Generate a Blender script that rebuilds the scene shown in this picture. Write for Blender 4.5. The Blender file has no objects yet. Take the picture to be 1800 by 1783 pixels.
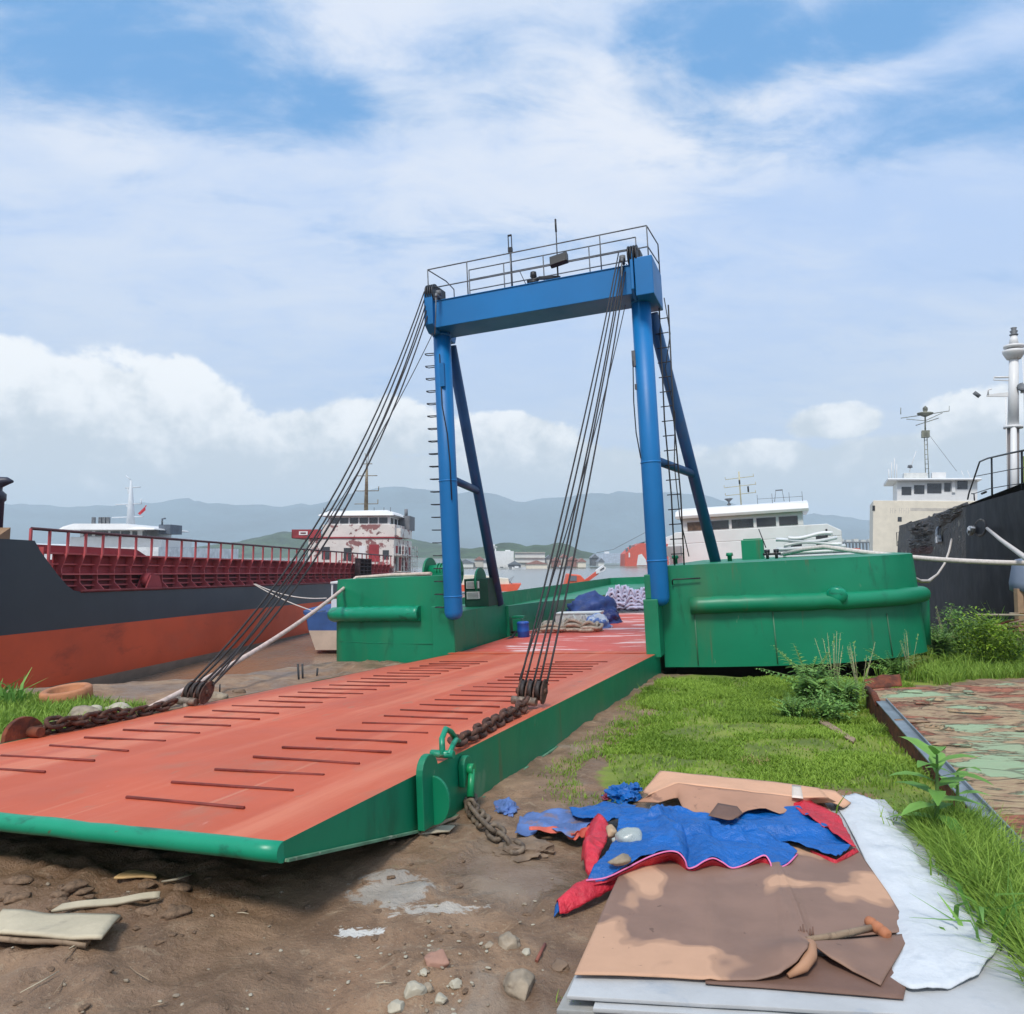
import bpy, bmesh, math, random
import numpy as np
from mathutils import Vector, Matrix, noise as mn
R = math.radians
random.seed(7)
rng = np.random.default_rng(7)
scene = bpy.context.scene
COL = scene.collection

# ------------------------------------------------------------------ helpers
def tag(o, label=None, cat=None, group=None, kind=None):
    if label: o['label'] = label
    if cat: o['category'] = cat
    if group: o['group'] = group
    if kind: o['kind'] = kind
    return o

def empty(name, M=None, label=None, cat=None, group=None):
    o = bpy.data.objects.new(name, None)
    COL.objects.link(o)
    o.empty_display_size = .2
    if M is not None:
        o.matrix_world = M if isinstance(M, Matrix) else Matrix.Translation(Vector(M))
    return tag(o, label, cat, group)

class MB:
    def __init__(s): s.v = []; s.f = []; s.m = []; s.sm = []
    def add(s, vs, fs, m=0, smooth=False):
        b = len(s.v)
        s.v += [tuple(p) for p in vs]
        for f in fs:
            s.f.append(tuple(b + i for i in f)); s.m.append(m); s.sm.append(smooth)
        return s
    def box(s, c, size, rot=None, m=0):
        hx, hy, hz = size[0] / 2, size[1] / 2, size[2] / 2
        c = Vector(c)
        vs = []
        for x, y, z in ((-1,-1,-1),(1,-1,-1),(1,1,-1),(-1,1,-1),(-1,-1,1),(1,-1,1),(1,1,1),(-1,1,1)):
            p = Vector((x*hx, y*hy, z*hz))
            if rot is not None: p = rot @ p
            vs.append(c + p)
        return s.add(vs, [(0,3,2,1),(4,5,6,7),(0,1,5,4),(1,2,6,5),(2,3,7,6),(3,0,4,7)], m)
    def bx(s, x0, x1, y0, y1, z0, z1, m=0):
        return s.box(((x0+x1)/2,(y0+y1)/2,(z0+z1)/2), (abs(x1-x0),abs(y1-y0),abs(z1-z0)), None, m)
    def tube(s, pts, r, n=8, m=0, caps=True, smooth=True):
        pts = [Vector(p) for p in pts]
        k = len(pts)
        rs = r if isinstance(r, (list, tuple)) else [r]*k
        d0 = (pts[1]-pts[0]).normalized()
        ref = Vector((0,0,1)) if abs(d0.z) < .9 else Vector((1,0,0))
        a = d0.cross(ref).normalized()
        vs = []
        for i, p in enumerate(pts):
            if i == 0: d = pts[1]-pts[0]
            elif i == k-1: d = pts[-1]-pts[-2]
            else: d = (pts[i+1]-pts[i]).normalized() + (pts[i]-pts[i-1]).normalized()
            if d.length < 1e-9: d = d0.copy()
            d.normalize()
            a = (a - d*a.dot(d))
            if a.length < 1e-6: a = d.orthogonal()
            a.normalize(); b = d.cross(a)
            for j in range(n):
                t = 2*math.pi*j/n
                vs.append(p + (a*math.cos(t) + b*math.sin(t))*rs[i])
        fs = []
        for i in range(k-1):
            for j in range(n):
                j2 = (j+1) % n
                fs.append((i*n+j, i*n+j2, (i+1)*n+j2, (i+1)*n+j))
        s.add(vs, fs, m, smooth)
        if caps:
            b = len(s.v) - len(vs)
            s.f.append(tuple(b + j for j in range(n-1,-1,-1))); s.m.append(m); s.sm.append(False)
            s.f.append(tuple(b + (k-1)*n + j for j in range(n))); s.m.append(m); s.sm.append(False)
        return s
    def prism(s, pts, vec, m=0):
        n = len(pts); pts = [Vector(p) for p in pts]; vec = Vector(vec)
        vs = pts + [p+vec for p in pts]
        fs = [tuple(range(n-1,-1,-1)), tuple(range(n,2*n))] + [(i,(i+1)%n,n+(i+1)%n,n+i) for i in range(n)]
        return s.add(vs, fs, m)
    def grid(s, P, m=0, smooth=True):
        nu, nv = len(P), len(P[0])
        vs = [p for row in P for p in row]
        fs = [(i*nv+j, (i+1)*nv+j, (i+1)*nv+j+1, i*nv+j+1) for i in range(nu-1) for j in range(nv-1)]
        return s.add(vs, fs, m, smooth)
    def lathe(s, prof, c=(0,0,0), n=16, m=0, M=None, smooth=True):
        c = Vector(c); vs = []
        for r, z in prof:
            for j in range(n):
                t = 2*math.pi*j/n
                p = Vector((r*math.cos(t), r*math.sin(t), z))
                vs.append(c + (M @ p if M is not None else p))
        k = len(prof)
        fs = [(i*n+j, i*n+(j+1)%n, (i+1)*n+(j+1)%n, (i+1)*n+j) for i in range(k-1) for j in range(n)]
        fs.append(tuple(range(n-1,-1,-1))); fs.append(tuple((k-1)*n+j for j in range(n)))
        return s.add(vs, fs, m, smooth)
    def build(s, name, mats, parent=None, bevel=0, solid=0, solid_off=0, sub=0, label=None, cat=None, group=None, kind=None, recalc=True, crease=None):
        me = bpy.data.meshes.new(name)
        me.from_pydata(s.v, [], s.f)
        mats = mats if isinstance(mats, (list, tuple)) else [mats]
        for mt in mats: me.materials.append(mt)
        me.polygons.foreach_set('material_index', s.m)
        me.polygons.foreach_set('use_smooth', s.sm)
        if recalc:
            bm = bmesh.new(); bm.from_mesh(me)
            bmesh.ops.recalc_face_normals(bm, faces=bm.faces); bm.to_mesh(me); bm.free()
        me.update()
        o = bpy.data.objects.new(name, me)
        COL.objects.link(o)
        if parent is not None: o.parent = parent
        if solid:
            md = o.modifiers.new('solid', 'SOLIDIFY'); md.thickness = solid; md.offset = solid_off
        if sub:
            md = o.modifiers.new('sub', 'SUBSURF'); md.levels = sub; md.render_levels = sub
        if bevel:
            md = o.modifiers.new('bevel', 'BEVEL'); md.width = bevel; md.segments = 2; md.limit_method = 'ANGLE'; md.angle_limit = R(40)
        return tag(o, label, cat, group, kind)

def copy_obj(o, parent=None):
    c = o.copy(); COL.objects.link(c)
    if parent is not None: c.parent = parent
    return c

# ------------------------------------------------------------------ colours and materials
def C(r, g, b, k=1.0):
    f = lambda c: ((c/255)/12.92 if c/255 <= .04045 else (((c/255)+.055)/1.055)**2.4)*k
    return (f(r), f(g), f(b), 1)

class NT:
    """small node-tree writer"""
    def __init__(s, tree): s.t = tree; s.n = tree.nodes; s.l = tree.links
    def node(s, typ, **kw):
        nd = s.n.new(typ)
        for k, v in kw.items(): setattr(nd, k, v)
        return nd
    def link(s, a, b): s.l.new(a, b)
    def setin(s, sock, v):
        if isinstance(v, bpy.types.NodeSocket): s.l.new(v, sock)
        else: sock.default_value = v
    def math(s, op, a, b=0, c=None, clamp=False):
        nd = s.node('ShaderNodeMath', operation=op, use_clamp=clamp)
        s.setin(nd.inputs[0], a); s.setin(nd.inputs[1], b)
        if c is not None: s.setin(nd.inputs[2], c)
        return nd.outputs[0]
    def mix(s, fac, a, b, mode='MIX'):
        nd = s.node('ShaderNodeMix', data_type='RGBA', blend_type=mode)
        s.setin(nd.inputs[0], fac); s.setin(nd.inputs[6], a); s.setin(nd.inputs[7], b)
        return nd.outputs[2]
    def step(s, v, lo, hi, a=0., b=1.):
        nd = s.node('ShaderNodeMapRange', interpolation_type='SMOOTHSTEP')
        s.setin(nd.inputs[0], v); s.setin(nd.inputs[1], lo); s.setin(nd.inputs[2], hi)
        nd.inputs[3].default_value = a; nd.inputs[4].default_value = b
        return nd.outputs[0]
    def noise(s, vec, scale, detail=4, rough=.55, dist=0., stretch=None, off=None):
        if stretch or off:
            mp = s.node('ShaderNodeMapping')
            s.link(vec, mp.inputs[0])
            if stretch: mp.inputs[3].default_value = stretch
            if off: mp.inputs[1].default_value = off
            vec = mp.outputs[0]
        nd = s.node('ShaderNodeTexNoise')
        s.link(vec, nd.inputs['Vector'])
        nd.inputs['Scale'].default_value = scale; nd.inputs['Detail'].default_value = detail
        nd.inputs['Roughness'].default_value = rough; nd.inputs['Distortion'].default_value = dist
        return nd.outputs[0]

MATS = {}
def mat(name, col, rough=.6, metal=0., var=.15, vscale=1.2, bump=.15, bscale=14., bdist=.01, layers=(), spec=.5, transmission=0, alpha=1., coat=0., lump=0.):
    """layers: (colour, scale, lo, hi, stretch, strength[, roughness])"""
    m = bpy.data.materials.new(name); m.use_nodes = True
    g = NT(m.node_tree); b = g.n['Principled BSDF']
    tc = g.node('ShaderNodeTexCoord').outputs['Object']
    n1 = g.noise(tc, vscale, 6, .6)
    dk = tuple(c*(1-var*1.3) for c in col[:3]) + (1,)
    lt = tuple(min(1, c*(1+var)) for c in col[:3]) + (1,)
    c = g.mix(g.step(n1, .3, .7), dk, lt)
    rgh = None
    for i, L in enumerate(layers):
        lc, sc, lo, hi, st, k = L[:6]
        n = g.noise(tc, sc, 9, .62, .3, stretch=st, off=(i*3.7+1, i*1.3, 2.1*i))
        f = g.math('MULTIPLY', g.step(n, lo, hi), k)
        c = g.mix(f, c, lc)
        if len(L) > 6:
            rgh = g.math('ADD', g.math('MULTIPLY', f, L[6]-rough), rough if rgh is None else rgh)
    g.link(c, b.inputs['Base Color'])
    rv = g.math('ADD', g.math('MULTIPLY', g.math('SUBTRACT', g.noise(tc, vscale*3.1, 5, .6), .5), .25), rough if rgh is None else rgh, clamp=True)
    g.link(rv, b.inputs['Roughness'])
    b.inputs['Metallic'].default_value = metal
    b.inputs['Specular IOR Level'].default_value = spec
    if coat: b.inputs['Coat Weight'].default_value = coat
    if transmission: b.inputs['Transmission Weight'].default_value = transmission
    if bump:
        bp = g.node('ShaderNodeBump'); bp.inputs['Strength'].default_value = bump; bp.inputs['Distance'].default_value = bdist
        h = g.noise(tc, bscale, 6, .6)
        if lump:
            h = g.math('ADD', h, g.math('MULTIPLY', g.noise(tc, 1.1, 2, .5), lump))
        g.link(h, bp.inputs['Height']); g.link(bp.outputs[0], b.inputs['Normal'])
    MATS[name] = m
    return m

RUST = C(112, 58, 36); DRUST = C(70, 40, 28); DIRT = C(120, 100, 80)
green = mat('green paint', C(0, 126, 88), .46, var=.10, vscale=.5, bump=.25, bscale=2.2, bdist=.02, lump=2.,
            layers=((C(70,112,76), .9, .53, .74, (1,1,.25), .55), (C(104,84,56), 2.2, .61, .74, (3,3,.16), .6), (C(120,150,120), 1.3, .63, .70, (1,1,.6), .4), (C(165,170,146), 5, .68, .74, (1,1,.3), .45), (C(4,84,58), 2.5, .57, .7, (1,1,.4), .5), (C(110,62,40), 9, .70, .75, (1,1,.5), .7)))
green_fresh = mat('glossy green paint', C(0, 140, 104), .36, var=.08, vscale=1.5, bump=.2, bscale=6,
            layers=((C(8,84,62), 5, .56, .66, (.5,1,1), .7), (C(150,190,170), 9, .64, .70, (.35,1,1), .65), (RUST, 7, .68, .74, (.6,1,1), .7)))
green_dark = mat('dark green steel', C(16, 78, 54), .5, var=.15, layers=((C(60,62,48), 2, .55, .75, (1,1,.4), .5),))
redpaint = mat('red deck paint', C(194, 88, 54), .62, var=.07, vscale=.8, bump=.2, bscale=30, bdist=.004, lump=3.,
            layers=((C(212,126,94), .7, .46, .68, (2.2,.18,1), .75), (C(170,76,56), 1.1, .53, .78, (2.6,.3,1), .55), (C(164,106,80), 1.3, .56, .72, (1,.6,1), .65), (C(152,116,90), 5, .62, .72, (1,.5,1), .6), (C(206,144,112), 3.1, .62, .70, (3.5,.12,1), .5), (C(224,170,156), 11, .69, .75, (1.2,.25,1), .55), (C(120,60,40), 16, .71, .76, (1,.6,1), .6)))
barcol = mat('rusty red bar', C(120, 46, 36), .7, var=.25, vscale=5, layers=((DRUST, 9, .55, .68, None, .7),))
blue = mat('blue gantry paint', C(0, 112, 178), .48, var=.07, vscale=.6, bump=.12, bscale=5, layers=((C(0,96,150), 1.5, .58, .75, (1,1,.25), .4), (C(86,96,104), 6, .72, .78, (1,1,.3), .5)))
bluedark = mat('dark blue grey strut', C(24, 76, 122), .5, var=.12, layers=((C(70,78,92), 2, .52, .7, (1,1,.4), .5),))  # darker and greyer than the blue of the posts
rust = mat('rust', RUST, .85, var=.35, vscale=6, bump=.6, bscale=40, layers=((DRUST, 9, .5, .64, None, .8), (C(150,84,48), 14, .58, .7, None, .7)))
chainrust = mat('rusty chain', C(88, 58, 44), .8, var=.4, vscale=12, bump=.5, bscale=50, layers=((C(48,36,30), 16, .5, .62, None, .8), (C(150,120,96), 22, .62, .72, None, .6)))
chainmud = mat('muddy chain', C(112, 98, 82), .75, var=.3, vscale=10, bump=.5, bscale=50, layers=((C(70,58,48), 16, .5, .62, None, .8),))
wire = mat('greased wire rope', C(38, 34, 33), .55, var=.3, vscale=9, bump=.8, bscale=120)
steelrail = mat('weathered rail', C(104, 108, 112), .6, var=.3, vscale=5, layers=((C(140,140,140), 8, .56, .7, None, .5),))
darksteel = mat('black steel', C(34, 35, 38), .5, var=.3)
lampglass = mat('lamp glass', C(70, 66, 58), .15, var=.2)
white = mat('white ship paint', C(222, 222, 220), .5, var=.04, layers=((C(170,160,145), 1.2, .64, .82, (1,1,.2), .4),))
cream = mat('cream ship paint', C(226, 216, 196), .55, var=.05, layers=((C(190,170,140), .8, .6, .8, (2,2,.2), .45), (C(150,100,70), 2.3, .69, .76, (1,1,.3), .6)))
peel = mat('peeling white paint', C(216, 210, 202), .6, var=.06, layers=((C(120,40,42), .9, .53, .58, None, .85), (C(86,30,32), 1.9, .62, .66, None, .9)))
glass = mat('dark window glass', C(44, 46, 50), .12, var=.3, vscale=.9, bump=0, spec=.8)
curtain = mat('window with curtain', C(96, 76, 60), .3, var=.4, vscale=6, bump=0)
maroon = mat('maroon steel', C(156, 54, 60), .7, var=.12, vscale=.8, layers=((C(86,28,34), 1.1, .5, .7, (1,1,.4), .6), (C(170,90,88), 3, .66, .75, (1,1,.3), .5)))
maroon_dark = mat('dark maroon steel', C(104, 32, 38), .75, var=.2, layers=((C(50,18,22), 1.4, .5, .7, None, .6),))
maroon_light = mat('light maroon steel', C(186, 84, 86), .7, var=.12)  # lighter maroon for flanges and stays
blackhull = mat('black hull paint', C(50, 57, 66), .45, var=.12, vscale=.2, bump=.2, bscale=.9, bdist=.05, layers=((C(70,76,80), .6, .55, .8, (1,.3,1), .4), (C(36,42,54), .9, .6, .75, (1,1,.3), .4)))
redhull = mat('red antifouling', C(206, 82, 44), .6, var=.12, vscale=.25, bump=.2, bscale=.9, bdist=.05, layers=((C(176,84,58), .4, .52, .8, (.4,.4,1), .5), (C(120,46,32), .8, .58, .75, (.5,.5,1.5), .5), (C(200,160,140), 1.7, .72, .77, (1,.3,.3), .5)))
greyhull = mat('mud stained hull', C(132, 118, 106), .7, var=.12, layers=((C(100,86,74), .8, .5, .7, (.3,.3,2), .6),))
navyhull = mat('black bow paint', C(15, 18, 27), .6, spec=.15, var=.15, vscale=.3, bump=.3, bscale=.8, bdist=.06, layers=((C(42,40,38), .5, .5, .72, None, .5), (C(22,28,42), .9, .55, .7, None, .5), (C(120,110,96), 5, .72, .77, (.3,.3,1), .5)))
wornplate = mat('worn bow plating', C(62, 52, 42), .6, var=.35, vscale=1.4, bump=.9, bscale=2.5, bdist=.15, layers=((C(24,21,20), .9, .46, .56, (1,.7,1), .85), (C(140,132,114), 1.1, .60, .63, (1,.45,1.3), .75), (C(100,74,50), 3.4, .6, .66, None, .7)))
whiterope = mat('pale rope', C(206, 198, 190), .85, var=.12, vscale=20, bump=.9, bscale=90)
tanrope = mat('tan rope', C(192, 176, 156), .9, var=.2, vscale=14, bump=.9, bscale=70)
silver = mat('galvanised strip', C(134, 144, 150), .45, metal=.3, var=.2, vscale=3, layers=((C(96,84,74), 6, .6, .7, None, .6),))
blueboat = mat('blue boat paint', C(48, 84, 140), .6, var=.15, layers=((C(150,150,150), 2.5, .66, .74, None, .5),))
beige = mat('beige hull', C(190, 170, 152), .7, var=.1)
orangep = mat('orange paint', C(218, 92, 60), .55, var=.08)
redship = mat('faded red hull', C(206, 86, 64), .6, var=.08)
concrete = mat('town render', C(206, 206, 200), .8, var=.08, vscale=.2, bump=0)
concrete2 = mat('town plaster', C(190, 186, 176), .8, var=.1, vscale=.2, bump=0)
roofred = mat('town roof', C(150, 110, 100), .8, var=.1, bump=0)
winfar = mat('far window', C(110, 116, 122), .4, var=.1, bump=0)
tarpblue = mat('blue tarpaulin', C(6, 92, 168), .36, var=.12, vscale=5, bump=1., bscale=13, bdist=.03, layers=((C(120,160,215), 15, .68, .74, (1,.4,1), .35), (C(6,70,138), 5, .56, .7, None, .5)))
tarpred = mat('red tarpaulin', C(206, 44, 60), .42, var=.14, vscale=6, bump=1., bscale=16, bdist=.03, layers=((C(160,28,44), 7, .56, .7, None, .6),))
tarpmud = mat('muddy tarpaulin', C(84, 112, 164), .6, var=.25, vscale=5, bump=.5, bscale=20, layers=((C(130,104,90), 5, .5, .62, None, .8), (C(160,90,90), 9, .62, .68, None, .6)))
cardpeach = mat('lit cardboard', C(216, 166, 132), .8, var=.06, vscale=4, bump=.15, bscale=40, layers=((C(180,132,104), 6, .66, .72, None, .5),))  # top face of the fold, light falling on it put into the colour
cardbrown = mat('folded cardboard', C(176, 132, 106), .8, var=.08, vscale=3, bump=.15, bscale=40, layers=((C(120,88,72), 4, .6, .64, None, .7),))  # front face of the same cardboard, its shade put into the colour
foam = mat('white foam sheet', C(204, 208, 210), .7, var=.04, vscale=3, bump=.6, bscale=12, bdist=.02, layers=((C(172,180,186), 5, .56, .70, None, .6), (C(150,140,120), 11, .73, .78, None, .5)))
board = mat('grey fibre board', C(176, 178, 178), .75, var=.07, vscale=3, bump=.3, bscale=30, layers=((C(150,158,166), 4, .56, .7, None, .6), (C(110,100,90), 9, .70, .76, None, .6)))
wood = mat('weathered timber', C(152, 130, 106), .85, var=.2, vscale=6, bump=.5, bscale=20, layers=((C(100,82,66), 5, .52, .66, (6,1,6), .6),))
palewood = mat('pale plank', C(186, 174, 148), .85, var=.1, vscale=4, bump=.4, bscale=25, layers=((C(140,130,116), 5, .55, .7, None, .6),))
stonem = mat('grey river stone', C(150, 136, 116), .8, var=.25, vscale=9, bump=.4, bscale=40, layers=((C(110,96,82), 14, .52, .66, None, .6),))
stonew = mat('pale stone', C(176, 168, 148), .8, var=.12, vscale=9, bump=.4, bscale=40, layers=((C(160,150,130), 14, .56, .7, None, .6),))
stonebrown = mat('muddy stone', C(120, 100, 82), .85, var=.2, vscale=9, bump=.5, bscale=30)
clearpl = mat('cloudy plastic bottle', C(196, 206, 200), .25, var=.1, vscale=12, bump=.3, bscale=30, transmission=.35)
pinkbrick = mat('terracotta', C(176, 118, 82), .85, var=.15, vscale=6)
tyre = mat('blue drum plastic', C(30, 84, 170), .45, var=.1)
navytarp = mat('navy tarpaulin', C(38, 62, 118), .6, var=.2, vscale=2, bump=.6, bscale=5, bdist=.05)
greybag = mat('blue grey rope', C(176, 178, 200), .85, var=.15, vscale=6, bump=.8, bscale=30)
greytank = mat('grey blue tank', C(120, 132, 152), .6, var=.1)
flagm = mat('flag cloth', C(190, 50, 60), .8, var=.1)
yellowgreen = mat('yellow green steel', C(150, 170, 60), .6, var=.15)

# ------------------------------------------------------------------ camera: where the photographer stood
F = 1300.; CX, CY, HY = 900., 891.5, 978.
TH = math.atan((HY-CY)/F)
CAM = Vector((0, 0, 2.2))
def ray(px, py):
    dx = (px-CX)/F; dy = -(py-CY)/F
    return Vector((dx, math.cos(TH)-dy*math.sin(TH), math.sin(TH)+dy*math.cos(TH)))
def aty(px, py, Y):
    d = ray(px, py); return CAM + d*(Y/d.y)
def atz(px, py, z):
    d = ray(px, py); return CAM + d*((z-CAM.z)/d.z)
def onp(px, py, P0, n):
    d = ray(px, py); return CAM + d*((Vector(P0)-CAM).dot(n)/d.dot(n))
cam = bpy.data.cameras.new('camera')
cam.sensor_width = 36; cam.sensor_fit = 'HORIZONTAL'; cam.lens = 36*F/1800
cam.clip_start = .05; cam.clip_end = 20000
co = bpy.data.objects.new('camera', cam); COL.objects.link(co)
co.location = CAM; co.rotation_euler = (R(90)+TH, 0, 0)
scene.camera = co

# ------------------------------------------------------------------ terrain
def lerp_tab(tab, x):
    if x <= tab[0][0]: return tab[0][1]
    for (a, b), (c, d) in zip(tab, tab[1:]):
        if x <= c: return b + (d-b)*(x-a)/(c-a)
    return tab[-1][1]
SHORE = [(-400,-20),(-60,4),(-20,9.5),(-8,11.6),(-5.5,13.2),(-3.8,15.6),(0,18.5),(3,21),(8,22.5),(14,24),(20,25),(60,34),(400,90)]
WATER = -2.5
W0 = 4.27
_o = aty(1160, 1147, 14.3)
def _craft_local(x, y):
    dx, dy = x-_o.x, y-_o.y; c, s_ = math.cos(.356), math.sin(.356)
    return (dx*c-dy*s_, dx*s_+dy*c)
def sst(a, b, x):
    t = min(1, max(0, (x-a)/(b-a))); return t*t*(3-2*t)
def gz(x, y):
    z = .33-.036*(max(-3, min(y, 22))-5.07)
    d = y-lerp_tab(SHORE, x)
    if d > 0:
        z -= min(5.2, .36*d*sst(0, 2.5, d)+.02*d)
    if -6 < x < 9 and 11.5 < y < 24:
        q = _craft_local(x, y); a = q[0] if q[0] > 0 else -W0-q[0]
        lim = lerp_tab([(0,.02),(1,.05),(2,.2),(3.2,.6),(4.2,1.35),(4.75,2.1),(5.2,3.1),(6,6)], a) if a > -.05 else .6
        z -= .55*sst(-.25, .55, q[1]-lim)*(1-sst(4.9, 5.6, a))
    if y > 180:
        ys = 272+.06*abs(x)+9*math.sin(x/40.+1)
        z = z+(3.3+2.2*sst(0, 400, y-ys-60))*sst(-40, 16, y-ys)
    return z
def gp(px, py, dz=0.):
    z = 0.
    d = ray(px, py)
    for i in range(40):
        s = (z-CAM.z)/d.z; P = CAM+d*s
        z = .5*z+.5*(gz(P.x, P.y)+dz)
    P.z = gz(P.x, P.y)+dz
    return P

def inpoly(x, y, poly):
    c = False; n = len(poly)
    for i in range(n):
        x1, y1 = poly[i]; x2, y2 = poly[(i+1) % n]
        if (y1 > y) != (y2 > y) and x < (x2-x1)*(y-y1)/(y2-y1)+x1: c = not c
    return c
def dseg(x, y, ax, ay, bx, by):
    vx, vy = bx-ax, by-ay
    t = max(0, min(1, ((x-ax)*vx+(y-ay)*vy)/(vx*vx+vy*vy)))
    return math.hypot(x-ax-vx*t, y-ay-vy*t)
# lawn outlines traced on the ground
LAWN_PX = [(1175,1190),(1120,1225),(1130,1260),(1075,1300),(1010,1360),(1030,1400),(1120,1395),(1500,1400),(1560,1440),(1640,1560),(1740,1660),(1830,1790),(1990,1790),(1900,1500),(1700,1330),(1530,1215),(1800,1195),(2400,1190),(2700,1110),(1750,1093),(1500,1150)]
LAWN = [gp(*p).xy[:] for p in LAWN_PX]
LAWN2 = [gp(*p).xy[:] for p in [(-700,1240),(40,1222),(130,1228),(250,1243),(262,1262),(150,1288),(60,1300),(-80,1330),(-700,1450)]]
def lawn_mask(x, y):
    best = 0
    for poly in (LAWN, LAWN2):
        if inpoly(x, y, poly):
            d = min(dseg(x, y, *poly[i], *poly[(i+1) % len(poly)]) for i in range(len(poly)))
            best = max(best, sst(0, .35, d))
        else:
            d = min(dseg(x, y, *poly[i], *poly[(i+1) % len(poly)]) for i in range(len(poly)))
            best = max(best, .35*sst(.4, 0, d))
    return best
MUDPILE = [gp(1330,1560).xy[:], gp(1480,1440).xy[:], gp(1560,1650).xy[:]]
def gdisp(x, y, g=None):
    if g is None: g = lawn_mask(x, y)
    amp = .12 if (.15 < x < 2.6 and 2.7 < y < 6.2) else 1.
    v = Vector((x*1.0, y*1.0, 3.1))
    rough_ = sst(-.45, .25, mn.noise(v*.8+Vector((0,3,0))))
    h = .042*mn.fractal(v*1.5, .9, 2.1, 4)+(.12+.88*rough_)*(.026*mn.fractal(v*5, .6, 2.1, 4)+.020*abs(mn.noise(v*9))+.010*mn.noise(v*17))
    # clods pushed up in ridges across the foreground
    h += .02*max(0, 1-abs(mn.noise(v*2.1+Vector((7,0,0))))*5)*rough_
    # heap at the far left of the foreground
    h += .06*math.exp(-((x+2.2)**2/.5+(y-4.3)**2/.25))*(1+.8*mn.noise(v*6))
    # puddle floor beside the chain stays level
    pd = math.exp(-(((x-.05)/.4)**2+((y-4.45)/.35)**2)**2)
    return h*amp*(1-.65*g)*(1-.8*pd)
def gpd(px, py, dz=0.):
    P = gp(px, py, dz); d = ray(px, py); z = P.z
    for i in range(14):
        z = .4*z+.6*(gz(P.x, P.y)+gdisp(P.x, P.y)+dz)
        P = CAM+d*((z-CAM.z)/d.z)
    P.z = z
    return P
def build_ground():
    xs = np.concatenate([[-6000,-2500,-1000,-400,-200,-130,-100,-80,-60,-40,-30], np.arange(-24,-7,.8), np.arange(-7,-3.4,.12), np.arange(-3.4,4.2,.035), np.arange(4.2,9,.14), np.arange(9,24,.8), [26,30,36,44,60,75,90,110,140,180,250,450,1000,2500,6000]])
    ys = np.concatenate([[-80,-20,-5,0,1.2,2,2.4], np.arange(2.7,7.2,.035), np.arange(7.2,12,.08), np.arange(12,24,.3), np.arange(24,44,1.), [46,50,58,70,90,130,180,210], np.arange(225,330,5), [350,400,500,600,680,800,1100,1500,2500,4600]])
    nx, ny = len(xs), len(ys)
    V = np.zeros((nx*ny, 3)); G = np.zeros(nx*ny)
    k = 0
    for i, x in enumerate(xs):
        for j, y in enumerate(ys):
            z = gz(x, y); g = 0
            if -8 < x < 40 and -2 < y < 40 or (-30 < x <= -5 and y < 20): g = lawn_mask(x, y)
            if -9 < x < 9 and y < 26: z += gdisp(x, y, g)
            V[k] = (x, y, z); G[k] = g; k += 1
    Fc = np.array([(i*ny+j, (i+1)*ny+j, (i+1)*ny+j+1, i*ny+j+1) for i in range(nx-1) for j in range(ny-1)], dtype=np.int32)
    me = bpy.data.meshes.new('ground')
    me.vertices.add(nx*ny); me.vertices.foreach_set('co', V.ravel())
    me.loops.add(Fc.size); me.loops.foreach_set('vertex_index', Fc.ravel())
    me.polygons.add(len(Fc)); me.polygons.foreach_set('loop_start', np.arange(0, Fc.size, 4)); me.polygons.foreach_set('loop_total', np.full(len(Fc), 4))
    me.polygons.foreach_set('use_smooth', np.ones(len(Fc), bool))
    me.update(); me.validate()
    at = me.attributes.new('grass', 'FLOAT', 'POINT'); at.data.foreach_set('value', G)
    o = bpy.data.objects.new('ground', me); COL.objects.link(o)
    tag(o, kind='structure')
    m = bpy.data.materials.new('muddy ground'); m.use_nodes = True
    g = NT(m.node_tree); b = g.n['Principled BSDF']
    tc = g.node('ShaderNodeTexCoord').outputs['Object']
    big = g.noise(tc, .55, 5, .6, .4); mid = g.noise(tc, 2.6, 8, .65, .5); fine = g.noise(tc, 17, 8, .7); gr = g.noise(tc, 60, 4, .7)
    c = g.mix(g.step(mid, .3, .7), C(112,88,66), C(166,135,106))
    c = g.mix(g.math('MULTIPLY', g.step(big, .45, .7), .7), c, C(148,110,80))
    c = g.mix(g.math('MULTIPLY', g.step(fine, .55, .68), .45), c, C(86,68,54))
    c = g.mix(g.math('MULTIPLY', g.step(g.noise(tc, 7, 9, .72, .8, off=(3,1,0)), .55, .64), .5), c, C(176,154,126))
    c = g.mix(g.math('MULTIPLY', g.step(gr, .58, .66), .55), c, C(178,158,132))
    c = g.mix(g.math('MULTIPLY', g.step(g.noise(tc, 38, 5, .75, off=(5,5,0)), .60, .68), .6), c, C(66,52,42))
    # grey silt and cement washed over the mud
    silt = g.math('MULTIPLY', g.step(g.noise(tc, 1.3, 9, .62, .6, off=(4,9,0)), .55, .66), .55)
    c = g.mix(silt, c, C(160,148,132))
    def blob(x, y, rx, ry, a, lo, hi, sc, off):
        mp = g.node('ShaderNodeMapping'); g.link(tc, mp.inputs[0]); mp.vector_type = 'TEXTURE'
        mp.inputs[1].default_value = (x, y, 0); mp.inputs[2].default_value = (0, 0, a); mp.inputs[3].default_value = (rx, ry, 9)
        ln = g.node('ShaderNodeVectorMath', operation='LENGTH'); g.link(mp.outputs[0], ln.inputs[0])
        n = g.noise(tc, sc, 9, .68, .5, off=(off, 0, 0))
        v = g.math('ADD', g.math('SUBTRACT', 1.0, ln.outputs['Value']), g.math('MULTIPLY', g.math('SUBTRACT', n, .5), 2.2))
        return g.step(v, lo, hi)
    p = gp(695, 1565); w1 = blob(p.x, p.y, .30, .34, .4, .22, .42, 6, 1)
    c = g.mix(g.math('MULTIPLY', w1, .75), c, C(182,178,168))
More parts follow.
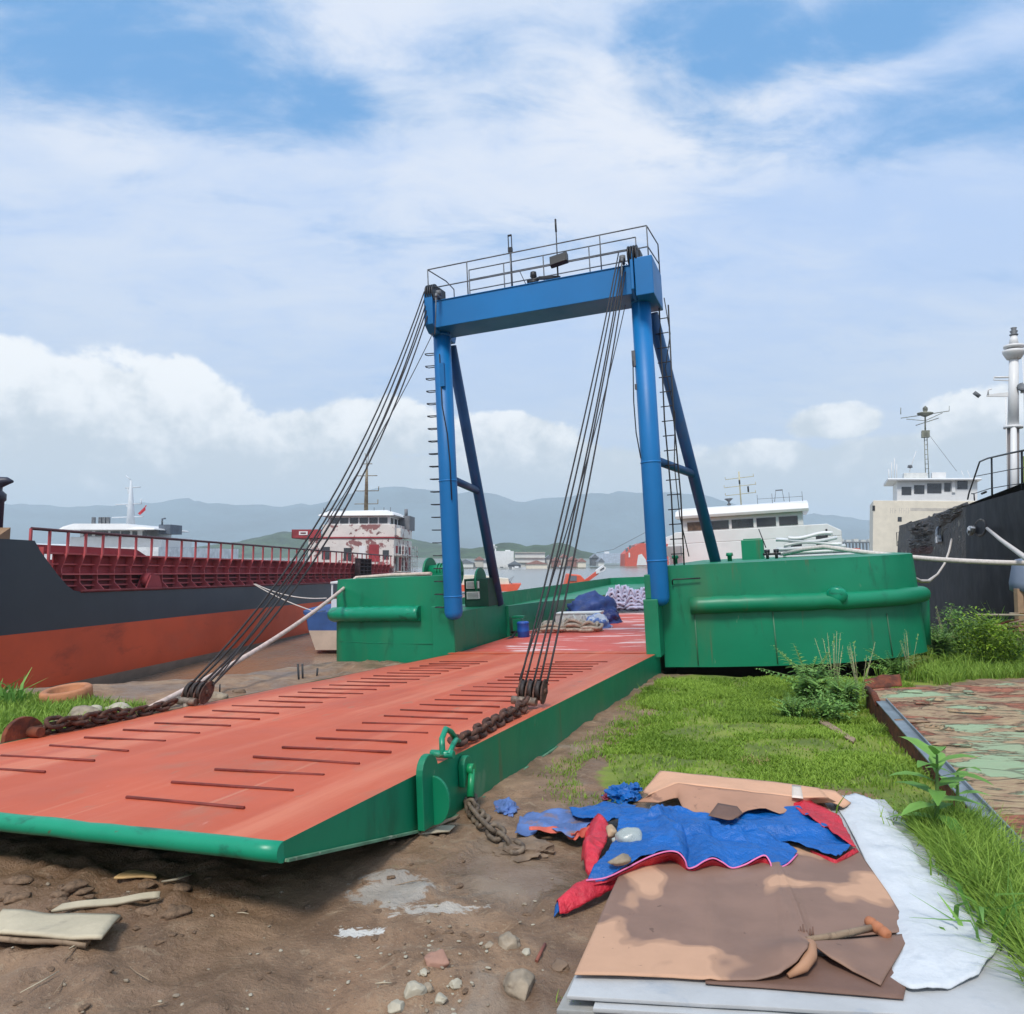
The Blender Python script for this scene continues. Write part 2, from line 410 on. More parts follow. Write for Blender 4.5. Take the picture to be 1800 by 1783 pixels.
    p = gp(630, 1640); w2 = blob(p.x, p.y, .18, .08, 0, .35, .5, 14, 5)
    c = g.mix(g.math('MULTIPLY', w2, .9), c, C(222,220,212))
    p = gp(770, 1600); w3 = blob(p.x, p.y, .5, .14, .2, .5, .7, 14, 8)
    c = g.mix(g.math('MULTIPLY', w3, .7), c, C(205,200,188))
    p = gp(900, 1530); wet = blob(p.x, p.y, .42, .55, .2, -.05, .5, 2.2, 3)
    c = g.mix(g.math('MULTIPLY', wet, .75), c, C(128,112,94))
    wetn = g.step(g.noise(tc, .9, 7, .6, .4, off=(2,3,0)), .40, .60)
    c = g.mix(g.math('MULTIPLY', wetn, .5), c, C(112,86,64))
    # under grass: soil and moss; far land: green
    ga = g.node('ShaderNodeAttribute', attribute_name='grass').outputs['Fac']
    gn = g.noise(tc, 3.2, 7, .65)
    gm = g.step(g.math('ADD', g.math('MULTIPLY', ga, .82), g.math('MULTIPLY', g.math('SUBTRACT', gn, .5), 1.7)), .34, .66)
    moss = g.mix(g.step(g.noise(tc, 1.5, 6, .6, off=(7,7,7)), .35, .65), C(96,112,40), C(136,150,56))
    c = g.mix(gm, c, moss)
    sep = g.node('ShaderNodeSeparateXYZ'); g.link(tc, sep.inputs[0])
    tide = g.step(sep.outputs[2], -.5, -1.5)
    tide = g.math('SUBTRACT', 1.0, g.step(sep.outputs[2], -.75, -.12))
    c = g.mix(g.math('MULTIPLY', tide, .75), c, C(122,92,68))
    far = g.step(sep.outputs[1], 200, 255)
    farcol = g.mix(g.step(g.noise(tc, .03, 5, .6), .4, .6), C(130,128,112), C(78,92,66))
    c = g.mix(far, c, farcol)
    g.link(c, b.inputs['Base Color'])
    r = g.math('SUBTRACT', .80, g.math('MULTIPLY', g.math('MULTIPLY', wetn, g.math('SUBTRACT', 1.0, gm)), .42))
    r = g.math('SUBTRACT', r, g.math('MULTIPLY', wet, .38))
    r = g.math('SUBTRACT', r, g.math('MULTIPLY', tide, .36))
    g.link(r, b.inputs['Roughness'])
    bp = g.node('ShaderNodeBump'); bp.inputs['Strength'].default_value = 1.0; bp.inputs['Distance'].default_value = .035
    hh = g.math('ADD', g.math('MULTIPLY', mid, .9), g.math('ADD', g.math('MULTIPLY', fine, .6), g.math('MULTIPLY', gr, .3)))
    g.link(g.math('MULTIPLY', hh, g.math('SUBTRACT', 1.0, g.math('MULTIPLY', wet, .7))), bp.inputs['Height']); g.link(bp.outputs[0], b.inputs['Normal'])
    me.materials.append(m)
build_ground()

# water
def build_water():
    b = MB(); b.add([(-6000,5,WATER),(6000,5,WATER),(6000,4600,WATER),(-6000,4600,WATER)], [(0,1,2,3)])
    m = bpy.data.materials.new('silty water'); m.use_nodes = True
    g = NT(m.node_tree); p = g.n['Principled BSDF']
    tc = g.node('ShaderNodeTexCoord').outputs['Object']
    sep = g.node('ShaderNodeSeparateXYZ'); g.link(tc, sep.inputs[0])
    nearf = g.step(sep.outputs[1], 22, 70)
    n = g.noise(tc, .28, 6, .6, 1.0, stretch=(1,.5,1))
    c1 = g.mix(g.step(n, .35, .65), C(150,110,78), C(128,108,90))
    c = g.mix(nearf, c1, C(140,142,138))  # far grey puts the sky's reflection into the base colour
    g.link(c, p.inputs['Base Color'])
    p.inputs['Roughness'].default_value = .22
    p.inputs['IOR'].default_value = 1.33
    bp = g.node('ShaderNodeBump'); bp.inputs['Strength'].default_value = .5; bp.inputs['Distance'].default_value = .05
    w = g.math('ADD', g.noise(tc, 1.6, 4, .6, .5, stretch=(1,.45,1)), g.noise(tc, .5, 3, .5, stretch=(1,.4,1)))
    g.link(w, bp.inputs['Height']); g.link(bp.outputs[0], p.inputs['Normal'])
    b.build('water', m, kind='structure')
build_water()

# hills and mountains, each a real ridge with depth
def ridge(name, prof, Y, depth, zb, m, rough, n=220, rows=14, seed=0):
    """prof: crest in photograph pixels -> crest of a ridge standing at distance Y"""
    xs = [aty(p[0], p[1], Y) for p in prof]
    tab = [(p.x, p.z) for p in xs]
    b = MB(); P = []
    x0, x1 = tab[0][0], tab[-1][0]
    for i in range(n):
        x = x0+(x1-x0)*i/(n-1)
        zc = lerp_tab(tab, x)
        row = []
        for j in range(rows):
            t = j/(rows-1)
            k = 1-abs(2*t-1)
            k = k**.85
            v = Vector((x/depth*3, t*3, seed))
            z = zb+(zc-zb)*k + rough*(zc-zb)*mn.fractal(v*1.4, 1., 2.1, 5)*k*(1.-k*.75)
            if j == rows//2: z = zb+(zc-zb)+rough*.12*(zc-zb)*mn.fractal(v*4, 1., 2, 5)
            yy = Y+(t-.5)*depth
            row.append((x*(yy/Y), yy, z))
        P.append(row)
    b.grid(P)
    b.build(name, m, kind='structure')
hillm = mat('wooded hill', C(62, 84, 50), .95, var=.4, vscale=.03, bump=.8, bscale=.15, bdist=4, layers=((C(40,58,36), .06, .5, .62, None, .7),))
mountm = mat('hazy mountain forest', C(84, 104, 110), .95, var=.2, vscale=.004, bump=.5, bscale=.01, bdist=40)  # bluish tint: part of the distance haze is in the colour
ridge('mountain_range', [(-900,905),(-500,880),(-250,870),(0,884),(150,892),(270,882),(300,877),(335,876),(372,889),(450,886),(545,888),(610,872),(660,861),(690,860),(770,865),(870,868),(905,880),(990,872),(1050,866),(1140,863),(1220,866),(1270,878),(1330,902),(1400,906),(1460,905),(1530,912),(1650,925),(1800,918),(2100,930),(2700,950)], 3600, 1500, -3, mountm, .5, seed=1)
ridge('hills', [(300,968),(420,952),(480,938),(530,932),(570,940),(640,950),(700,944),(740,950),(800,962),(850,968),(900,972),(1000,974)], 1150, 260, -3, hillm, .5, n=140, seed=5)
ridge('hill', [(740,985),(800,966),(850,962),(880,954),(895,953),(925,960),(940,957),(960,959),(985,954),(1000,957),(1020,968),(1060,976),(1200,980)], 800, 160, -3, hillm, .4, n=140, seed=9)

# ------------------------------------------------------------------ world: Nishita sky with drifting cloud, sun lamp
SUN_AZ, SUN_EL = R(-160), R(54)      # azimuth clockwise from +Y (behind the photographer, to the left)
def build_world():
    w = bpy.data.worlds.new('World'); scene.world = w; w.use_nodes = True
    g = NT(w.node_tree); bg = g.n['Background']
    sky = g.node('ShaderNodeTexSky', sky_type='NISHITA', sun_disc=False)
    sky.sun_elevation = SUN_EL; sky.sun_rotation = SUN_AZ; sky.air_density = 1.; sky.dust_density = .6; sky.ozone_density = 1.5
    tc = g.node('ShaderNodeTexCoord').outputs['Generated']
    nv = g.node('ShaderNodeVectorMath', operation='NORMALIZE'); g.link(tc, nv.inputs[0]); d = nv.outputs[0]
    sep = g.node('ShaderNodeSeparateXYZ'); g.link(d, sep.inputs[0])
    X, Y, Z = sep.outputs
    az = g.math('ARCTAN2', X, Y); el = g.math('ARCSINE', Z)
    def ae(px, py):
        v = ray(px, py).normalized(); return math.atan2(v.x, v.y), math.asin(v.z)
    def blob(px, py, ra, re):
        a, e = ae(px, py)
        dx = g.math('DIVIDE', g.math('SUBTRACT', az, a), ra); dy = g.math('DIVIDE', g.math('SUBTRACT', el, e), re)
        return g.math('SUBTRACT', 1.0, g.math('ADD', g.math('MULTIPLY', dx, dx), g.math('MULTIPLY', dy, dy)))
    cmb = g.node('ShaderNodeCombineXYZ'); g.link(az, cmb.inputs[0]); g.link(el, cmb.inputs[1]); AE = cmb.outputs[0]
    # high cloud sheet, on a flat layer above
    zz = g.math('ADD', g.math('MAXIMUM', Z, 0), .22)
    cm2 = g.node('ShaderNodeCombineXYZ'); g.link(g.math('DIVIDE', X, zz), cm2.inputs[0]); g.link(g.math('DIVIDE', Y, zz), cm2.inputs[1]); PL = cm2.outputs[0]
    mp = g.node('ShaderNodeMapping'); g.link(PL, mp.inputs[0]); mp.inputs[2].default_value = (0, 0, R(-35)); mp.inputs[3].default_value = (1., 1.9, 1); PR = mp.outputs[0]
    n1 = g.noise(PR, 1.5, 10, .62, .45); n2 = g.noise(PR, 4.2, 9, .66, .4, off=(3,5,1)); nb = g.noise(PL, .8, 4, .5, .2, off=(9,2,0))
    n3 = g.noise(AE, 4.5, 8, .55, .25)
    dens = g.math('ADD', g.math('MULTIPLY', g.math('SUBTRACT', n1, .5), 1.9), g.math('MULTIPLY', g.math('SUBTRACT', n2, .5), 1.5))
    dens = g.math('ADD', dens, .66)
    dens = g.math('ADD', dens, g.step(el, .60, .40, 0, .22))
    for px, py, ra, re, k in ((230,50,.30,.13,.62),(470,190,.17,.075,.5),(640,205,.12,.045,.5),(330,330,.14,.035,.32),(1240,80,.14,.10,.6),(1450,50,.2,.06,.62),(1640,20,.22,.05,.55),(1640,195,.30,.05,.5),(1790,235,.24,.05,.42),(60,160,.2,.1,.3),(800,170,.2,.06,.25),(900,60,.14,.05,.25),(1480,300,.25,.03,.2)):
        bl = g.math('MAXIMUM', blob(px, py, ra, re), 0)
        dens = g.math('SUBTRACT', dens, g.math('MULTIPLY', bl, k))
    cov = g.step(dens, -.22, .78)
    # colours in radiance units (background strength .1)
    blue_c = (1.05, 3.15, 6.3, 1)
    skyb = g.mix(.75, sky.outputs[0], blue_c)
    hi = g.mix(g.step(g.math('ADD', g.math('MULTIPLY', n2, .45), g.math('MULTIPLY', nb, .55)), .36, .66), (3.5,4.7,6.9,1), (5.0,5.7,6.9,1))
    for px, py, ra, re, k in ((1180,190,.28,.09,.8),(650,30,.13,.07,.5),(240,60,.04,.03,.5),(1000,330,.35,.08,.45),(180,265,.08,.03,.4)):
        hi = g.mix(g.math('MULTIPLY', g.step(g.math('ADD', blob(px, py, ra, re), g.math('MULTIPLY', g.math('SUBTRACT', n2, .5), 1.6)), 0, 1), k), hi, (6.3,6.6,7.2,1))
    low = g.step(el, .40, .05)
    base = g.mix(g.math('MULTIPLY', low, .8), hi, (4.3,5.1,6.2,1))
    c = g.mix(cov, skyb, base)
    # cumulus bank low over the mountains
    n4 = g.noise(AE, 7, 10, .6, .15, stretch=(1,1.5,1)); n5 = g.noise(AE, 20, 8, .6, .1)
    shape = None
    for px, py, ra, re in ((170,760,.20,.115),(20,720,.16,.085),(300,700,.09,.06),(400,830,.22,.07),(650,760,.14,.055),(600,830,.3,.04),(900,780,.12,.05),(1000,830,.22,.05),(1462,742,.066,.028),(1730,780,.08,.075),(1500,830,.3,.05),(1250,840,.2,.03)):
        bl = blob(px, py, ra, re)
        shape = bl if shape is None else g.math('MAXIMUM', shape, bl)
    sh = g.math('ADD', shape, g.math('ADD', g.math('MULTIPLY', g.math('SUBTRACT', n4, .5), 2.2), g.math('MULTIPLY', g.math('SUBTRACT', n5, .5), .8)))
    cmask = g.step(sh, .10, .42)
    lit = g.step(g.math('ADD', g.math('MULTIPLY', g.math('SUBTRACT', n5, .5), .28), g.math('ADD', el, g.math('MULTIPLY', g.math('SUBTRACT', n4, .5), .22))), .10, .22)
    cum = g.mix(lit, (4.7,5.2,5.6,1), (7.8,7.9,7.9,1))
    c = g.mix(g.math('MULTIPLY', cmask, .95), c, cum)
    # pale haze on the horizon and dark below it
    c = g.mix(g.step(el, .11, .0), c, (4.7,5.4,5.9,1))
    c = g.mix(g.step(el, -.01, -.06), c, (2.2,2.2,2.0,1))
    g.link(c, bg.inputs[0]); bg.inputs[1].default_value = .1
build_world()
sl = bpy.data.lights.new('sun', 'SUN'); sl.energy = 2.2; sl.angle = R(13); sl.color = (1, .95, .88)
so = bpy.data.objects.new('sun', sl); COL.objects.link(so)
sd = Vector((math.sin(SUN_AZ)*math.cos(SUN_EL), math.cos(SUN_AZ)*math.cos(SUN_EL), math.sin(SUN_EL)))
so.rotation_euler = sd.to_track_quat('Z', 'Y').to_euler()

# even air over the bay
def build_haze():
    b = MB(); b.bx(-5200, 5200, -120, 4700, -9, 350)
    m = bpy.data.materials.new('haze'); m.use_nodes = True
    g = NT(m.node_tree); g.n.remove(g.n['Principled BSDF'])
    v = g.node('ShaderNodeVolumePrincipled')
    v.inputs['Color'].default_value = (.80, .91, 1, 1); v.inputs['Density'].default_value = 2.9e-4
    g.link(v.outputs[0], g.n['Material Output'].inputs['Volume'])
    b.build('haze', m, kind='stuff')
build_haze()
scene.view_settings.view_transform = 'Standard'; scene.view_settings.look = 'None'
scene.view_settings.exposure = 0.48
scene.render.engine = 'CYCLES'
scene.cycles.max_bounces = 6; scene.cycles.volume_bounces = 1; scene.cycles.use_denoising = True
scene.cycles.diffuse_bounces = 3; scene.cycles.glossy_bounces = 3; scene.cycles.caustics_reflective = False; scene.cycles.caustics_refractive = False

# ================================================================== the landing craft, in its own frame: x starboard, y aft, z up
PSI, PHI, TAU, SIG = .356, .048, .0098, -.0483
_l = Vector((math.sin(PSI), math.cos(PSI), 0)); _t = Vector((math.cos(PSI), -math.sin(PSI), 0)); _u = Vector((0,0,1))
T_ = _t*math.cos(PHI)+_u*math.sin(PHI); _u2 = _u*math.cos(PHI)-_t*math.sin(PHI)
L_ = _l*math.cos(TAU)+_u2*math.sin(TAU); U_ = _u2*math.cos(TAU)-_l*math.sin(TAU)
O_ = aty(1160, 1147, 14.3)
BM = Matrix(((T_.x,L_.x,U_.x,O_.x),(T_.y,L_.y,U_.y,O_.y),(T_.z,L_.z,U_.z,O_.z),(0,0,0,1)))
BI = BM.inverted()
def bl(px, py, axis, val):
    """photograph pixel -> craft frame, on the plane axis = val"""
    n = (T_, L_, U_)[axis]
    return BI @ onp(px, py, O_+n*val, n)
W = 4.27; RL = 11.29
craft = empty('landing_craft', BM, 'beached green landing craft with its red bow ramp lowered and a tall blue gantry', 'landing craft')
def bow_y(d):
    """sweep of the bow plating aft, d metres outboard of the ramp opening"""
    return lerp_tab([(0,0),(1,.05),(2,.2),(3.2,.6),(4.2,1.35),(4.75,2.1),(5.0,2.9)], d)
def top_z(d): return 1.62+.05*sst(0,1.5,d)-.0*d
BOT = -.26
def wing(side):
    """one bow tank: swept front plate, outer side, inner wall, deck"""
    x0 = 0.08 if side > 0 else -W-.08
    b = MB()
    ds = [0,.25,.5,1,1.5,2,2.5,3,3.4,3.8,4.2,4.5,4.75,4.9,5.0]
    rows = [(BOT-.02,.0),(BOT+.5,-.03),(.5,-.06),(.9,-.07),(1.25,-.06),(1.5,-.03),(1.60,.04),(1.64,.16)]
    P = []
    ds = [d*(.68 if side < 0 else .955) for d in ds]
    for d in ds:
        row = []
        for z, off in rows:
            wob = .018*mn.noise(Vector((d*1.3+side*5, z*1.9, 2)))
            row.append((x0+side*d*(1-.012*(z-BOT)), bow_y(d)+off*.0+wob+.05*sst(1.3,1.64,z)*d/5, z))
        P.append(row)
    for yy in (3.4, 5, 8):
        P.append([(x0+side*(4.79 if side > 0 else 3.42), yy, z) for z, off in rows])
    b.grid(P)
    e = 8.0
    n = len(ds)
    # deck of the tank and the inner wall
    topv = [P[i][-1] for i in range(len(P))]
    inner = [(x0, 0.0+.03, 1.64)] 
    if side > 0:
        dk = [topv[0]]+topv[1:]+[(x0, e, 1.64)]
        b.add(dk, [tuple(range(len(dk)))])
        b.add([(x0,.0,BOT),(x0,e,BOT),(x0,e,1.64),(x0,topv[0][1],1.64)], [(0,1,2,3)])
    else:
        dk = [(p[0],p[1],p[2]) for p in topv if p[1] < 2.9]
        k = len(dk)
        # tall part ends just behind the post, the low part runs on to frame three
        b.add(dk+[(x0-3.4,2.9,1.64),(x0-1.3,2.9,1.64),(x0-1.3,.55,1.64),(x0,.55,1.64)], [tuple(range(k+4))])
        b.add([(x0,0,BOT),(x0,.55,BOT),(x0,.55,1.64),(x0,topv[0][1],1.64)], [(0,1,2,3)])
        b.add([(x0,.55,.83),(x0-1.3,.55,.83),(x0-1.3,.55,1.64),(x0,.55,1.64)], [(0,1,2,3)])
        b.add([(x0-1.3,.55,.83),(x0-1.3,2.9,.83),(x0-1.3,2.9,1.64),(x0-1.3,.55,1.64)], [(0,1,2,3)])
        b.add([(x0-1.3,2.9,.83),(x0-3.4,2.9,.83),(x0-3.4,2.9,1.64),(x0-1.3,2.9,1.64)], [(0,1,2,3)])
        b.add([(x0,.55,BOT),(x0,3.2,BOT),(x0,3.2,.83),(x0,.55,.83)], [(0,1,2,3)])
        b.add([(x0,.55,.83),(x0,3.2,.83),(x0-3.4,3.2,.83),(x0-3.4,.55,.83)], [(0,1,2,3)])
        b.add([(x0,3.2,BOT),(x0,3.2,.83),(x0-3.4,3.2,.83),(x0-3.4,3.2,BOT)], [(0,1,2,3)])
    # set-back skeg and underside in shadow
    und = [(P[i][0][0], P[i][0][1]+.02, BOT) for i in range(len(P))]
    if side > 0: ub = und+[(x0, e, BOT)]
    else: ub = [q for q in und]+[(x0, e, BOT)]
    b.add(ub, [tuple(range(len(ub)))])
    return b, P
bS, PS = wing(1); bP, PP = wing(-1)
bow1 = bS.build('bow_tank', green, craft); bow2 = bP.build('bow_tank', green, craft)
# weld beads and seams on the front plating, scuffed pale
def seam(side, z, d0, d1):
    x0 = .08 if side > 0 else -W-.08
    b = MB(); b.tube([(x0+side*(d0+(d1-d0)*i/14)*(1-.012*(z-BOT)), bow_y(d0+(d1-d0)*i/14)+.002, z) for i in range(15)], .010, 5); return b
seam(-1, .2, .2, 3.2).build('weld_seam', green, bow2)
seamm = mat('scuffed seam', C(80,124,96), .6, var=.2)
for d in (.62, 2.03, 4.05):
    for z0, z1 in ((BOT+.02, .72 if d < 4 else .55),):
        b = MB(); b.tube([(.08+d*(1-.012*(z-BOT)), bow_y(d)-.004, z) for z in (z0, (z0+z1)/2, z1)], .012, 5); b.build('weld_seam', seamm, bow1)
# box under the hull, raked back
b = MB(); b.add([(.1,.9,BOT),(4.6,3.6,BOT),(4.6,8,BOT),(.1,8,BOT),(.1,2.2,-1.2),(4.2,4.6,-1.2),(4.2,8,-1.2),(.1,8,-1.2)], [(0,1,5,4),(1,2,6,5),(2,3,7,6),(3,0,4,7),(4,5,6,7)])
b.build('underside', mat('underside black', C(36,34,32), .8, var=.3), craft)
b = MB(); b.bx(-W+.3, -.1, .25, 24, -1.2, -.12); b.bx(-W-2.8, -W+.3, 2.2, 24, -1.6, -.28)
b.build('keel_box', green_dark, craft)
# deck
deckm = mat('worn red deck', C(198, 84, 66), .6, var=.07, vscale=.7, bump=.2, bscale=25, bdist=.004,
            layers=((C(214,125,108), .6, .5, .72, None, .5), (C(232,205,200), 1.0, .545, .60, (.45,1.9,1), .8), (C(222,190,184), 2.6, .6, .65, (.4,2,1), .7)))
b = MB()
P = [[(x, y, -.003*y + .006*mn.noise(Vector((x, y, 0)))) for x in np.linspace(-W, 0, 12)] for y in (-.02,.4,.8,1.2,1.8,2.5,4,6,8,11,14,18,23,27)]
b.grid(P); b.bx(-W, 0, -.03, .0, -.2, -.01)
b.build('deck', deckm, craft)
# lip plate over the hinge
b = MB(); b.box((-W/2, -.1, .018), (W+.16, .34, .014), Matrix.Rotation(-.03, 3, 'X'))
b.tube([(-W+.1,-.02,-.06),(-.1,-.02,-.06)], .05, 10)
b.build('hinge_plate', redpaint, craft, bevel=.004)
# bulwarks along the well deck
b = MB()
def bulw(x, s, ylist):
    P = []
    for y, h in ylist: P.append([(x, y, -.3), (x, y, h), (x+s*.1, y, h), (x+s*.1, y, -.3)])
    for i in range(len(P)-1):
        for j in range(3): b.add([P[i][j],P[i+1][j],P[i+1][j+1],P[i][j+1]], [(0,1,2,3)])
    b.add(P[-1], [(0,1,2,3)]); b.add(P[0], [(0,1,2,3)])
bulw(-W, -1, [(3.2,.76),(6,.68),(10,.52),(14,.42),(18,.33),(23,.30),(26,.30)])
for y in (5.2, 8.4, 11.6, 15): b.bx(-W-.0, -W+.05, y, y+.06, -.1, .3)
b.build('bulwark', green, craft)
b = MB(); bulw(.02, 1, [(7.9,.9),(14,.6),(26,.5)]); b.build('bulwark', green, craft)
# outer hull aft
b = MB()
for s, x in ((1, 5.1), (-1, -W-3.5)):
    b.add([(x,8 if s>0 else 3.1,-1.4),(x,30,-1.4),(x,30,.6),(x,8 if s>0 else 3.1,.8)], [(0,1,2,3)])
b.add([(.1,7.9,.6),(5.1,7.9,.6),(5.1,30,.55),(.1,30,.3)], [(0,1,2,3)])
b.add([(-W-.1,3.2,.2),(-W-3.5,3.2,.2),(-W-3.5,30,.2),(-W-.1,30,.2)], [(0,1,2,3)])
b.add([(-W-3.5,30,-1.4),(5.1,30,-1.4),(5.1,30,.6),(-W-3.5,30,.6)], [(0,1,2,3)])
b.build('hull_side', green, craft)
# half-round fenders
def fender(side, d0, d1, z, r, drop, name='fender'):
    x0 = .08 if side > 0 else -W-.08
    b = MB(); pts = []
    n = 26
    for i in range(n):
        d = d0+(d1-d0)*i/(n-1)
        pts.append((x0+side*d, bow_y(d)-.02, z+.02*math.sin(d*1.1)+(.015 if 2.9 < d < 3.2 else 0)))
    if drop:
        pts += [(x0+side*4.80, 2.75, z-.03),(x0+side*4.82, 2.8, z-.15),(x0+side*4.81, 2.8, z-.5),(x0+side*4.78, 2.8, BOT+.05)]
    b.tube(pts, [r*(1+.12*mn.noise(Vector((i*.9, 3, side)))) for i in range(len(pts))], 14)
    return b.build(name, green_fresh if side < 0 else green, craft)
fender(1, .55, 4.76, .86, .16, True); fender(-1, .75, 3.42, .83, .17, False)
b = MB(); b.lathe([(.0,0),(.17,0),(.19,.06),(.17,.12),(0,.13)], (3.2, bow_y(3.12)-.2, .93), 12, 0, Matrix.Rotation(R(80),3,'Z') @ Matrix.Rotation(R(60),3,'Y'))
b.build('fender_dent', green_fresh, craft)
# pipe and small fitting welded on the starboard plating
b = MB(); b.tube([(.33,-.05,1.28),(.33,-.07,1.36),(.36,-.07,1.38),(.85,-.03,1.385)], .014, 6); b.build('pipe_bracket', darksteel, craft)
# starboard casing below the gantry post
b = MB(); b.bx(-.17, .1, -.5, -.02, -.03, 1.04); b.bx(-.14,.08,-.42,.0,1.04,1.5)
b.build('post_casing', green, craft, bevel=.015)
b = MB(); b.bx(-W-.5, -W+.02, -.12, .3, -.2, 1.0); b.build('post_casing', green, craft, bevel=.02)

# ---------------------------------------------------------------- ramp (its own parts below it)
def rp(x, s, h=0.):
    return Vector((x, -s*math.cos(SIG)+h*math.sin(SIG)*-0, -s*math.sin(SIG)+h))
ramp_b = MB()
nx, ns = 22, 40
P = [[rp(-W*i/(nx-1), RL*j/(ns-1), .010*mn.noise(Vector((i*.35, j*.3, 4)))-.0) for j in range(ns)] for i in range(nx)]
ramp_b.grid(P, 0)
depth = lambda s: .42 if s < RL-1.7 else .085+.335*(RL-s)/1.7
ss = [0,2,4,6,8,9.2,RL-1.7,RL-1.2,RL-.6,RL]
for x in (0, -W):
    for a, c in zip(ss, ss[1:]):
        ramp_b.add([rp(x,a,.004),rp(x,c,.004),rp(x,c,-depth(c)),rp(x,a,-depth(a))], [(0,1,2,3)], 1)
for a, c in zip(ss, ss[1:]):
    ramp_b.add([rp(0,a,-depth(a)),rp(0,c,-depth(c)),rp(-W,c,-depth(c)),rp(-W,a,-depth(a))], [(0,1,2,3)], 1)
ramp_b.add([rp(0,0,0),rp(-W,0,0),rp(-W,0,-.42),rp(0,0,-.42)], [(0,1,2,3)], 1)
ramp = ramp_b.build('ramp', [redpaint, green], craft)
b = MB()   # bottom flange, bent upward at the tip
for a, c in zip(ss, ss[1:]):
    b.add([rp(.005,a,-depth(a)),rp(.03,a,-depth(a)),rp(.03,c,-depth(c)),rp(.005,c,-depth(c))], [(0,1,2,3)])
b.build('bottom_flange', mat('scraped green edge', C(96,140,110), .6, var=.3, vscale=6, layers=((C(190,190,170), 12, .6, .7, None, .7),)), ramp, solid=.014)
b = MB(); b.tube([rp(-W*i/30, RL+.004+.005*mn.noise(Vector((i*.7,0,0))), -.047+.006*mn.noise(Vector((i*.5,9,0)))) for i in range(31)], .050, 16)
b.build('tip_pipe', green_fresh, ramp)
# grip bars welded across in two rows
k = 0
for j in range(24):
    s = RL-.44-.385*j
    if s < 1.7: break
    for xa, xb in ((-1.5, -.57), (-3.68, -2.73)):
        if xa < -3 and s > 10.5: continue
        e1, e2 = random.uniform(-.03,.03), random.uniform(-.05,.05)
        b = MB(); sk = random.uniform(-.02,.02)
        b.tube([rp(xa+e1, s-sk, .006), rp((xa+xb)/2, s, .006), rp(xb+e2, s+sk, .005)], .0105, 6)
        b.build('grip_bar', barcol, ramp)
# chain lug plates on the ramp side
def disc_plate(pts, th, n): return pts
b = MB()
prof = []
for a in range(13):
    t = math.pi*a/12; prof.append((math.cos(t)*.13, .06+math.sin(t)*.13))
def side_plate(sx, s0, w, top, bottom, th):
    pts = [rp(sx, s0-w, bottom), rp(sx, s0+w, bottom)]
    for a in range(11):
        t = math.pi*a/10; pts.append(rp(sx, s0+w*math.cos(t), top-w+w*math.sin(t)))
    return pts
b.prism(side_plate(.03, 9.85, .12, .13, -.34, .05), T_*0+Vector((.05,0,0)))
b.build('chain_lug', green, ramp, bevel=.006)
b = MB()
pts = [rp(.09,10.0,-.38), rp(.09,9.93,-.0)] + [rp(.09+.16*math.sin(t), 9.93, -.2+.2*math.cos(t)) for t in [math.pi*i/10 for i in range(1,10)]]
b.prism([rp(.08,9.83,-.02)]+[rp(.08+.12*math.sin(t), 9.83, -.18+.16*math.cos(t)) for t in [math.pi*i/12 for i in range(0,13)]]+[rp(.08,9.83,-.34)], (0,.025,0))
b.build('gusset', green, ramp, bevel=.004)
b = MB(); b.prism(side_plate(.004, 9.18, .08, -.02, -.24, .04), (.05,0,0)); b.build('chain_lug', green, ramp, bevel=.008)
b = MB(); b.tube([rp(.05,9.18,-.12), rp(.1,9.18,-.12)], .042, 12); b.tube([rp(.08,9.18,-.12), rp(.1,9.27,-.3)], [.025,.03], 8)
b.build('shackle', mat('bright green shackle', C(20,140,86), .4, var=.1), ramp)
# shackle holding the chain at the top edge
b = MB()
arc = [rp(-.02+.0*i, 9.42-.13*math.sin(t), .13+.12*math.cos(t)) for i, t in enumerate([math.pi*k/9 for k in range(10)])]
b.tube([rp(.0,9.5,.04)]+[rp(-.03,9.44,.15), rp(-.05,9.33,.2), rp(-.06,9.22,.16), rp(-.07,9.1,.07)], .022, 8)
b.tube([rp(.05,9.5,.05), rp(.03,9.38,.1), rp(-.02,9.22,.1), rp(-.06,9.08,.06)], .02, 8)
b.tube([rp(-.1,9.48,.05), rp(.08,9.48,.05)], .028, 10)
b.build('shackle', green_fresh, ramp)
# round eye on the far edge
b = MB(); b.prism(side_plate(-W-.06, 9.45, .2, .2, -.3, .05), (.05,0,0)); b.tube([rp(-W-.1,9.4,.05), rp(-W+.12,9.4,.05)], .05, 10)
b.build('chain_lug', rust, ramp, bevel=.006)

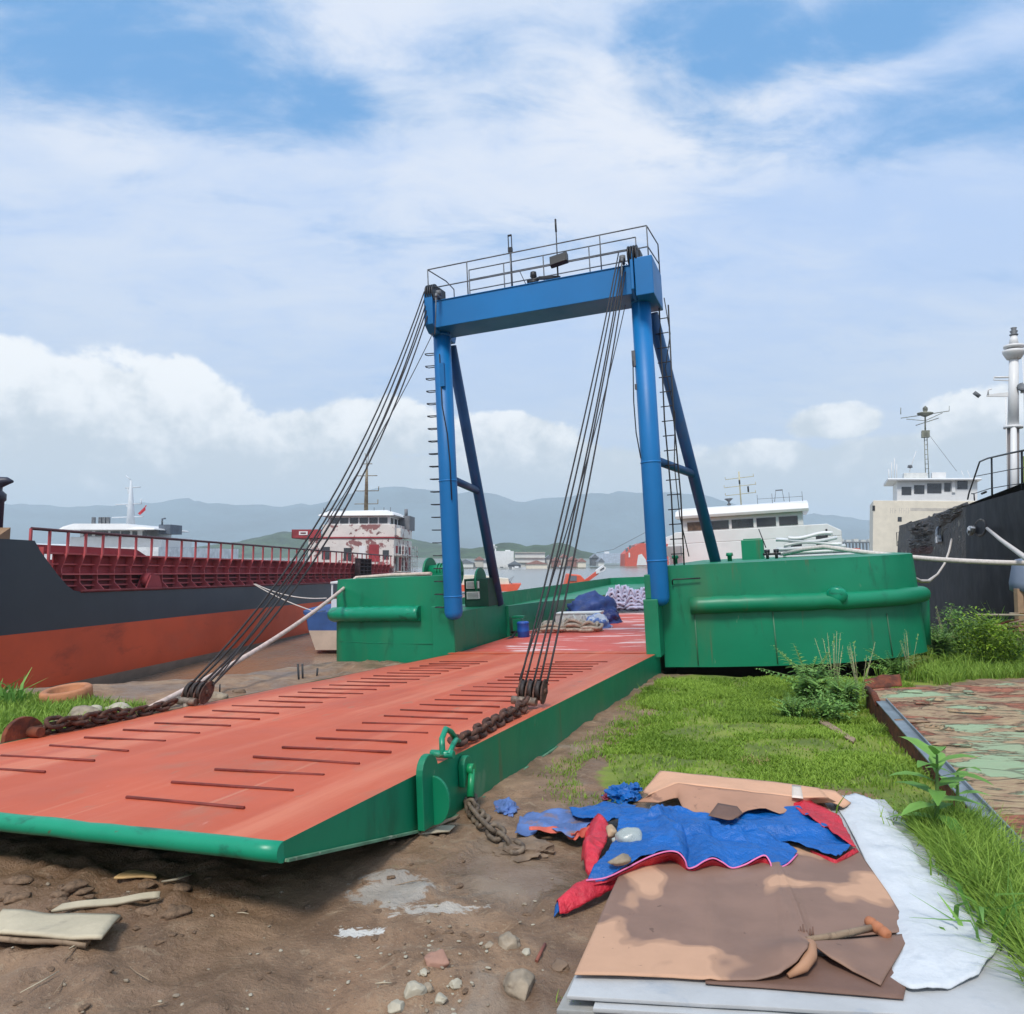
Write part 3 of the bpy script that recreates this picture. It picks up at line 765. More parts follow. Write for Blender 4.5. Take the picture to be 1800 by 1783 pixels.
def link_geo(b, c, d, up, L=.15, w=.085, r=.017, m=0):
    d = d.normalized(); up = (up-d*up.dot(d)).normalized()
    pts = []
    h = (L-w)/2
    for k in range(8):
        t = -math.pi/2+math.pi*k/7; pts.append(c+d*(h+math.cos(t)*w/2)+up*(math.sin(t)*w/2))
    for k in range(8):
        t = math.pi/2+math.pi*k/7; pts.append(c+d*(-h+math.cos(t)*w/2)+up*(math.sin(t)*w/2))
    pts.append(pts[0]); pts.append(pts[1])
    b.tube(pts, r, 7, m, caps=False)
def chain(path, m, name, parent, L=.15, w=.085, r=.018):
    b = MB(); path = [Vector(p) for p in path]
    seg = [(path[i+1]-path[i]).length for i in range(len(path)-1)]
    tot = sum(seg); step = L*.72; n = int(tot/step)
    for i in range(n):
        q = step*(i+.5); k = 0
        while k < len(seg)-1 and q > seg[k]: q -= seg[k]; k += 1
        d = path[k+1]-path[k]; c = path[k]+d.normalized()*q
        u = Vector((0,0,1)) if abs(d.normalized().z) < .8 else Vector((0,1,0))
        s = d.normalized().cross(u)
        a = R(35 if i % 2 else 125)+random.uniform(-.35,.35)
        link_geo(b, c+Vector((0,0,random.uniform(-.006,.006))), d+Vector((random.uniform(-.1,.1),)*3)*d.length*.5, u*math.cos(a)+s*math.sin(a), L, w, r, 0)
    return b.build(name, m, parent)
chain([rp(-.08,9.12,.06), rp(-.1,8.6,.05), rp(-.14,8.0,.05), rp(-.17,7.35,.06), rp(-.2,7.15,.1)], chainrust, 'ramp_chain', ramp, .17, .10, .021)
chain([rp(-W+.02,9.4,.06), rp(-W+.06,8.9,.05), rp(-W+.05,8.4,.05), rp(-W-.0,8.0,.05), rp(-W-.0,7.6,.09)], chainrust, 'ramp_chain', ramp, .17, .10, .022)
chain([rp(-W+.1,9.3,.12), rp(-W+.1,8.9,.09), rp(-W+.04,8.4,.08)], chainrust, 'ramp_chain', ramp, .17, .10, .022)
# pulley blocks of the ramp tackle
def pulley(c, d, name='pulley_block', sc=1.):
    """cheek plates and sheaves; d points along the wires"""
    d = d.normalized(); s = Vector((1,0,0)); s = (s-d*s.dot(d)).normalized(); up = d.cross(s)
    Mx = Matrix((s, up, d)).transposed()
    root = MB()
    for k in range(4):
        x = (-.15+.1*k)*sc
        pts = []
        for a in range(12):
            t = 2*math.pi*a/12
            pts.append(c+Mx @ Vector((x, math.sin(t)*.1*sc, (math.cos(t)*.17+.02)*sc)))
        root.prism(pts, Mx @ Vector((.02*sc,0,0)))
    root.tube([c+Mx @ Vector((-.2*sc,0,.02)), c+Mx @ Vector((.2*sc,0,.02))], .035*sc, 10)
    o = root.build(name, chainrust, craft)
    for k in range(3):
        x = (-.1+.1*k)*sc
        q = MB(); q.tube([c+Mx @ Vector((x-.02*sc,0,.03*sc)), c+Mx @ Vector((x+.03*sc,0,.03*sc))], .12*sc, 16)
        q.build('sheave', mat('greasy sheave%d' % k, C(52,42,36), .6, var=.3), o)
    q = MB(); q.tube([c+Mx @ Vector((-.22*sc,-.02,-.12*sc)), c+Mx @ Vector((.1*sc,-.02,-.14*sc))], .05*sc, 10); q.tube([c+Mx @ Vector((-.1*sc,0,-.1*sc)), c+Mx @ Vector((0,0,-.28*sc))], .045*sc, 8)
    q.build('shackle', mat('pitted steel', C(130,116,102), .6, metal=.3, var=.4, vscale=20), o)
    return Mx
HB = 7.06   # beam mid height
topR = Vector((-.12,-.62,7.62)); topL = Vector((-W-.02,-.62,7.6))
cR = rp(-.2, 6.95, .15); cL = rp(-W-.0, 7.35, .13)
MR = pulley(cR, topR-cR, sc=.85); ML = pulley(cL, topL-cL, sc=.9)
def wirerope(a, c, sag, r=.011):
    pts = []
    for i in range(17):
        t = i/16; p = a.lerp(c, t); p.z -= sag*4*t*(1-t); pts.append(p)
    MB().tube(pts, r, 6).build('wire_rope', wire, craft)
for k, x in enumerate((-.15,-.09,.0,.07,.15)):
    wirerope(cR+MR @ Vector((x,.0,.12)), topR+Vector((x*.35-.02,.05*k-.1,-.04*k)), .18+.05*(k % 3), .0125)
for k, x in enumerate((-.17,-.1,.0,.08,.17)):
    wirerope(cL+ML @ Vector((x,.0,.12)), topL+Vector((x*.22+.0,.05*k-.1,-.04*k)), .80+.06*(k % 3), .014)
# the two slack ropes from the hooks on the beam
hookL = Vector((-3.95,-.85,7.35)); hookR = Vector((-.1,-.85,7.3))
wirerope(cL+Vector((.1,.2,.1)), hookL+Vector((-.15,0,-.7)), .3, .008)
wirerope(cR+Vector((-.2,.2,.1)), hookR+Vector((0,0,-.75)), .25, .009)

# ---------------------------------------------------------------- gantry
def post(x, zb, bottomround):
    b = MB()
    pts = [(x,-.28,zb+.0),(x,-.28,zb+.03),(x,-.28,zb+.08),(x,-.28,zb+.16),(x,-.28,3.6),(x,-.28,6.8)]
    b.tube(pts, [.05,.13,.17,.19,.19,.185], 24)
    return b.build('gantry_post', blue, craft)
pL = post(-4.17, .72, True); pR = post(.1, .9, False)
for x, o_ in ((-4.17, pL), (.1, pR)):
    for z in (6.74, 3.62, 1.75):
        if o_ is pL and z < 2: z = 1.2
        b = MB(); b.tube([(x,-.28,z-.02),(x,-.28,z),(x,-.28,z+.02)], [.189,.203,.189], 24); b.build('weld_collar', blue, o_)
# crossbeam: hollow box with end plates
b = MB(); b.bx(-4.12, .02, -.70, .12, 6.80, 7.36); b.bx(-4.14,.04,-.72,.14,7.352,7.372)
b.build('crossbeam', blue, craft, bevel=.012)
def endplate(x, w):
    pts = []
    for y, z in ((-.8,6.86),(-.62,6.72),(.3,6.72),(.38,6.9),(.38,7.3),(.2,7.48),(-.5,7.74),(-.66,7.72),(-.78,7.5)):
        pts.append((x,y,z))
    return pts
b = MB(); b.prism(endplate(-4.32,.2), (.2,0,0)); b.build('beam_end', blue, craft, bevel=.015)
b = MB(); b.prism(endplate(.02,.2), (.06,0,0)); b.bx(.1,.44,-.78,.32,6.72,7.46); b.build('beam_end', blue, craft, bevel=.015)
# sheaves in black housings on both beam ends
for x, nm in ((-4.28,'l'), (-.02,'r')):
    b = MB()
    for k in range(4): b.tube([(x+.0+.05*k,-.62,7.55),(x+.03+.05*k,-.62,7.55)], .2, 16)
    b.bx(x-.03, x+.2, -.5, -.2, 7.35, 7.72)
    b.build('sheave', darksteel, craft)
# hooks and shackles
for hx in (-3.97, -.1):
    b = MB(); b.tube([(hx,-.72,7.4),(hx,-.9,7.42),(hx,-.92,7.36)], .03, 8); b.lathe([(.0,-.05),(.06,-.05),(.06,.05),(0,.05)], (hx-.02,-.74,7.5), 10)
    b.tube([(hx,-.92,7.36),(hx-.03,-.9,7.0),(hx-.08,-.88,6.6)], .012, 6)
    b.build('hook', steelrail, craft)
# struts and braces
def strut(xt, xb, yb, zb):
    b = MB(); b.tube([(xt,.05,6.6),((xt+xb)/2,(yb+.05)/2,(6.6+zb)/2),(xb,yb,zb)], .12, 16); return b.build('strut', bluedark, craft)
S_L = (-4.12, -4.36, 2.8, .84); S_R = (.25, .95, 3.1, 1.2)
strut(*S_L); strut(*S_R)
def brace(px, S, z):
    t = (6.6-z)/(6.6-S[3]); e = (S[0]+(S[1]-S[0])*t, .05+(S[2]-.05)*t, z)
    b = MB(); b.tube([(px,-.28,z+.15),e], .085, 12); b.build('brace', bluedark, craft)
brace(-4.17, S_L, 3.55); brace(.1, S_R, 3.55)
# loop rungs up the port post
for k in range(21):
    z = .98+.27*k
    b = MB(); b.tube([(-4.34,-.34,z),(-4.55,-.36,z+.01),(-4.58,-.28,z+.012),(-4.55,-.2,z+.01),(-4.34,-.22,z)], .011, 6)
    b.build('rung', darksteel, pL)
# cable along both posts
b = MB(); b.tube([(-4.15,-.48,6.3),(-4.14,-.48,5.2),(-4.06,-.46,4.6),(-4.03,-.45,4.0),(-4.03,-.44,3.2)], .012, 6); b.build('cable', darksteel, pL)
b = MB(); b.bx(-4.16,-4.06,-.50,-.44,5.6,6.1); b.build('cable_tray', blue, pL)
b = MB(); b.tube([(-.1,-.4,5.6),(-.13,-.42,4.8),(-.12,-.42,4.2),(-.06,-.42,3.7)], .012, 6); b.build('cable', darksteel, pR)
b = MB(); b.bx(-.12,-.05,-.4,-.3,5.5,5.8); b.build('junction_box', steelrail, pR); b = MB(); b.bx(-.1,-.03,-.38,-.3,5.05,5.15); b.build('junction_box', steelrail, pR)
# ladder behind the starboard post
b = MB()
lad = lambda z, s: Vector((.34+.09*s, .12+.04*(6.6-z), z))
for s in (0, 2.):
    b.tube([lad(6.75,s)+Vector((.05,0,0)), lad(4.5,s), lad(3,s)+Vector((.03,0,0)), lad(1.6,s)], .016, 6)
for k in range(17):
    z = 6.5-.29*k; b.tube([lad(z,-.6), lad(z,2.2)], .011, 5)
b.build('ladder', darksteel, craft)
b = MB(); b.tube([(.5,.1,6.9),(.56,.2,6.2),(.42,.2,5.5),(.55,.2,4.6),(.46,.3,3.6),(.5,.3,2.6),(.62,.35,1.8)], .011, 6); b.build('cable', darksteel, craft)
# railings on top of the beam
b = MB()
def rail(y, xa, xb, z0, zs, posts, r=.013):
    for z in zs: b.tube([(xa,y,z),(xb,y,z)], r, 6)
    for x in posts: b.tube([(x,y,z0),(x,y,zs[-1])], r, 6)
rail(-.66, -4.26, .36, 7.37, (7.67, 8.08), (-4.26,-3.36,-2.4,-.55,.36))
rail(.30, -3.72, -.02, 7.34, (7.86, 8.10, 8.32), (-3.72,-2.9,-2.0,-1.0,-.02))
b.tube([(-4.26,-.66,8.08),(-4.1,-.1,8.0),(-4.1,.3,7.95),(-4.1,.3,7.4)], .013, 6)
b.tube([(.36,-.66,8.08),(.42,.3,8.08),(.42,.3,7.4)], .013, 6); b.tube([(.36,-.66,7.67),(.42,.3,7.67)], .013, 6)
b.build('railing', steelrail, craft)
b = MB(); b.tube([(-2.43,-.55,7.37),(-2.43,-.55,8.2)], .02, 6); b.bx(-2.47,-2.39,-.59,-.51,8.14,8.24)
for s in (-1,1): b.bx(-2.43+s*.035-.008,-2.43+s*.035+.008,-.56,-.54,8.24,8.5)
b.tube([(-2.47,-.55,8.5),(-2.39,-.55,8.5)], .02, 6); b.build('navigation_light', darksteel, craft)
b = MB(); b.tube([(-1.47,-.5,7.37),(-1.46,-.5,8.4)], .012, 6); b.tube([(-1.46,-.5,8.4),(-1.46,-.5,8.66)], .02, 6); b.build('antenna', darksteel, craft)
b = MB(); b.tube([(-2.15,-.3,7.36),(-2.35,-.3,7.85)], .008, 5); b.build('antenna', darksteel, craft)
b = MB(); rotl = Matrix.Rotation(R(-8),3,'Y') @ Matrix.Rotation(R(-25),3,'X')
b.box((-1.36,-.76,7.70), (.36,.1,.24), rotl); b.tube([(-1.42,-.68,7.37),(-1.42,-.68,7.62)], .02, 6)
fl = b.build('floodlight', darksteel, craft, bevel=.01)
b = MB(); b.box((-1.36,-.825,7.695), (.3,.01,.18), rotl); b.build('lamp_glass', lampglass, fl)
b = MB(); b.lathe([(.11,0),(.1,.04),(.05,.07),(.04,.12),(.07,.15),(.06,.24),(.0,.26)], (-1.95,-.6,7.38), 12); b.tube([(-2.08,-.6,7.44),(-1.84,-.62,7.46)], .04, 8); b.build('signal_horn', darksteel, craft)
b = MB(); b.box((-1.62,-.62,7.44),(.42,.08,.05), Matrix.Rotation(R(8),3,'Y')); b.tube([(-1.42,-.6,7.37),(-1.42,-.6,7.44)], .03, 6); b.build('strip_light', darksteel, craft)

# ---------------------------------------------------------------- winch, dark locker and deckhouse of the craft
b = MB()
for x in (-5.65, -4.95): b.tube([(x,1.6,1.70),(x+.05,1.6,1.70)], .36, 22)
for x in (-4.65,): b.tube([(x,2.3,1.42),(x+.05,2.3,1.42)], .34, 22)
b.tube([(-5.75,1.6,1.72),(-5.0,1.6,1.72)], .16, 14); b.bx(-5.8,-4.9,1.3,1.95,1.60,1.68); b.bx(-4.7,-4.55,2.1,2.5,.83,1.3)
for k in range(5): b.tube([(-5.4+.08*k,1.6,1.72),(-5.36+.08*k,1.6,1.72)], .2, 14)
b.build('winch', green, craft)
lock = MB(); lock.bx(-4.95,-4.33,2.05,2.75,.835,1.5); lk = lock.build('control_locker', mat('dark locker', C(22,66,52), .6, var=.2), craft, bevel=.01)
for z in (1.02, 1.27):
    b = MB(); b.bx(-4.88,-4.55,2.02,2.049,z,z+.17)
    for k in range(5): b.bx(-4.86,-4.57,2.012,2.02,z+.02+.03*k,z+.03+.03*k,1)
    b.build('vent_louvre', [white, steelrail], lk)
# locker boxes and plates on the forward deck inside the bulwark
b = MB(); b.bx(-4.2,-3.98,3.25,3.5,-.05,.42); b.bx(-4.22,-3.9,3.25,3.4,.44,.50); b.build('deck_box', green, craft, bevel=.01)
# dark oil stain hatch near the port wing foot
b = MB(); b.tube([(-4.25,2.5,-.06),(-4.12,2.62,-.02),(-4.05,2.8,.02),(-4.05,3.1,.12),(-4.2,3.15,.1)], .03, 8); b.build('hose', darksteel, craft)
# green box on the starboard tank
q = bl(1324, 975, 1, 5.0)
b = MB(); b.bx(q.x-.26, q.x+.26, 4.8, 5.3, 1.63, 2.12); b.bx(q.x-.21,q.x+.21,4.85,5.25,2.12,2.15); b.build('deck_box', green, craft, bevel=.02)
for px in (1283, 1187):
    q = bl(px, 985, 1, 3.0)
    b = MB(); b.lathe([(.05,0),(.05,.12),(.08,.13),(.07,.2),(0,.2)], (q.x,3.0,1.63), 10); b.build('vent_pipe', green, craft)
q = bl(1365, 978, 1, 4.0)
b = MB()
for dx in (-.2,.0): b.tube([(q.x+dx,4,1.64),(q.x+dx,4,1.82)], .035, 8); b.tube([(q.x+dx-.06,4,1.82),(q.x+dx+.06,4,1.82)], .04, 8)
b.tube([(q.x-.22,4,1.9),(q.x-.35,4,2.35)], .012, 5); b.tube([(q.x-.3,4,1.75),(q.x+.1,4,1.75)], .03, 6)
b.build('bollard', darksteel, craft)

# deckhouse at the stern
hy = 24.
def hx(px, py): q = bl(px, py, 1, hy); return q.x, q.z
house = MB()
house.bx(-3.3, 4.9, hy, hy+5, .1, 2.35); house.prism([(-3.3,hy,2.35),(-2.9,hy,2.95),(4.3,hy,2.95),(4.9,hy,2.6),(4.9,hy,2.35)], (0,5,0))
hs = house.build('deckhouse', white, craft, bevel=.03)
wh = MB(); wh.bx(-2.55, 3.25, hy+.02, hy+3.8, 2.95, 3.62); whs = wh.build('wheelhouse', white, craft, bevel=.02)
rf = MB()
P = []
for i in range(13):
    x = -2.78+6.3*i/12
    P.append([(x, hy-.3, 3.62),(x, hy-.35, 3.75),(x, hy-.15, 4.08-.1*abs(2*i/12-1)**4),(x, hy+1.5, 4.22),(x, hy+4.2, 4.2),(x, hy+4.3, 3.62)])
rf.grid(P, 0, False); rf.add([P[0][k] for k in range(6)], [(0,1,2,3,4,5)]); rf.add([P[-1][k] for k in range(6)], [(0,1,2,3,4,5)])
rf.add([(-2.78,hy-.3,3.62),(3.52,hy-.3,3.62),(3.52,hy+4.3,3.62),(-2.78,hy+4.3,3.62)], [(0,1,2,3)])
rf.build('roof', white, whs, bevel=.02)
for i, (xa, xb) in enumerate(((-2.25,-1.35),(-1.25,-.22),(-.08,.95),(1.1,2.0),(2.15,3.0))):
    b = MB(); b.bx(xa, xb, hy-.01, hy+.03, 3.0, 3.42)
    b.build('window', curtain if i == 0 else glass, whs)
for xa, xb, z0, z1 in ((2.6,3.1,1.75,2.35),(3.75,4.25,1.95,2.4)):
    b = MB(); b.bx(xa, xb, hy-.012, hy+.03, z0, z1); b.build('window', glass, hs)
b = MB(); b.bx(4.2,4.28,hy-.1,hy,2.3,2.7); b.build('side_light', darksteel, hs)
b = MB(); b.bx(-3.25,-2.55,hy-.9,hy-.3,1.75,2.25); b.build('deck_locker', mat('grey locker', C(150,150,150), .6), hs, bevel=.02)
# mast with yards and radar
mst = MB(); mst.tube([(.36,hy+1.5,4.2),(.36,hy+1.5,5.95)], .035, 8); 
for z, w in ((4.78,.75),(5.2,.78),(5.62,.7)):
    mst.tube([(.36-w,hy+1.5,z-.03),(.36+w,hy+1.5,z+.03)], .02, 6); mst.tube([(.36+w,hy+1.5,z),(.36+w,hy+1.5,z+.16)], .016, 5); mst.tube([(.36-w,hy+1.5,z),(.36-w,hy+1.5,z+.1)], .016, 5)
ms = mst.build('mast', mat('cream mast', C(186,180,150), .6), whs)
b = MB(); b.bx(.72,.8,hy+1.45,hy+1.55,4.85,5.15); b.build('signal_lamp', darksteel, ms); b = MB(); b.bx(.32,.4,hy+1.4,hy+1.45,5.3,5.5); b.build('signal_lamp', darksteel, ms)
b = MB(); b.lathe([(.02,0),(.12,.03),(.03,.14),(.06,.2),(.22,.34),(.17,.36),(0,.3)], (-.18,hy+.6,4.18), 14); b.build('searchlight', steelrail, whs)
b = MB()
for x in (1.2,1.9,2.7,3.3): b.tube([(x,hy+.6,4.15),(x,hy+.6,4.62)], .012, 5)
b.tube([(1.2,hy+.6,4.4),(3.3,hy+.6,4.38)], .01, 5); b.tube([(2.0,hy+.6,4.2),(2.1,hy+.6,4.75),(2.4,hy+.6,4.75),(2.45,hy+.6,4.2)], .014, 5); b.bx(2.08,2.42,hy+.55,hy+.65,4.74,4.79)
b.build('roof_rail', steelrail, whs)

# ================================================================== things lying on the craft
def cpos(x, y, z): return BM @ Vector((x, y, z))
CR = BM.to_3x3()
def rope_coil(b, c, rx, ry, n, r, h, seed):
    rr = random.Random(seed); pts = []
    for k in range(n*14):
        t = 2*math.pi*k/14; q = k/(n*14)
        w = 1+.25*math.sin(q*17+seed)+.12*rr.uniform(-1,1)
        pts.append(Vector((c[0]+rx*w*math.cos(t)*(1-.4*q), c[1]+ry*w*math.sin(t)*(1-.4*q), c[2]+r+h*q*(1+.3*math.sin(3*t))+rr.uniform(-.01,.01))))
    b.tube(pts, r, 7)
M_d = lambda x, y, z=0.: Matrix.Translation(cpos(x, y, z)) @ CR.to_4x4()
o = empty('rope_heap', M_d(-3.45,4.2,-.04), 'heap of tan mooring rope lying on the red deck beside the blue drum', 'rope')
b = MB(); rope_coil(b, (0,0,0), .40, .3, 5, .045, .22, 1); rope_coil(b, (.55,.15,0), .42, .3, 5, .045, .25, 4); rope_coil(b, (-.2,.35,0), .3, .3, 3, .04, .2, 9); rope_coil(b,(1.0,.05,0),.3,.3,4,.045,.2,12)
b.build('rope', tanrope, o)
def lumpy(name, M, sx, sy, sz, m, seed, label, cat, group=None, amp=.28, fr=2.2):
    bm = bmesh.new(); bmesh.ops.create_icosphere(bm, subdivisions=4, radius=1)
    for v in bm.verts:
        p = v.co.copy(); d = 1+amp*mn.fractal(p*fr+Vector((seed,0,0)), 1, 2, 4)
        z = p.z*d
        v.co = Vector((p.x*d*sx, p.y*d*sy, (z if z > -.3 else -.3+.05*z)*sz+.3*sz))
    me = bpy.data.meshes.new(name); bm.to_mesh(me); bm.free()
    for p in me.polygons: p.use_smooth = True
    me.materials.append(m)
    o = bpy.data.objects.new(name, me); COL.objects.link(o); o.matrix_world = M
    return tag(o, label, cat, group)
lumpy('tarpaulin_bundle', M_d(-3.25,7.6,-.1), .8, .7, .62, navytarp, 2, 'large navy blue tarpaulin bundle piled on the deck behind the rope heap', 'tarpaulin', amp=.34)
lumpy('tarpaulin_bundle', M_d(-2.62,6.7,-.09), .42, .42, .34, mat('dark navy cover', C(24,38,96), .55, var=.3), 12, 'small dark navy bag slumped on the deck at the end of the tarpaulin pile', 'bag', amp=.3)
lumpy('sack', M_d(-2.5,5.2,-.06), .34, .3, .3, mat('white and blue sack', C(206,212,222), .7, var=.05, layers=((C(70,110,180), 2.2, .5, .56, None, .9),)), 5, 'white and blue sack leaning on the near end of the rope heap', 'sack')
b = MB(); b.bx(-.62,.62,-.25,.25,0,.42); b.bx(-.64,.64,-.27,.27,.42,.46)
for x in (-.45,-.1,.25): b.tube([(x,-.26,.4),(x+.08,-.27,.2),(x+.16,-.26,.1),(x+.24,-.26,.38)], .035, 7)
o = b.build('crate', mat('white crate', C(216,216,210), .7, var=.06, layers=((C(120,120,116), 5, .64, .7, None, .7),)), None, bevel=.02, label='white crate with rope slung over it, behind the tan rope heap', cat='crate'); o.matrix_world = M_d(-3.1,5.6,-.07)
b = MB(); b.lathe([(.17,0),(.19,.02),(.19,.2),(.2,.22),(.19,.24),(.19,.44),(.2,.46),(.19,.5),(.15,.52),(0,.52)], (0,0,0), 20)
o = b.build('drum', tyre, None, label='blue plastic drum standing on the red deck by the green bulwark', cat='drum'); o.matrix_world = M_d(-3.85,3.05,-.03) @ Matrix.Scale(.78, 4)
# grey-white rope pile on a pallet at the far right of the deck
o = empty('rope_pile', M_d(-2.75,10.6,-.05), 'tall pile of blue grey rope on a low pallet beside the right gantry post', 'rope')
b = MB(); b.bx(-.75,1.0,-.4,.4,0,.06); b.bx(-.7,-.55,-.4,.4,-.06,0); b.bx(.8,.95,-.4,.4,-.06,0); b.build('pallet', steelrail, o)
b = MB()
for k in range(7): rope_coil(b, (-.5+.22*k,-.1+.05*(k%3),.06), .22, .16, 6, .05, .62+.08*math.sin(k*1.2), 20+k)
b.build('rope', greybag, o)
# folded white awning on the starboard tank
o = empty('awning_stack', M_d(bl(1420,970,1,6.2).x,6.2,1.6), 'stack of folded white awnings lying on the green bow tank', 'awning')
rr = random.Random(3)
for k in range(6):
    b = MB(); P = []
    x0, x1 = -.75+.06*k*(k%2), 1.05-.09*k
    for i in range(15):
        t = i/14; x = x0+(x1-x0)*t; zc = .05+.1*k+.05*math.sin(t*5+k*2)*(k>2)
        P.append([(x,-.45,zc-.04),(x,-.52,zc),(x,-.45,zc+.045),(x,.4,zc+.05),(x,.4,zc-.04)])
    b.grid(P); b.build('folded_awning', white if k % 2 else foam, o, solid=.01)

# ================================================================== other vessels
# ---- black and red coaster beached to port of the craft; frame: x to its starboard, y aft, z up from its bilge line
CA = math.atan((1053-CX)/F); CS = -.0213
c_l = Vector((math.sin(CA), math.cos(CA), CS)).normalized(); c_x = Vector((math.cos(CA), -math.sin(CA), 0)); c_z = c_x.cross(c_l)
P0 = aty(150, 1215, 25.8)
CM = Matrix(((c_x.x,c_l.x,c_z.x,P0.x),(c_x.y,c_l.y,c_z.y,P0.y),(c_x.z,c_l.z,c_z.z,P0.z),(0,0,0,1)))
CI = CM.inverted()
def cl(px, py, axis, val):
    n = (c_x, c_l, c_z)[axis]
    return CI @ onp(px, py, P0+n*val, n)
ship = empty('cargo_ship', CM, 'long black and red cargo ship beached beyond the ramp, maroon hatch coaming along its deck', 'ship')
BW = 8.6
DK = 3.42; BOOT = 2.2
dz = lambda y: 5.06 if y < -2.7 else lerp_tab([(-2.7,5.06),(-2.45,4.75),(-2.1,4.42),(-1.6,3.98),(-1.2,3.66),(-.85,3.46),(-.5,DK),(60,DK-.12)], y)
ys = [-14,-12.5,-11,-9,-7,-5,-3.5,-2.7,-2.45,-2.1,-1.85,-1.6,-1.2,-.85,-.5,2,5,9,14,20,26,32,38,44,49,52]
def half(y):   # inset of the starboard side from the parallel body
    if y < -4: return (BW/2)*((-4-y)/10)**1.8
    if y > 44: return ((y-44)/8)**2*1.5
    return 0
levels = (-1.2,-.02,.40,.8,1.4,BOOT,2.6,3.0)
b = MB()
for s in (0, 1):
    P = []
    for y in ys:
        row = []
        h = half(y)
        for k, z in enumerate(levels+(3.3, None)):
            zz = dz(y) if z is None else min(z, dz(y)-.01)
            if y > 40 and k < 4: zz = zz
            fl = h*(1+.25*max(0, (3-zz)/3)) if h else 0
            fl = min(fl, BW/2-.02)
            tuck = .55 if k == 0 else (.12 if k == 1 else 0)
            x = -fl-tuck+.015*mn.noise(Vector((y*.5, zz*.8, s*9)))
            row.append((x if s == 0 else -BW-x, y, zz))
        P.append(row)
    nv = len(P[0]); vs = [p for r in P for p in r]
    base = len(b.v); b.v += vs
    for i in range(len(P)-1):
        for j in range(nv-1):
            zc = levels[j] if j < len(levels) else 3.3
            b.f.append((base+i*nv+j, base+(i+1)*nv+j, base+(i+1)*nv+j+1, base+i*nv+j+1)); b.sm.append(True)
            b.m.append(2 if j < 2 else (1 if zc < BOOT-.01 else 0))
b.add([(-.2,52,-1.2),(-BW+.2,52,-1.2),(-BW+1.5,52,DK),(-1.5,52,DK)], [(0,1,2,3)])
b.build('hull', [blackhull, redhull, greyhull], ship)
b = MB(); b.bx(-BW+.1, -.08, -.6, 51, DK-.28, DK-.16); b.add([(-.1,-2.7,4.9),(-BW+.1,-2.7,4.9),(-BW/2,-13.5,4.9)], [(0,1,2)]); b.bx(-BW+.2,-.2,-2.9,-2.6,DK-.2,4.9)
b.build('deck', maroon_dark, ship)
b = MB()
for y0, y1 in ((-.5, 24), (24, 44)): b.tube([(.02,y0,DK+.005),(.02,(y0+y1)/2,DK-.03),(.02,y1,DK-.06)], .05, 8)
b.build('rubbing_strake', maroon_dark, ship)
# coaming: wall with flanges, stays that run up to the rail
XC = -.75
b = MB(); b.bx(XC-.06, XC, -.9, 39.3, DK-.1, 4.72); b.bx(XC-5.2, XC-5.1, -.9, 39, DK-.1, 4.6); b.build('hatch_coaming', maroon, ship)
b = MB(); b.bx(XC-.05, XC+.02, -2.3, 3.6, 4.72, 4.98); b.prism([(XC,3.6,4.72),(XC,3.6,4.98),(XC,4.3,4.72)], (-.05,0,0)); b.build('raised_coaming', maroon, ship)
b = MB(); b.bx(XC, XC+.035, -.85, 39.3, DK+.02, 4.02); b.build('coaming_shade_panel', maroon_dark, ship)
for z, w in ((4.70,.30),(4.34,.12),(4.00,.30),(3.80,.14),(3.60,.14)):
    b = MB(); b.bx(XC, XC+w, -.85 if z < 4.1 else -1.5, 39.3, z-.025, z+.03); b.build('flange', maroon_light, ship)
y = -2.45; k = 0
while y < 39:
    b = MB()
    zb = max(DK-.02, dz(y))
    b.prism([(XC,y,4.7),(XC+.40,y,4.7),(XC+.2,y,4.2),(XC+.24,y,3.7),(XC+.55,y,zb),(XC,y,zb)] if y > -.9 else [(XC,y,4.9),(XC+.2,y,4.9),(XC+.2,y,zb),(XC,y,zb)], (0,.045,0))
    b.bx(XC+.33, XC+.40, y, y+.07, 4.7 if y > -.9 else zb, 5.46)
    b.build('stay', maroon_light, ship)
    y += .82+.3*min(1, max(0, (y+2.5)/8)); k += 1
b = MB(); b.tube([(XC+.365,-2.4,5.46),(XC+.365,10,5.47),(XC+.365,24,5.47),(XC+.365,39,5.47)], .05, 8); b.build('hand_rail', mat('dark red rail', C(74,40,46), .6, var=.2), ship)
# winch by the coaming, fairlead rollers
q = cl(268, 1010, 0, -.3)
b = MB(); b.tube([(-.42,q.y-.3,3.75),(-.12,q.y-.3,3.75)], .3, 14); b.prism([(-.5,q.y-.75,DK),(-.5,q.y+.35,DK),(-.5,q.y+.1,3.95),(-.5,q.y-.45,3.95)], (.08,0,0)); b.prism([(-.12,q.y-.75,DK),(-.12,q.y+.35,DK),(-.12,q.y+.1,3.95),(-.12,q.y-.45,3.95)], (.06,0,0)); b.build('winch', maroon, ship)
# dark rusty ladder frame amidships
b = MB()
q = cl(640, 1010, 0, -.2)
for k in range(4): b.bx(-.4,.0,q.y-1.6+k*.9,q.y-1.5+k*.9,DK,5.1)
for k in range(6): b.bx(-.38,.0,q.y-1.6,q.y+1.2,DK+.2+.28*k,DK+.25+.28*k)
b.build('boarding_ladder', mat('dark rust frame', C(60,42,44), .8, var=.4, vscale=3), ship)
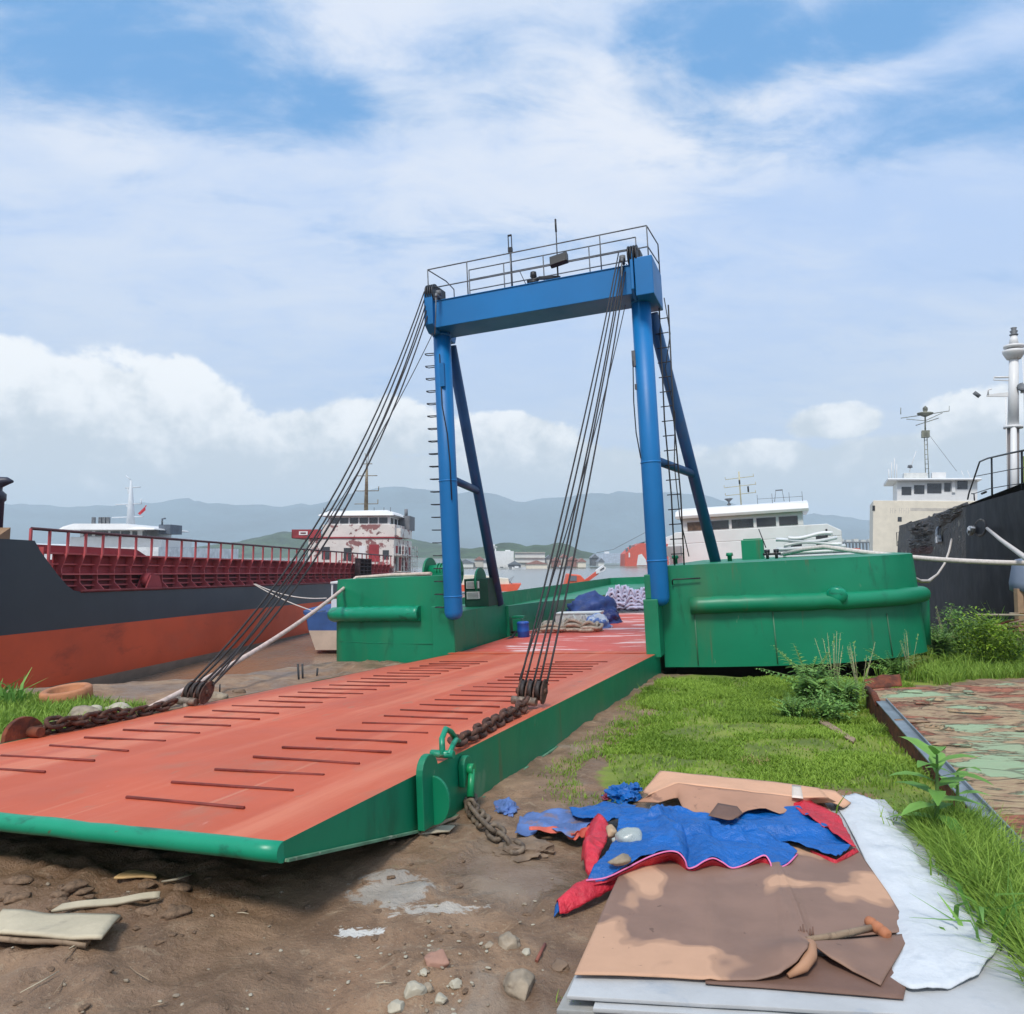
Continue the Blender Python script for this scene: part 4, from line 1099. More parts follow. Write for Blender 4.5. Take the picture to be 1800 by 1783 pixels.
# mushroom vent on the forecastle
q = cl(10, 900, 0, -1.4)
b = MB(); b.lathe([(.33,4.8),(.33,6.35),(.38,6.4),(.38,6.6),(.22,6.75)], (-1.9,q.y,0), 18)
b.tube([(-1.9,q.y,6.6),(-1.86,q.y,6.85),(-1.75,q.y+.05,6.98),(-1.5,q.y+.1,7.02),(-1.3,q.y+.1,7.0)], [.27,.25,.2,.13,.04], 14)
b.build('ventilator', mat('dark blue vent', C(44,46,62), .5, var=.15), ship)
b = MB(); b.prism([(-1.2,-3.0,4.9),(-1.2,-2.3,4.9),(-1.2,-2.3,5.5),(-1.2,-2.7,5.25)], (-.5,0,0)); b.build('hatch_cover', mat('ochre plate', C(150,120,90), .7), ship)
# superstructure at the stern
YS = 39.5
sb = MB(); sb.bx(-8.2,-.35,YS,YS+6.2,DK-.1,7.03); lower = sb.build('lower_house', peel, ship, bevel=.03)
for i, (xa, xb, z0, z1, m) in enumerate(((-6.9,-6.2,5.2,6.3,peel),(-4.9,-4.2,5.1,6.2,maroon_dark),(-3.5,-2.9,5.0,6.4,white),(-2.6,-1.7,5.0,6.5,maroon),(-1.35,-.8,5.2,6.0,white))):
    b = MB(); b.bx(xa, xb, YS-.05, YS, z0, z1); b.build('door' if i in (2,3) else 'window', m if i in (2,3) else glass, lower)
for k in range(5):
    b = MB(); b.bx(-.35,-.28,YS+.6+k*1.1,YS+1.05+k*1.1,4.2,5.4); b.build('window', maroon if k % 2 else glass, lower)
    b = MB(); b.bx(-.35,-.28,YS+.6+k*1.1,YS+1.05+k*1.1,5.75,6.4); b.build('window', maroon if k % 2 == 0 else glass, lower)
b = MB()
for z in (4.1, 5.55): b.bx(-.3,.35,YS+.1,YS+6.2,z,z+.06)
for k in range(8): b.tube([(.3,YS+.2+k*.8,4.1),(.3,YS+.2+k*.8,6.5)], .03, 5)
for z in (4.6,5.0,6.0,6.35): b.tube([(.3,YS+.2,z),(.3,YS+6,z)], .02, 5)
b.build('side_gallery', peel, ship)
b = MB(); b.bx(-9.7,-.3,YS-.1,YS+2.6,7.06,7.18); b.bx(-9.7,-7.0,YS-.2,YS-.12,7.10,7.85); b.bx(-9.7,-9.62,YS-.2,YS+2.4,7.10,7.85); b.build('bridge_wing', maroon, ship)
b = MB(); b.bx(-9.0,-8.2,YS-.25,YS-.205,7.35,7.68); b.build('name_board', white, ship)
b = MB(); b.bx(-8.85,-8.35,YS-.27,YS-.252,7.46,7.58); b.build('name_board_mark', maroon_dark, ship)
b = MB(); b.bx(-7.0,-.35,YS+.2,YS+5.2,7.18,8.30); b.bx(-1.0,.1,YS+.5,YS+4.5,7.18,7.95); br = b.build('bridge', peel, ship, bevel=.03)
b = MB(); b.bx(-6.6,-.9,YS+.4,YS+4.6,8.30,9.06); wh2 = b.build('wheelhouse', white, ship)
for k in range(6):
    b = MB(); x = -6.35+k*.9; b.bx(x,x+.76,YS+.37,YS+.42,8.40,8.92); b.build('window', glass, wh2)
for k in range(3):
    b = MB(); b.bx(-.93,-.86,YS+.8+k*1.2,YS+1.5+k*1.2,8.40,8.90); b.build('window', glass, wh2)
b = MB(); P = []
for i, (x, zt) in enumerate(((-7.3,9.12),(-6.6,9.55),(-1.2,9.60),(-.6,9.35),(-.4,9.12))): P.append([(x,YS-.1,9.08),(x,YS-.05,9.16),(x,YS+.6,zt),(x,YS+4.6,zt),(x,YS+5.2,9.10)])
b.grid(P, 0, False); b.add([(-7.3,YS-.1,9.08),(-.4,YS-.1,9.08),(-.4,YS+5.2,9.08),(-7.3,YS+5.2,9.08)], [(0,1,2,3)])
b.build('roof', white, wh2)
b = MB(); b.bx(-.9,.1,YS+3.5,YS+5.5,8.00,9.30); b.tube([(-.5,YS+4.5,9.30),(-.5,YS+4.5,10.00)], .16, 10); b.build('funnel', mat('grey funnel', C(110,112,116), .6), ship)
b = MB(); b.tube([(-3.6,YS+2,9.4),(-3.6,YS+2,12.0),(-3.6,YS+2,13.9)], [.2,.15,.09], 10); b.tube([(-3.6,YS+2,13.9),(-3.8,YS+2,15.0)], .03, 5); b.tube([(-3.55,YS+2,13.9),(-3.45,YS+2,14.9)], .03, 5)
for z, w in ((14.0,.5),(12.9,1.0),(11.5,1.15),(10.3,1.1)):
    b.tube([(-3.6-w,YS+2,z),(-3.6+w,YS+2,z)], .04, 6)
    if z < 12: b.tube([(-3.6+w,YS+2,z),(-3.6+w,YS+2,z+.4)], .04, 5)
b.build('mast', mat('tan mast', C(128,116,92), .7, var=.25, layers=((DRUST, 2, .5, .62, None, .7),)), ship)
b = MB()
for x in (-7.1,-6.4,-5.2,-2.4,-1.5,-.9): b.tube([(x,YS+.6,9.40),(x,YS+.6,9.85)], .03, 5)
b.tube([(-6.9,YS+.4,9.40),(-6.3,YS+.4,9.75),(-5.0,YS+.4,9.60)], .03, 5); b.build('roof_rail', steelrail, ship)
# mooring lines of the coaster
def free_rope(name, a, c, sag, r, m, label, cat='rope', n=24, group=None):
    pts = []
    for i in range(n+1):
        t = i/n; p = a.lerp(c, t); p.z -= sag*4*t*(1-t); pts.append(p)
    b = MB(); b.tube(pts, r, 8); return b.build(name, m, None, label=label, cat=cat, group=group)
pa = CM @ Vector((.05, cl(447,1024,0,0).y, DK+.05))

# ---- white vessel whose bridge shows over the coaster's rail
def frame_at(px, py, Y, yaw=0.):
    p = aty(px, py, Y); return Matrix.Translation(p) @ Matrix.Rotation(-yaw, 4, 'Z')
YW = 82.; k = YW/F
wv = empty('white_ship', frame_at(190, 978, YW), 'white ship moored behind the maroon coaming, bridge with dark windows and a tall white mast', 'ship')
wz = lambda py: (978-py)*k
wx = lambda px: (px-190)*k
b = MB(); b.bx(wx(100), wx(278), 0, 24, -4.6, wz(962)); b.prism([(wx(100),0,-4.6),(wx(100),0,wz(962)),(wx(40),0,wz(955))], (0,24,0)); b.build('hull', mat('white hull', C(214,216,216), .6), wv)
b = MB(); b.bx(wx(112), wx(275), 1, 9, wz(962), wz(944)); b.bx(wx(128), wx(242), 1.2, 8, wz(944), wz(931)); whw = b.build('bridge', white, wv, bevel=.05)
b = MB(); P = []
for x, h in ((104,0),(112,6),(130,11),(220,11),(240,6),(272,3),(275,0)): P.append([(wx(x),-.5,wz(932)),(wx(x),-.3,wz(932-h)),(wx(x),8,wz(932-h)),(wx(x),8.4,wz(932))])
b.grid(P, 0, False); b.add([(wx(104),-.5,wz(931)),(wx(275),-.5,wz(931)),(wx(275),8.4,wz(931)),(wx(104),8.4,wz(931))], [(0,1,2,3)]); b.build('roof', white, wv)
for xa, xb in ((135,149),(156,178),(183,199),(202,217),(222,230),(240,248)):
    b = MB(); b.bx(wx(xa), wx(xb), 1.12, 1.25, wz(942), wz(933.5)); b.build('window', glass, whw)
b = MB(); b.bx(wx(262),wx(283),2,5,wz(938),wz(921)); b.tube([(wx(268),2,wz(921)),(wx(268),2,wz(911)),(wx(274),2,wz(910))], .1, 6); b.build('funnel', mat('slate funnel', C(90,100,112), .6), wv)
b = MB(); b.tube([(wx(195),4,wz(922)),(wx(194),4,wz(880)),(wx(193),4,wz(838))], [.5,.32,.1], 10)
for py, a, c in ((851,183,211),(882,166,213),(906,160,218)): b.tube([(wx(a),4,wz(py+1)),(wx(c),4,wz(py-1))], .08, 6)
b.tube([(wx(213),4,wz(882)),(wx(213),4,wz(872))], .08, 5); b.tube([(wx(187),4,wz(851)),(wx(189),4,wz(862)),(wx(194),4,wz(866))], .07, 5)
b.bx(wx(186),wx(190),3.9,4.1,wz(887),wz(884)); b.tube([(wx(193),4,wz(838)),(wx(183),4,wz(829))], .06, 5)
b.build('mast', mat('white mast', C(206,212,216), .6, var=.06), wv)
b = MB(); b.tube([(wx(213),4.2,wz(898)),(wx(221),4.2,wz(884))], .05, 5); b.add([(wx(206),4.2,wz(899)),(wx(219),4.2,wz(886)),(wx(220),4.2,wz(893)),(wx(210),4.2,wz(902))], [(0,1,2,3)]); b.build('flag', flagm, wv, solid=.02)
b = MB()
for x in (154,166,173,180):
    b = MB(); b.bx(wx(x),wx(x+5),.5,.8,wz(921),wz(909)); b.build('deck_gear', steelrail, wv)

# ---- small blue workboat in the gap
YB = 36.; k2 = YB/F
bt = empty('workboat', frame_at(525, 1130, YB), 'small blue workboat with beige bottom and white cabin, under the cargo ship', 'boat')
bx_ = lambda px: (px-525)*k2; bz_ = lambda py: (1130-py)*k2
b = MB()
P = []
for i in range(13):
    t = i/12; y = 9*t
    w = 1.9*math.sin(math.pi*min(1, .32+t*.68))**.6 if t > 0 else 1.55
    row = []
    for z, f in ((-.35,.7),(bz_(1118),.86),(bz_(1109),.92),(bz_(1092),.97),(bz_(1085),1.0),(bz_(1082),1.06),(bz_(1077),1.06)):
        row.append((1.9-w*f, y, z+.1*t))
    for z, f in reversed(((-.35,.7),(bz_(1118),.86),(bz_(1109),.92),(bz_(1092),.97),(bz_(1085),1.0),(bz_(1082),1.06),(bz_(1077),1.06))):
        row.append((1.9+w*f, y, z+.1*t))
    P.append(row)
nv = len(P[0]); base = len(b.v); b.v += [p for r in P for p in r]
for i in range(12):
    for j in range(nv-1):
        jj = min(j, nv-2-j)
        b.f.append((base+i*nv+j, base+(i+1)*nv+j, base+(i+1)*nv+j+1, base+i*nv+j+1)); b.m.append(1 if jj < 2 else 0); b.sm.append(False)
for j in range(6):
    b.f.append((base+j, base+j+1, base+nv-2-j, base+nv-1-j)); b.m.append(1 if j < 2 else 0); b.sm.append(False)
b.build('hull', [blueboat, beige], bt)
b = MB(); b.bx(.35,3.4,.3,8.5,bz_(1082),bz_(1080)); b.build('deck', white, bt)
b = MB(); b.bx(bx_(570), bx_(650), 1.2, 3.5, bz_(1081), bz_(1057))
for x in (571, 600, 640):
    for y in (1.25, 3.45): b.bx(bx_(x)-.04, bx_(x)+.04, y-.04, y+.04, bz_(1057), bz_(1028))
b.bx(bx_(570)-.05, bx_(650), 1.15, 3.55, bz_(1029), bz_(1026)); b.build('cabin', white, bt)
b = MB(); b.bx(bx_(573),bx_(598),1.4,3.3,bz_(1057),bz_(1046)); b.build('engine_cover', maroon_dark, bt)
b = MB(); b.tube([(bx_(550),.3,bz_(1082)),(bx_(560),.3,bz_(1078)),(bx_(568),.4,bz_(1078))], .07, 8); b.build('cleat', darksteel, bt)
pb1 = bt.matrix_world @ Vector((bx_(568), .5, bz_(1054))); pb2 = bt.matrix_world @ Vector((bx_(556), .3, bz_(1079)))
free_rope('mooring_line', pa, pb1, .25, .028, whiterope, 'thin upper mooring line from cargo ship to the cabin of the blue workboat')
free_rope('mooring_line', pa+Vector((.0,-.2,0)), pb2, .12, .028, whiterope, 'thin lower mooring line from cargo ship to the bow of the blue workboat')

# ---- black ship on the right, bow out of frame, cream house at its stern
BA = math.atan((1462-CX)/F)
b_l = Vector((math.sin(BA), math.cos(BA), 0)); b_x = Vector((math.cos(BA), -math.sin(BA), 0))
B0 = aty(1800, 1000, 23.); B0.z = WATER
heel = Matrix.Rotation(R(2.2), 4, b_l)
BMX = Matrix.Translation(B0) @ heel @ Matrix(((b_x.x,b_l.x,0,0),(b_x.y,b_l.y,0,0),(0,0,1,0),(0,0,0,1)))
BBI = BMX.inverted(); BR = BMX.to_3x3()
def kl(px, py, axis, val):
    n = BR.col[axis]; return BBI @ onp(px, py, B0+n*val, n)
bs = empty('black_ship', BMX, 'black hulled ship beached at the right, cream house at its stern, white foremast', 'ship')
# local: x=0 is the port side plane, ship extends to +x 11 m; y aft
yb = kl(1598, 950, 0, .9).y
zt = lambda y: lerp_tab([(-6,kl(1800,862,0,0).z+.9),(0,kl(1800,862,0,0).z),(kl(1720,884,0,0).y,kl(1720,884,0,0).z),(kl(1660,902,0,0).y,kl(1660,902,0,0).z),(yb-1.0,kl(1607,918,0,.5).z),(yb-.3,kl(1600,930,0,.6).z-.3),(yb+.2,kl(1590,965,0,.7).z-.4),(yb+.6,kl(1590,975,0,.7).z-.5),(yb+30,kl(1590,975,0,.7).z-.5)], y)
ysb = [-9,-6,-3,-1,0,1,2,3,4,5,6,7,8,9,10,11,12]+[yb-1.0+.2*i for i in range(10)]+[yb+2,yb+8,yb+20,yb+32]
ysb = sorted(ysb)
b = MB()
for s in (0, 1):
    P = []
    for y in ysb:
        row = []
        top = zt(y)
        for t in (0,.12,.25,.4,.55,.7,.82,.92,1.):
            z = -1.+(top+1.)*t
            flare = .9*(1-t)**1.6*sst(14, -4, y)*2.2 + .25*sst(-2,-9,y)*11*.5
            x = flare+.05*mn.noise(Vector((y*.4, z*.5, 7+s)))
            if t > .45: x += .10*mn.noise(Vector((y*1.1, z*1.3, 3)))*sst(yb-6, yb-1, y)*sst(.45,.7,t)
            row.append((x if s == 0 else 11-x, y, z))
        P.append(row)
    nv = 9; base = len(b.v); b.v += [p for r in P for p in r]
    for i in range(len(P)-1):
        for j in range(nv-1):
            b.f.append((base+i*nv+j, base+(i+1)*nv+j, base+(i+1)*nv+j+1, base+i*nv+j+1)); b.sm.append(True)
            yy = P[i][j][1]
            b.m.append(1 if (yy > kl(1700,930,0,0).y and j >= 5 and yy < yb+1) else 0)
b.add([(.5,yb+32,-1),(10.5,yb+32,-1),(10.5,yb+32,2.4),(.5,yb+32,2.4)], [(0,1,2,3)])
b.build('hull', [navyhull, wornplate], bs)
b = MB(); b.add([(.3,-8,zt(-8)-.5),(.3,yb-.6,zt(yb-1)-.35),(10.7,yb-.6,zt(yb-1)-.35),(10.7,-8,zt(-8)-.5)], [(0,1,2,3)]); b.add([(.4,yb-.5,1.8),(10.6,yb-.5,1.8),(10.6,yb+31,1.9),(.4,yb+31,1.9)], [(0,1,2,3)]); b.add([(.4,yb-.6,1.0),(10.6,yb-.6,1.),(10.6,yb-.6,zt(yb-1)-.4),(.4,yb-.6,zt(yb-1)-.4)], [(0,1,2,3)]); b.build('deck', darksteel, bs)
def torn(pxs, seed, nm, amp, m):
    b = MB(); (xa,ya),(xb,yb_),(xc,yc),(xd,yd) = pxs
    P = []
    for i in range(26):
        u = i/25; row = []
        for j in range(18):
            v = j/17
            px = (xa*(1-u)+xb*u)*(1-v)+(xd*(1-u)+xc*u)*v; py = (ya*(1-u)+yb_*u)*(1-v)+(yd*(1-u)+yc*u)*v
            e = min(u, 1-u, v, 1-v)*4; e = min(1, e)
            px += 4*mn.noise(Vector((u*6, v*6, seed)))*(1-e); py += 5*mn.noise(Vector((u*7, v*5, seed+3)))*(1-e)
            q = kl(px, py, 0, .1); q.x = .12*(1-e)-amp*e*(.35+.9*abs(mn.fractal(Vector((u*4.5, v*4, seed)), .9, 2, 4)))
            row.append(q)
        P.append(row)
    b.grid(P, 0, False); b.build(nm, m, bs)
torn([(1604,922),(1640,906),(1652,935),(1610,960)], 1, 'torn_plate', .55, wornplate)
torn([(1638,906),(1702,882),(1700,905),(1652,932)], 4, 'torn_plate', .4, wornplate)
torn([(1597,945),(1640,940),(1652,962),(1600,972)], 8, 'torn_plate', .5, wornplate)
torn([(1600,962),(1650,955),(1650,972),(1596,978)], 12, 'torn_plate', .35, mat('reddish torn plate', C(84,44,40), .7, var=.4, vscale=2))
# forecastle rail
b = MB()
rl = [kl(1701,878,0,.25), kl(1703,868,0,.25), kl(1722,812,0,.25), kl(1736,806,0,.25), kl(1775,797,0,.25), kl(1830,786,0,.25)]
b.tube(rl, .035, 8)
m1 = [kl(1712,838,0,.25), kl(1775,826,0,.25), kl(1830,818,0,.25)]; m2 = [kl(1712,868,0,.25), kl(1740,859,0,.25), kl(1775,853,0,.25), kl(1830,846,0,.25)]
b.tube(m1, .018, 6); b.tube(m2, .018, 6)
for px, pt, pb in ((1743,805,874),(1796,793,862)): b.tube([kl(px,pt,0,.25), kl(px+1,pb,0,.25)], .038, 6)
b.build('railing', darksteel, bs)
b = MB(); b.tube([kl(1726,868,0,.4), kl(1733,865,0,.4)], .05, 8); b.tube([kl(1708,868,0,.4), kl(1712,868,0,.4), kl(1713,880,0,.4)], .03, 6); b.build('deck_fitting', darksteel, bs)
# broken rail and stair where the forecastle steps down
b = MB()
st = [kl(1602,917,0,.6), kl(1594,921,0,.7), kl(1586,929,0,.8), kl(1587,950,0,.8), kl(1592,965,0,.8)]
b.tube(st, .05, 6); b.tube([kl(1577,960,0,.9), kl(1576,936,0,.9), kl(1600,937,0,.7)], .04, 6); b.tube([kl(1578,953,0,.9), kl(1588,949,0,.8), kl(1592,966,0,.8)], .06, 6)
for k in range(4): b.tube([kl(1580+k*2,958+k*4,0,.8), kl(1594,956+k*4,0,.7)], .04, 5)
for k in range(3): b.tube([kl(1594+k*3,922-k,0,.6), kl(1598+k*3,928,0,.6)], .03, 5)
b.build('broken_rail', darksteel, bs)
q = kl(1565, 965, 0, 1.6)
b = MB(); b.bx(1.2,3.6,q.y-.5,q.y+1.4,1.2,kl(1565,951,0,1.6).z); b.bx(.9,1.5,q.y-.3,q.y+1,1.9,kl(1565,957,0,1.6).z); b.build('mooring_winch', mat('dark winch', C(62,60,66), .7, var=.25), bs, bevel=.05)
# anchors in their pockets
def anchor(px, py, sc, rot, x):
    c = kl(px, py, 0, x)
    Mx = Matrix.Rotation(rot, 3, 'X')
    b = MB()
    f = lambda y, z, xx=0: c+Mx @ Vector((xx, y*sc, z*sc))
    b.prism([f(-.7,-.1,-.1),f(-.45,-.28,-.1),(f(.35,-.3,-.1)),f(.75,-.05,-.1),f(.5,.1,-.1),f(.05,.02,-.1),f(-.3,.14,-.1)], (-.16,0,0))
    b.prism([f(-.55,-.2,-.28),f(-.2,-.32,-.28),f(-.05,-.12,-.28),f(-.3,.05,-.28)], (-.08,0,0))
    b.tube([f(.0,-.12,-.25), f(.35,.22,-.2), f(.6,.3,-.12)], .08*sc, 8)
    return b
def hawse(px, py, x, ry, rz):
    c = kl(px, py, 0, x); b = MB(); pts = [c+Vector((-.08, math.cos(t)*ry, math.sin(t)*rz)) for t in [2*math.pi*i/20 for i in range(22)]]
    b.tube(pts, .06, 8, caps=False); b.prism([c+Vector((-.03, math.cos(t)*ry, math.sin(t)*rz)) for t in [2*math.pi*i/20 for i in range(20)]], (.02,0,0)); return b
anm = mat('galvanised anchor', C(160,164,168), .5, metal=.2, var=.3, vscale=3, layers=((C(60,52,46), 4, .56, .64, None, .8),))
fx1 = .0+.25; fx2 = .2
hawse(1668,942,.12,1.5,.42).build('hawse_pocket', wornplate, bs)
hawse(1728,928,.12,1.3,.33).build('hawse_pocket', wornplate, bs)
anchor(1656,943,1.15,.25,.02).build('anchor', anm, bs); anchor(1716,931,.72,-.2,.02).build('anchor', anm, bs)
b = MB(); c = kl(1715,925,0,.0); b.tube([c, kl(1717,1000,0,.25), kl(1719,1110,0,.9)], .02, 5); b.build('hanging_line', steelrail, bs)
# bow ropes
R1 = BMX @ kl(1673,946,0,-.15)
# foremast
q = kl(1781, 862, 0, 2.4)
zz = lambda py: kl(1780, py, 0, 2.4).z
yq = q.y
b = MB(); zq = [zz(p) for p in (870,750,688,690,632,628)]
b.tube([(2.4,yq,zt(yq)-.6),(2.4,yq,zz(750))], [.25,.25], 14, 1); b.tube([(2.38,yq-.28,zt(yq)-.6),(2.36,yq-.28,zz(750))], [.16,.13], 10, 0)
b.tube([(2.4,yq,zz(750)),(2.42,yq,zz(632))], [.24,.2], 14)
b.lathe([(.42,zz(754)),(.42,zz(750)),(.3,zz(749))], (2.4,yq,0), 14); b.lathe([(.3,zz(633)),(.48,zz(622)),(.5,zz(618)),(.3,zz(616))], (2.42,yq,0), 14); b.lathe([(.44,zz(613)),(.44,zz(609)),(.2,zz(608))], (2.42,yq,0), 14)
b.tube([(2.42,yq,zz(608)),(2.42,yq,zz(592))], [.22,.14], 12)
b.lathe([(.16,zz(592)),(.2,zz(590)),(.12,zz(588)),(.18,zz(584)),(.1,zz(582)),(.14,zz(578)),(0,zz(577))], (2.42,yq,0), 12, 2)
b.tube([(2.2,yq,zz(664)),(1.6,yq,zz(663))], .05, 6); b.tube([(1.6,yq,zz(663)),(1.6,yq,zz(668)),(2.2,yq,zz(670))], .03, 6)
b.prism([(2.2,yq,zz(690)),(1.3,yq,zz(693)),(1.3,yq,zz(696)),(2.2,yq,zz(698))], (0,.1,0)); b.tube([(1.0,yq,zz(696)),(.75,yq,zz(688))], .1, 8, 2); b.tube([(1.35,yq,zz(693)),(1.35,yq,zz(685)),(1.5,yq,zz(683))], .04, 6)
b.lathe([(.02,-.1),(.26,.0),(.22,.08),(0,.1)], (2.75,yq-.2,zz(684)), 12, 2, Matrix.Rotation(R(65),3,'X'))
b.tube([(2.7,yq,zz(691)),(3.6,yq,zz(690))], .07, 8); b.tube([(3.4,yq,zz(690)),(3.4,yq,zz(678))], .1, 8)
b.tube([(2.05,yq-.2,zz(700)),(2.1,yq-.2,zz(800)),(2.15,yq-.2,zz(868))], .025, 5); b.tube([(2.75,yq-.2,zz(632)),(2.85,yq-.2,zz(760))], .025, 5)
b.build('foremast', [white, mat('grey mast foot', C(128,120,116), .6, var=.1), steelrail], bs)
b = MB(); b.tube([(3.2,yq+1,zt(yq)-.6),(3.2,yq+1,zz(735))], .14, 8); b.bx(2.95,3.4,yq+.6,yq+1.2,zt(yq)-.4,zz(800)); b.build('derrick_post', yellowgreen, bs)
# stern house: placed across the stern, front facing forward
hyb = yb+22
def kx(px, py): q = kl(px, py, 1, hyb); return q.x, q.z
x0h, ztop = kx(1535, 880); x1h, _ = kx(1745, 880); _, zbot = kx(1540, 985)
b = MB(); b.bx(x0h, x1h+2, hyb, hyb+9, zbot-1.5, ztop); hsb = b.build('stern_house', cream, bs, bevel=.04)
wx0, zw0 = kx(1577, 880); wx1, zw1 = kx(1708, 845)
b = MB(); b.bx(wx0, wx1+.6, hyb+.1, hyb+7, ztop-.02, zw1); whb = b.build('wheelhouse', white, bs, bevel=.03)
b = MB(); P = []
xa = kx(1560,848)[0]; xb = kx(1724,838)[0]
for x in (xa, xa+.5, (xa+xb)/2, xb-.4, xb): P.append([(x,hyb-.7,zw1-.02),(x,hyb-.75,zw1+.12),(x,hyb-.3,zw1+.28),(x,hyb+7.5,zw1+.28),(x,hyb+7.6,zw1-.02)])
b.grid(P, 0, False); b.add([(xa,hyb-.7,zw1),(xb,hyb-.7,zw1),(xb,hyb+7.6,zw1),(xa,hyb+7.6,zw1)], [(0,1,2,3)]); b.add([P[0][k] for k in range(5)], [tuple(range(5))]); b.build('roof', white, whb)
for a, c, t, bt_ in ((1585,1602,856,870),(1607,1625,853,868),(1630,1655,850,867),(1660,1671,849,864),(1683,1701,845,860)):
    xa_, z1_ = kx(a, t); xb_, z0_ = kx(c, bt_)
    b = MB(); b.bx(xa_, xb_, hyb+.04, hyb+.12, z0_, z1_); b.build('window', glass, whb)
xa_, z1_ = kx(1578,909); xb_, z0_ = kx(1585,917); b = MB(); b.bx(xa_, xb_, hyb-.04, hyb+.1, z0_, z1_); b.build('porthole', glass, hsb)
xa_, z1_ = kx(1534,889); xb_, z0_ = kx(1538,898); b = MB(); b.bx(xa_-.02, xb_, hyb-.08, hyb+.3, z0_, z1_); b.build('side_light', darksteel, hsb)
xa_, z1_ = kx(1565,893); xb_, z0_ = kx(1600,903)
letm = mat('faded lettering', C(196,188,176), .7)
for i in range(9):
    if i == 3: continue
    u = (xb_-xa_)/9; b = MB(); xx = xa_+i*u
    b.bx(xx, xx+u*.22, hyb-.012, hyb, z0_, z1_); b.bx(xx+u*.22, xx+u*.7, hyb-.012, hyb, z1_-.05 if i % 2 else (z0_+z1_)/2-.03, z1_ if i % 2 else (z0_+z1_)/2+.03)
    b.build('letter', letm, hsb)
xa_, z1_ = kx(1600,893); xb_, z0_ = kx(1680,899); b = MB(); b.bx(xa_, xb_, hyb-.012, hyb, z0_, z1_); b.build('faded_band', letm, hsb)
b = MB(); q1 = kx(1672,842); q2 = kx(1676,866); b.prism([(q1[0],hyb-.1,q1[1]),(q1[0]+.35,hyb-.1,q1[1]),(q2[0]+.2,hyb-.1,q2[1]),(q2[0]-.15,hyb-.1,q2[1])], (0,.1,0)); b.build('window_pillar', white, whb)
# roof gear and radar mast
mx, mz0 = kx(1631, 828); _, mzt = kx(1625, 710)
dzp = lambda py: kx(1628, py)[1]
b = MB()
for s in (-.18, .18): b.tube([(mx+.15+s,hyb+2,dzp(838)),(mx-.05+s*.8,hyb+2,dzp(765))], .05, 6)
for k in range(8): z = dzp(830)+(dzp(770)-dzp(830))*k/7; b.tube([(mx-.1-.02*k+.05,hyb+2,z),(mx+.3-.02*k,hyb+2,z+.05)], .035, 5)
b.bx(mx-.5,mx+.35,hyb+1.6,hyb+2.4,dzp(765),dzp(753)); b.tube([(mx-.1,hyb+2,dzp(755)),(mx-.12,hyb+2,dzp(722))], .09, 8)
b.lathe([(.15,dzp(728)),(.9,dzp(723)),(.9,dzp(721)),(.2,dzp(719)),(.28,dzp(716)),(.28,dzp(712)),(.15,dzp(710)),(.0,dzp(708))], (mx-.12,hyb+2,0), 12)
u = (kx(1664,720)[0]-kx(1579,728)[0])
b.tube([(mx-.12-u*.52,hyb+2,dzp(729)),(mx-.12,hyb+2,dzp(724)),(mx-.12+u*.5,hyb+2,dzp(719))], .05, 6); b.tube([(mx-.12-u*.4,hyb+2,dzp(731)),(mx-.12,hyb+2,dzp(735)),(mx-.12+u*.36,hyb+2,dzp(722))], .04, 6); b.tube([(mx-.12-u*.2,hyb+2,dzp(743)),(mx-.12+u*.28,hyb+2,dzp(731))], .05, 6)
b.tube([(mx-.12-u*.52,hyb+2,dzp(722)),(mx-.12-u*.52,hyb+2,dzp(710))], .05, 5); b.tube([(mx-.12+u*.5,hyb+2,dzp(719)),(mx-.12+u*.5,hyb+2,dzp(710))], .03, 5)
b.build('radar_mast', mat('grey green mast', C(120,122,108), .6, var=.4, vscale=1.2), whb)
b = MB()
for px, p0, p1 in ((1563,845,824),(1568,845,812),(1573,845,805),(1577,845,815)):
    q = kx(px,p0); q2 = kx(px,p1); b = MB(); b.tube([(q[0],hyb+.6,q[1]),(q2[0],hyb+.6,q2[1])], .05, 5); b.build('whip_aerial', white, whb)
b = MB()
q = kx(1600,828); q2 = kx(1612,791); b.tube([(q[0],hyb+1,q[1]),(q2[0],hyb+1,q2[1])], .04, 5); b.build('whip_aerial', white, whb); b = MB(); b.lathe([(.05,0),(.3,.1),(.22,.4),(0,.45)], (kx(1601,822)[0],hyb+1,kx(1601,822)[1]), 10); b.build('searchlight', steelrail, whb)
for px in (1700,1711):
    b = MB(); q = kx(px,845); q2 = kx(px-8,826); b.tube([(q[0],hyb+1,q[1]),(q2[0],hyb+1,q2[1])], .035, 5); b.build('whip_aerial', white, whb)
b = MB()
q = kx(1640,836); q2 = kx(1665,829); b.bx(q[0],q2[0],hyb+1,hyb+2,q[1]-.2,q2[1]); b.build('roof_gear', white, whb); b = MB(); q = kx(1590,842); q2 = kx(1632,830); b.bx(q[0],q2[0],hyb+.8,hyb+3,q[1]-.2,q2[1])
b.build('roof_gear', mat('pale deck gear', C(206,208,204), .6, var=.1, vscale=3), whb)
b = MB(); b.tube([(mx+.2,hyb+2,dzp(758)),(kx(1684,812)[0],hyb+1,kx(1684,812)[1]-1.)], .02, 4); b.build('stay_wire', steelrail, whb)

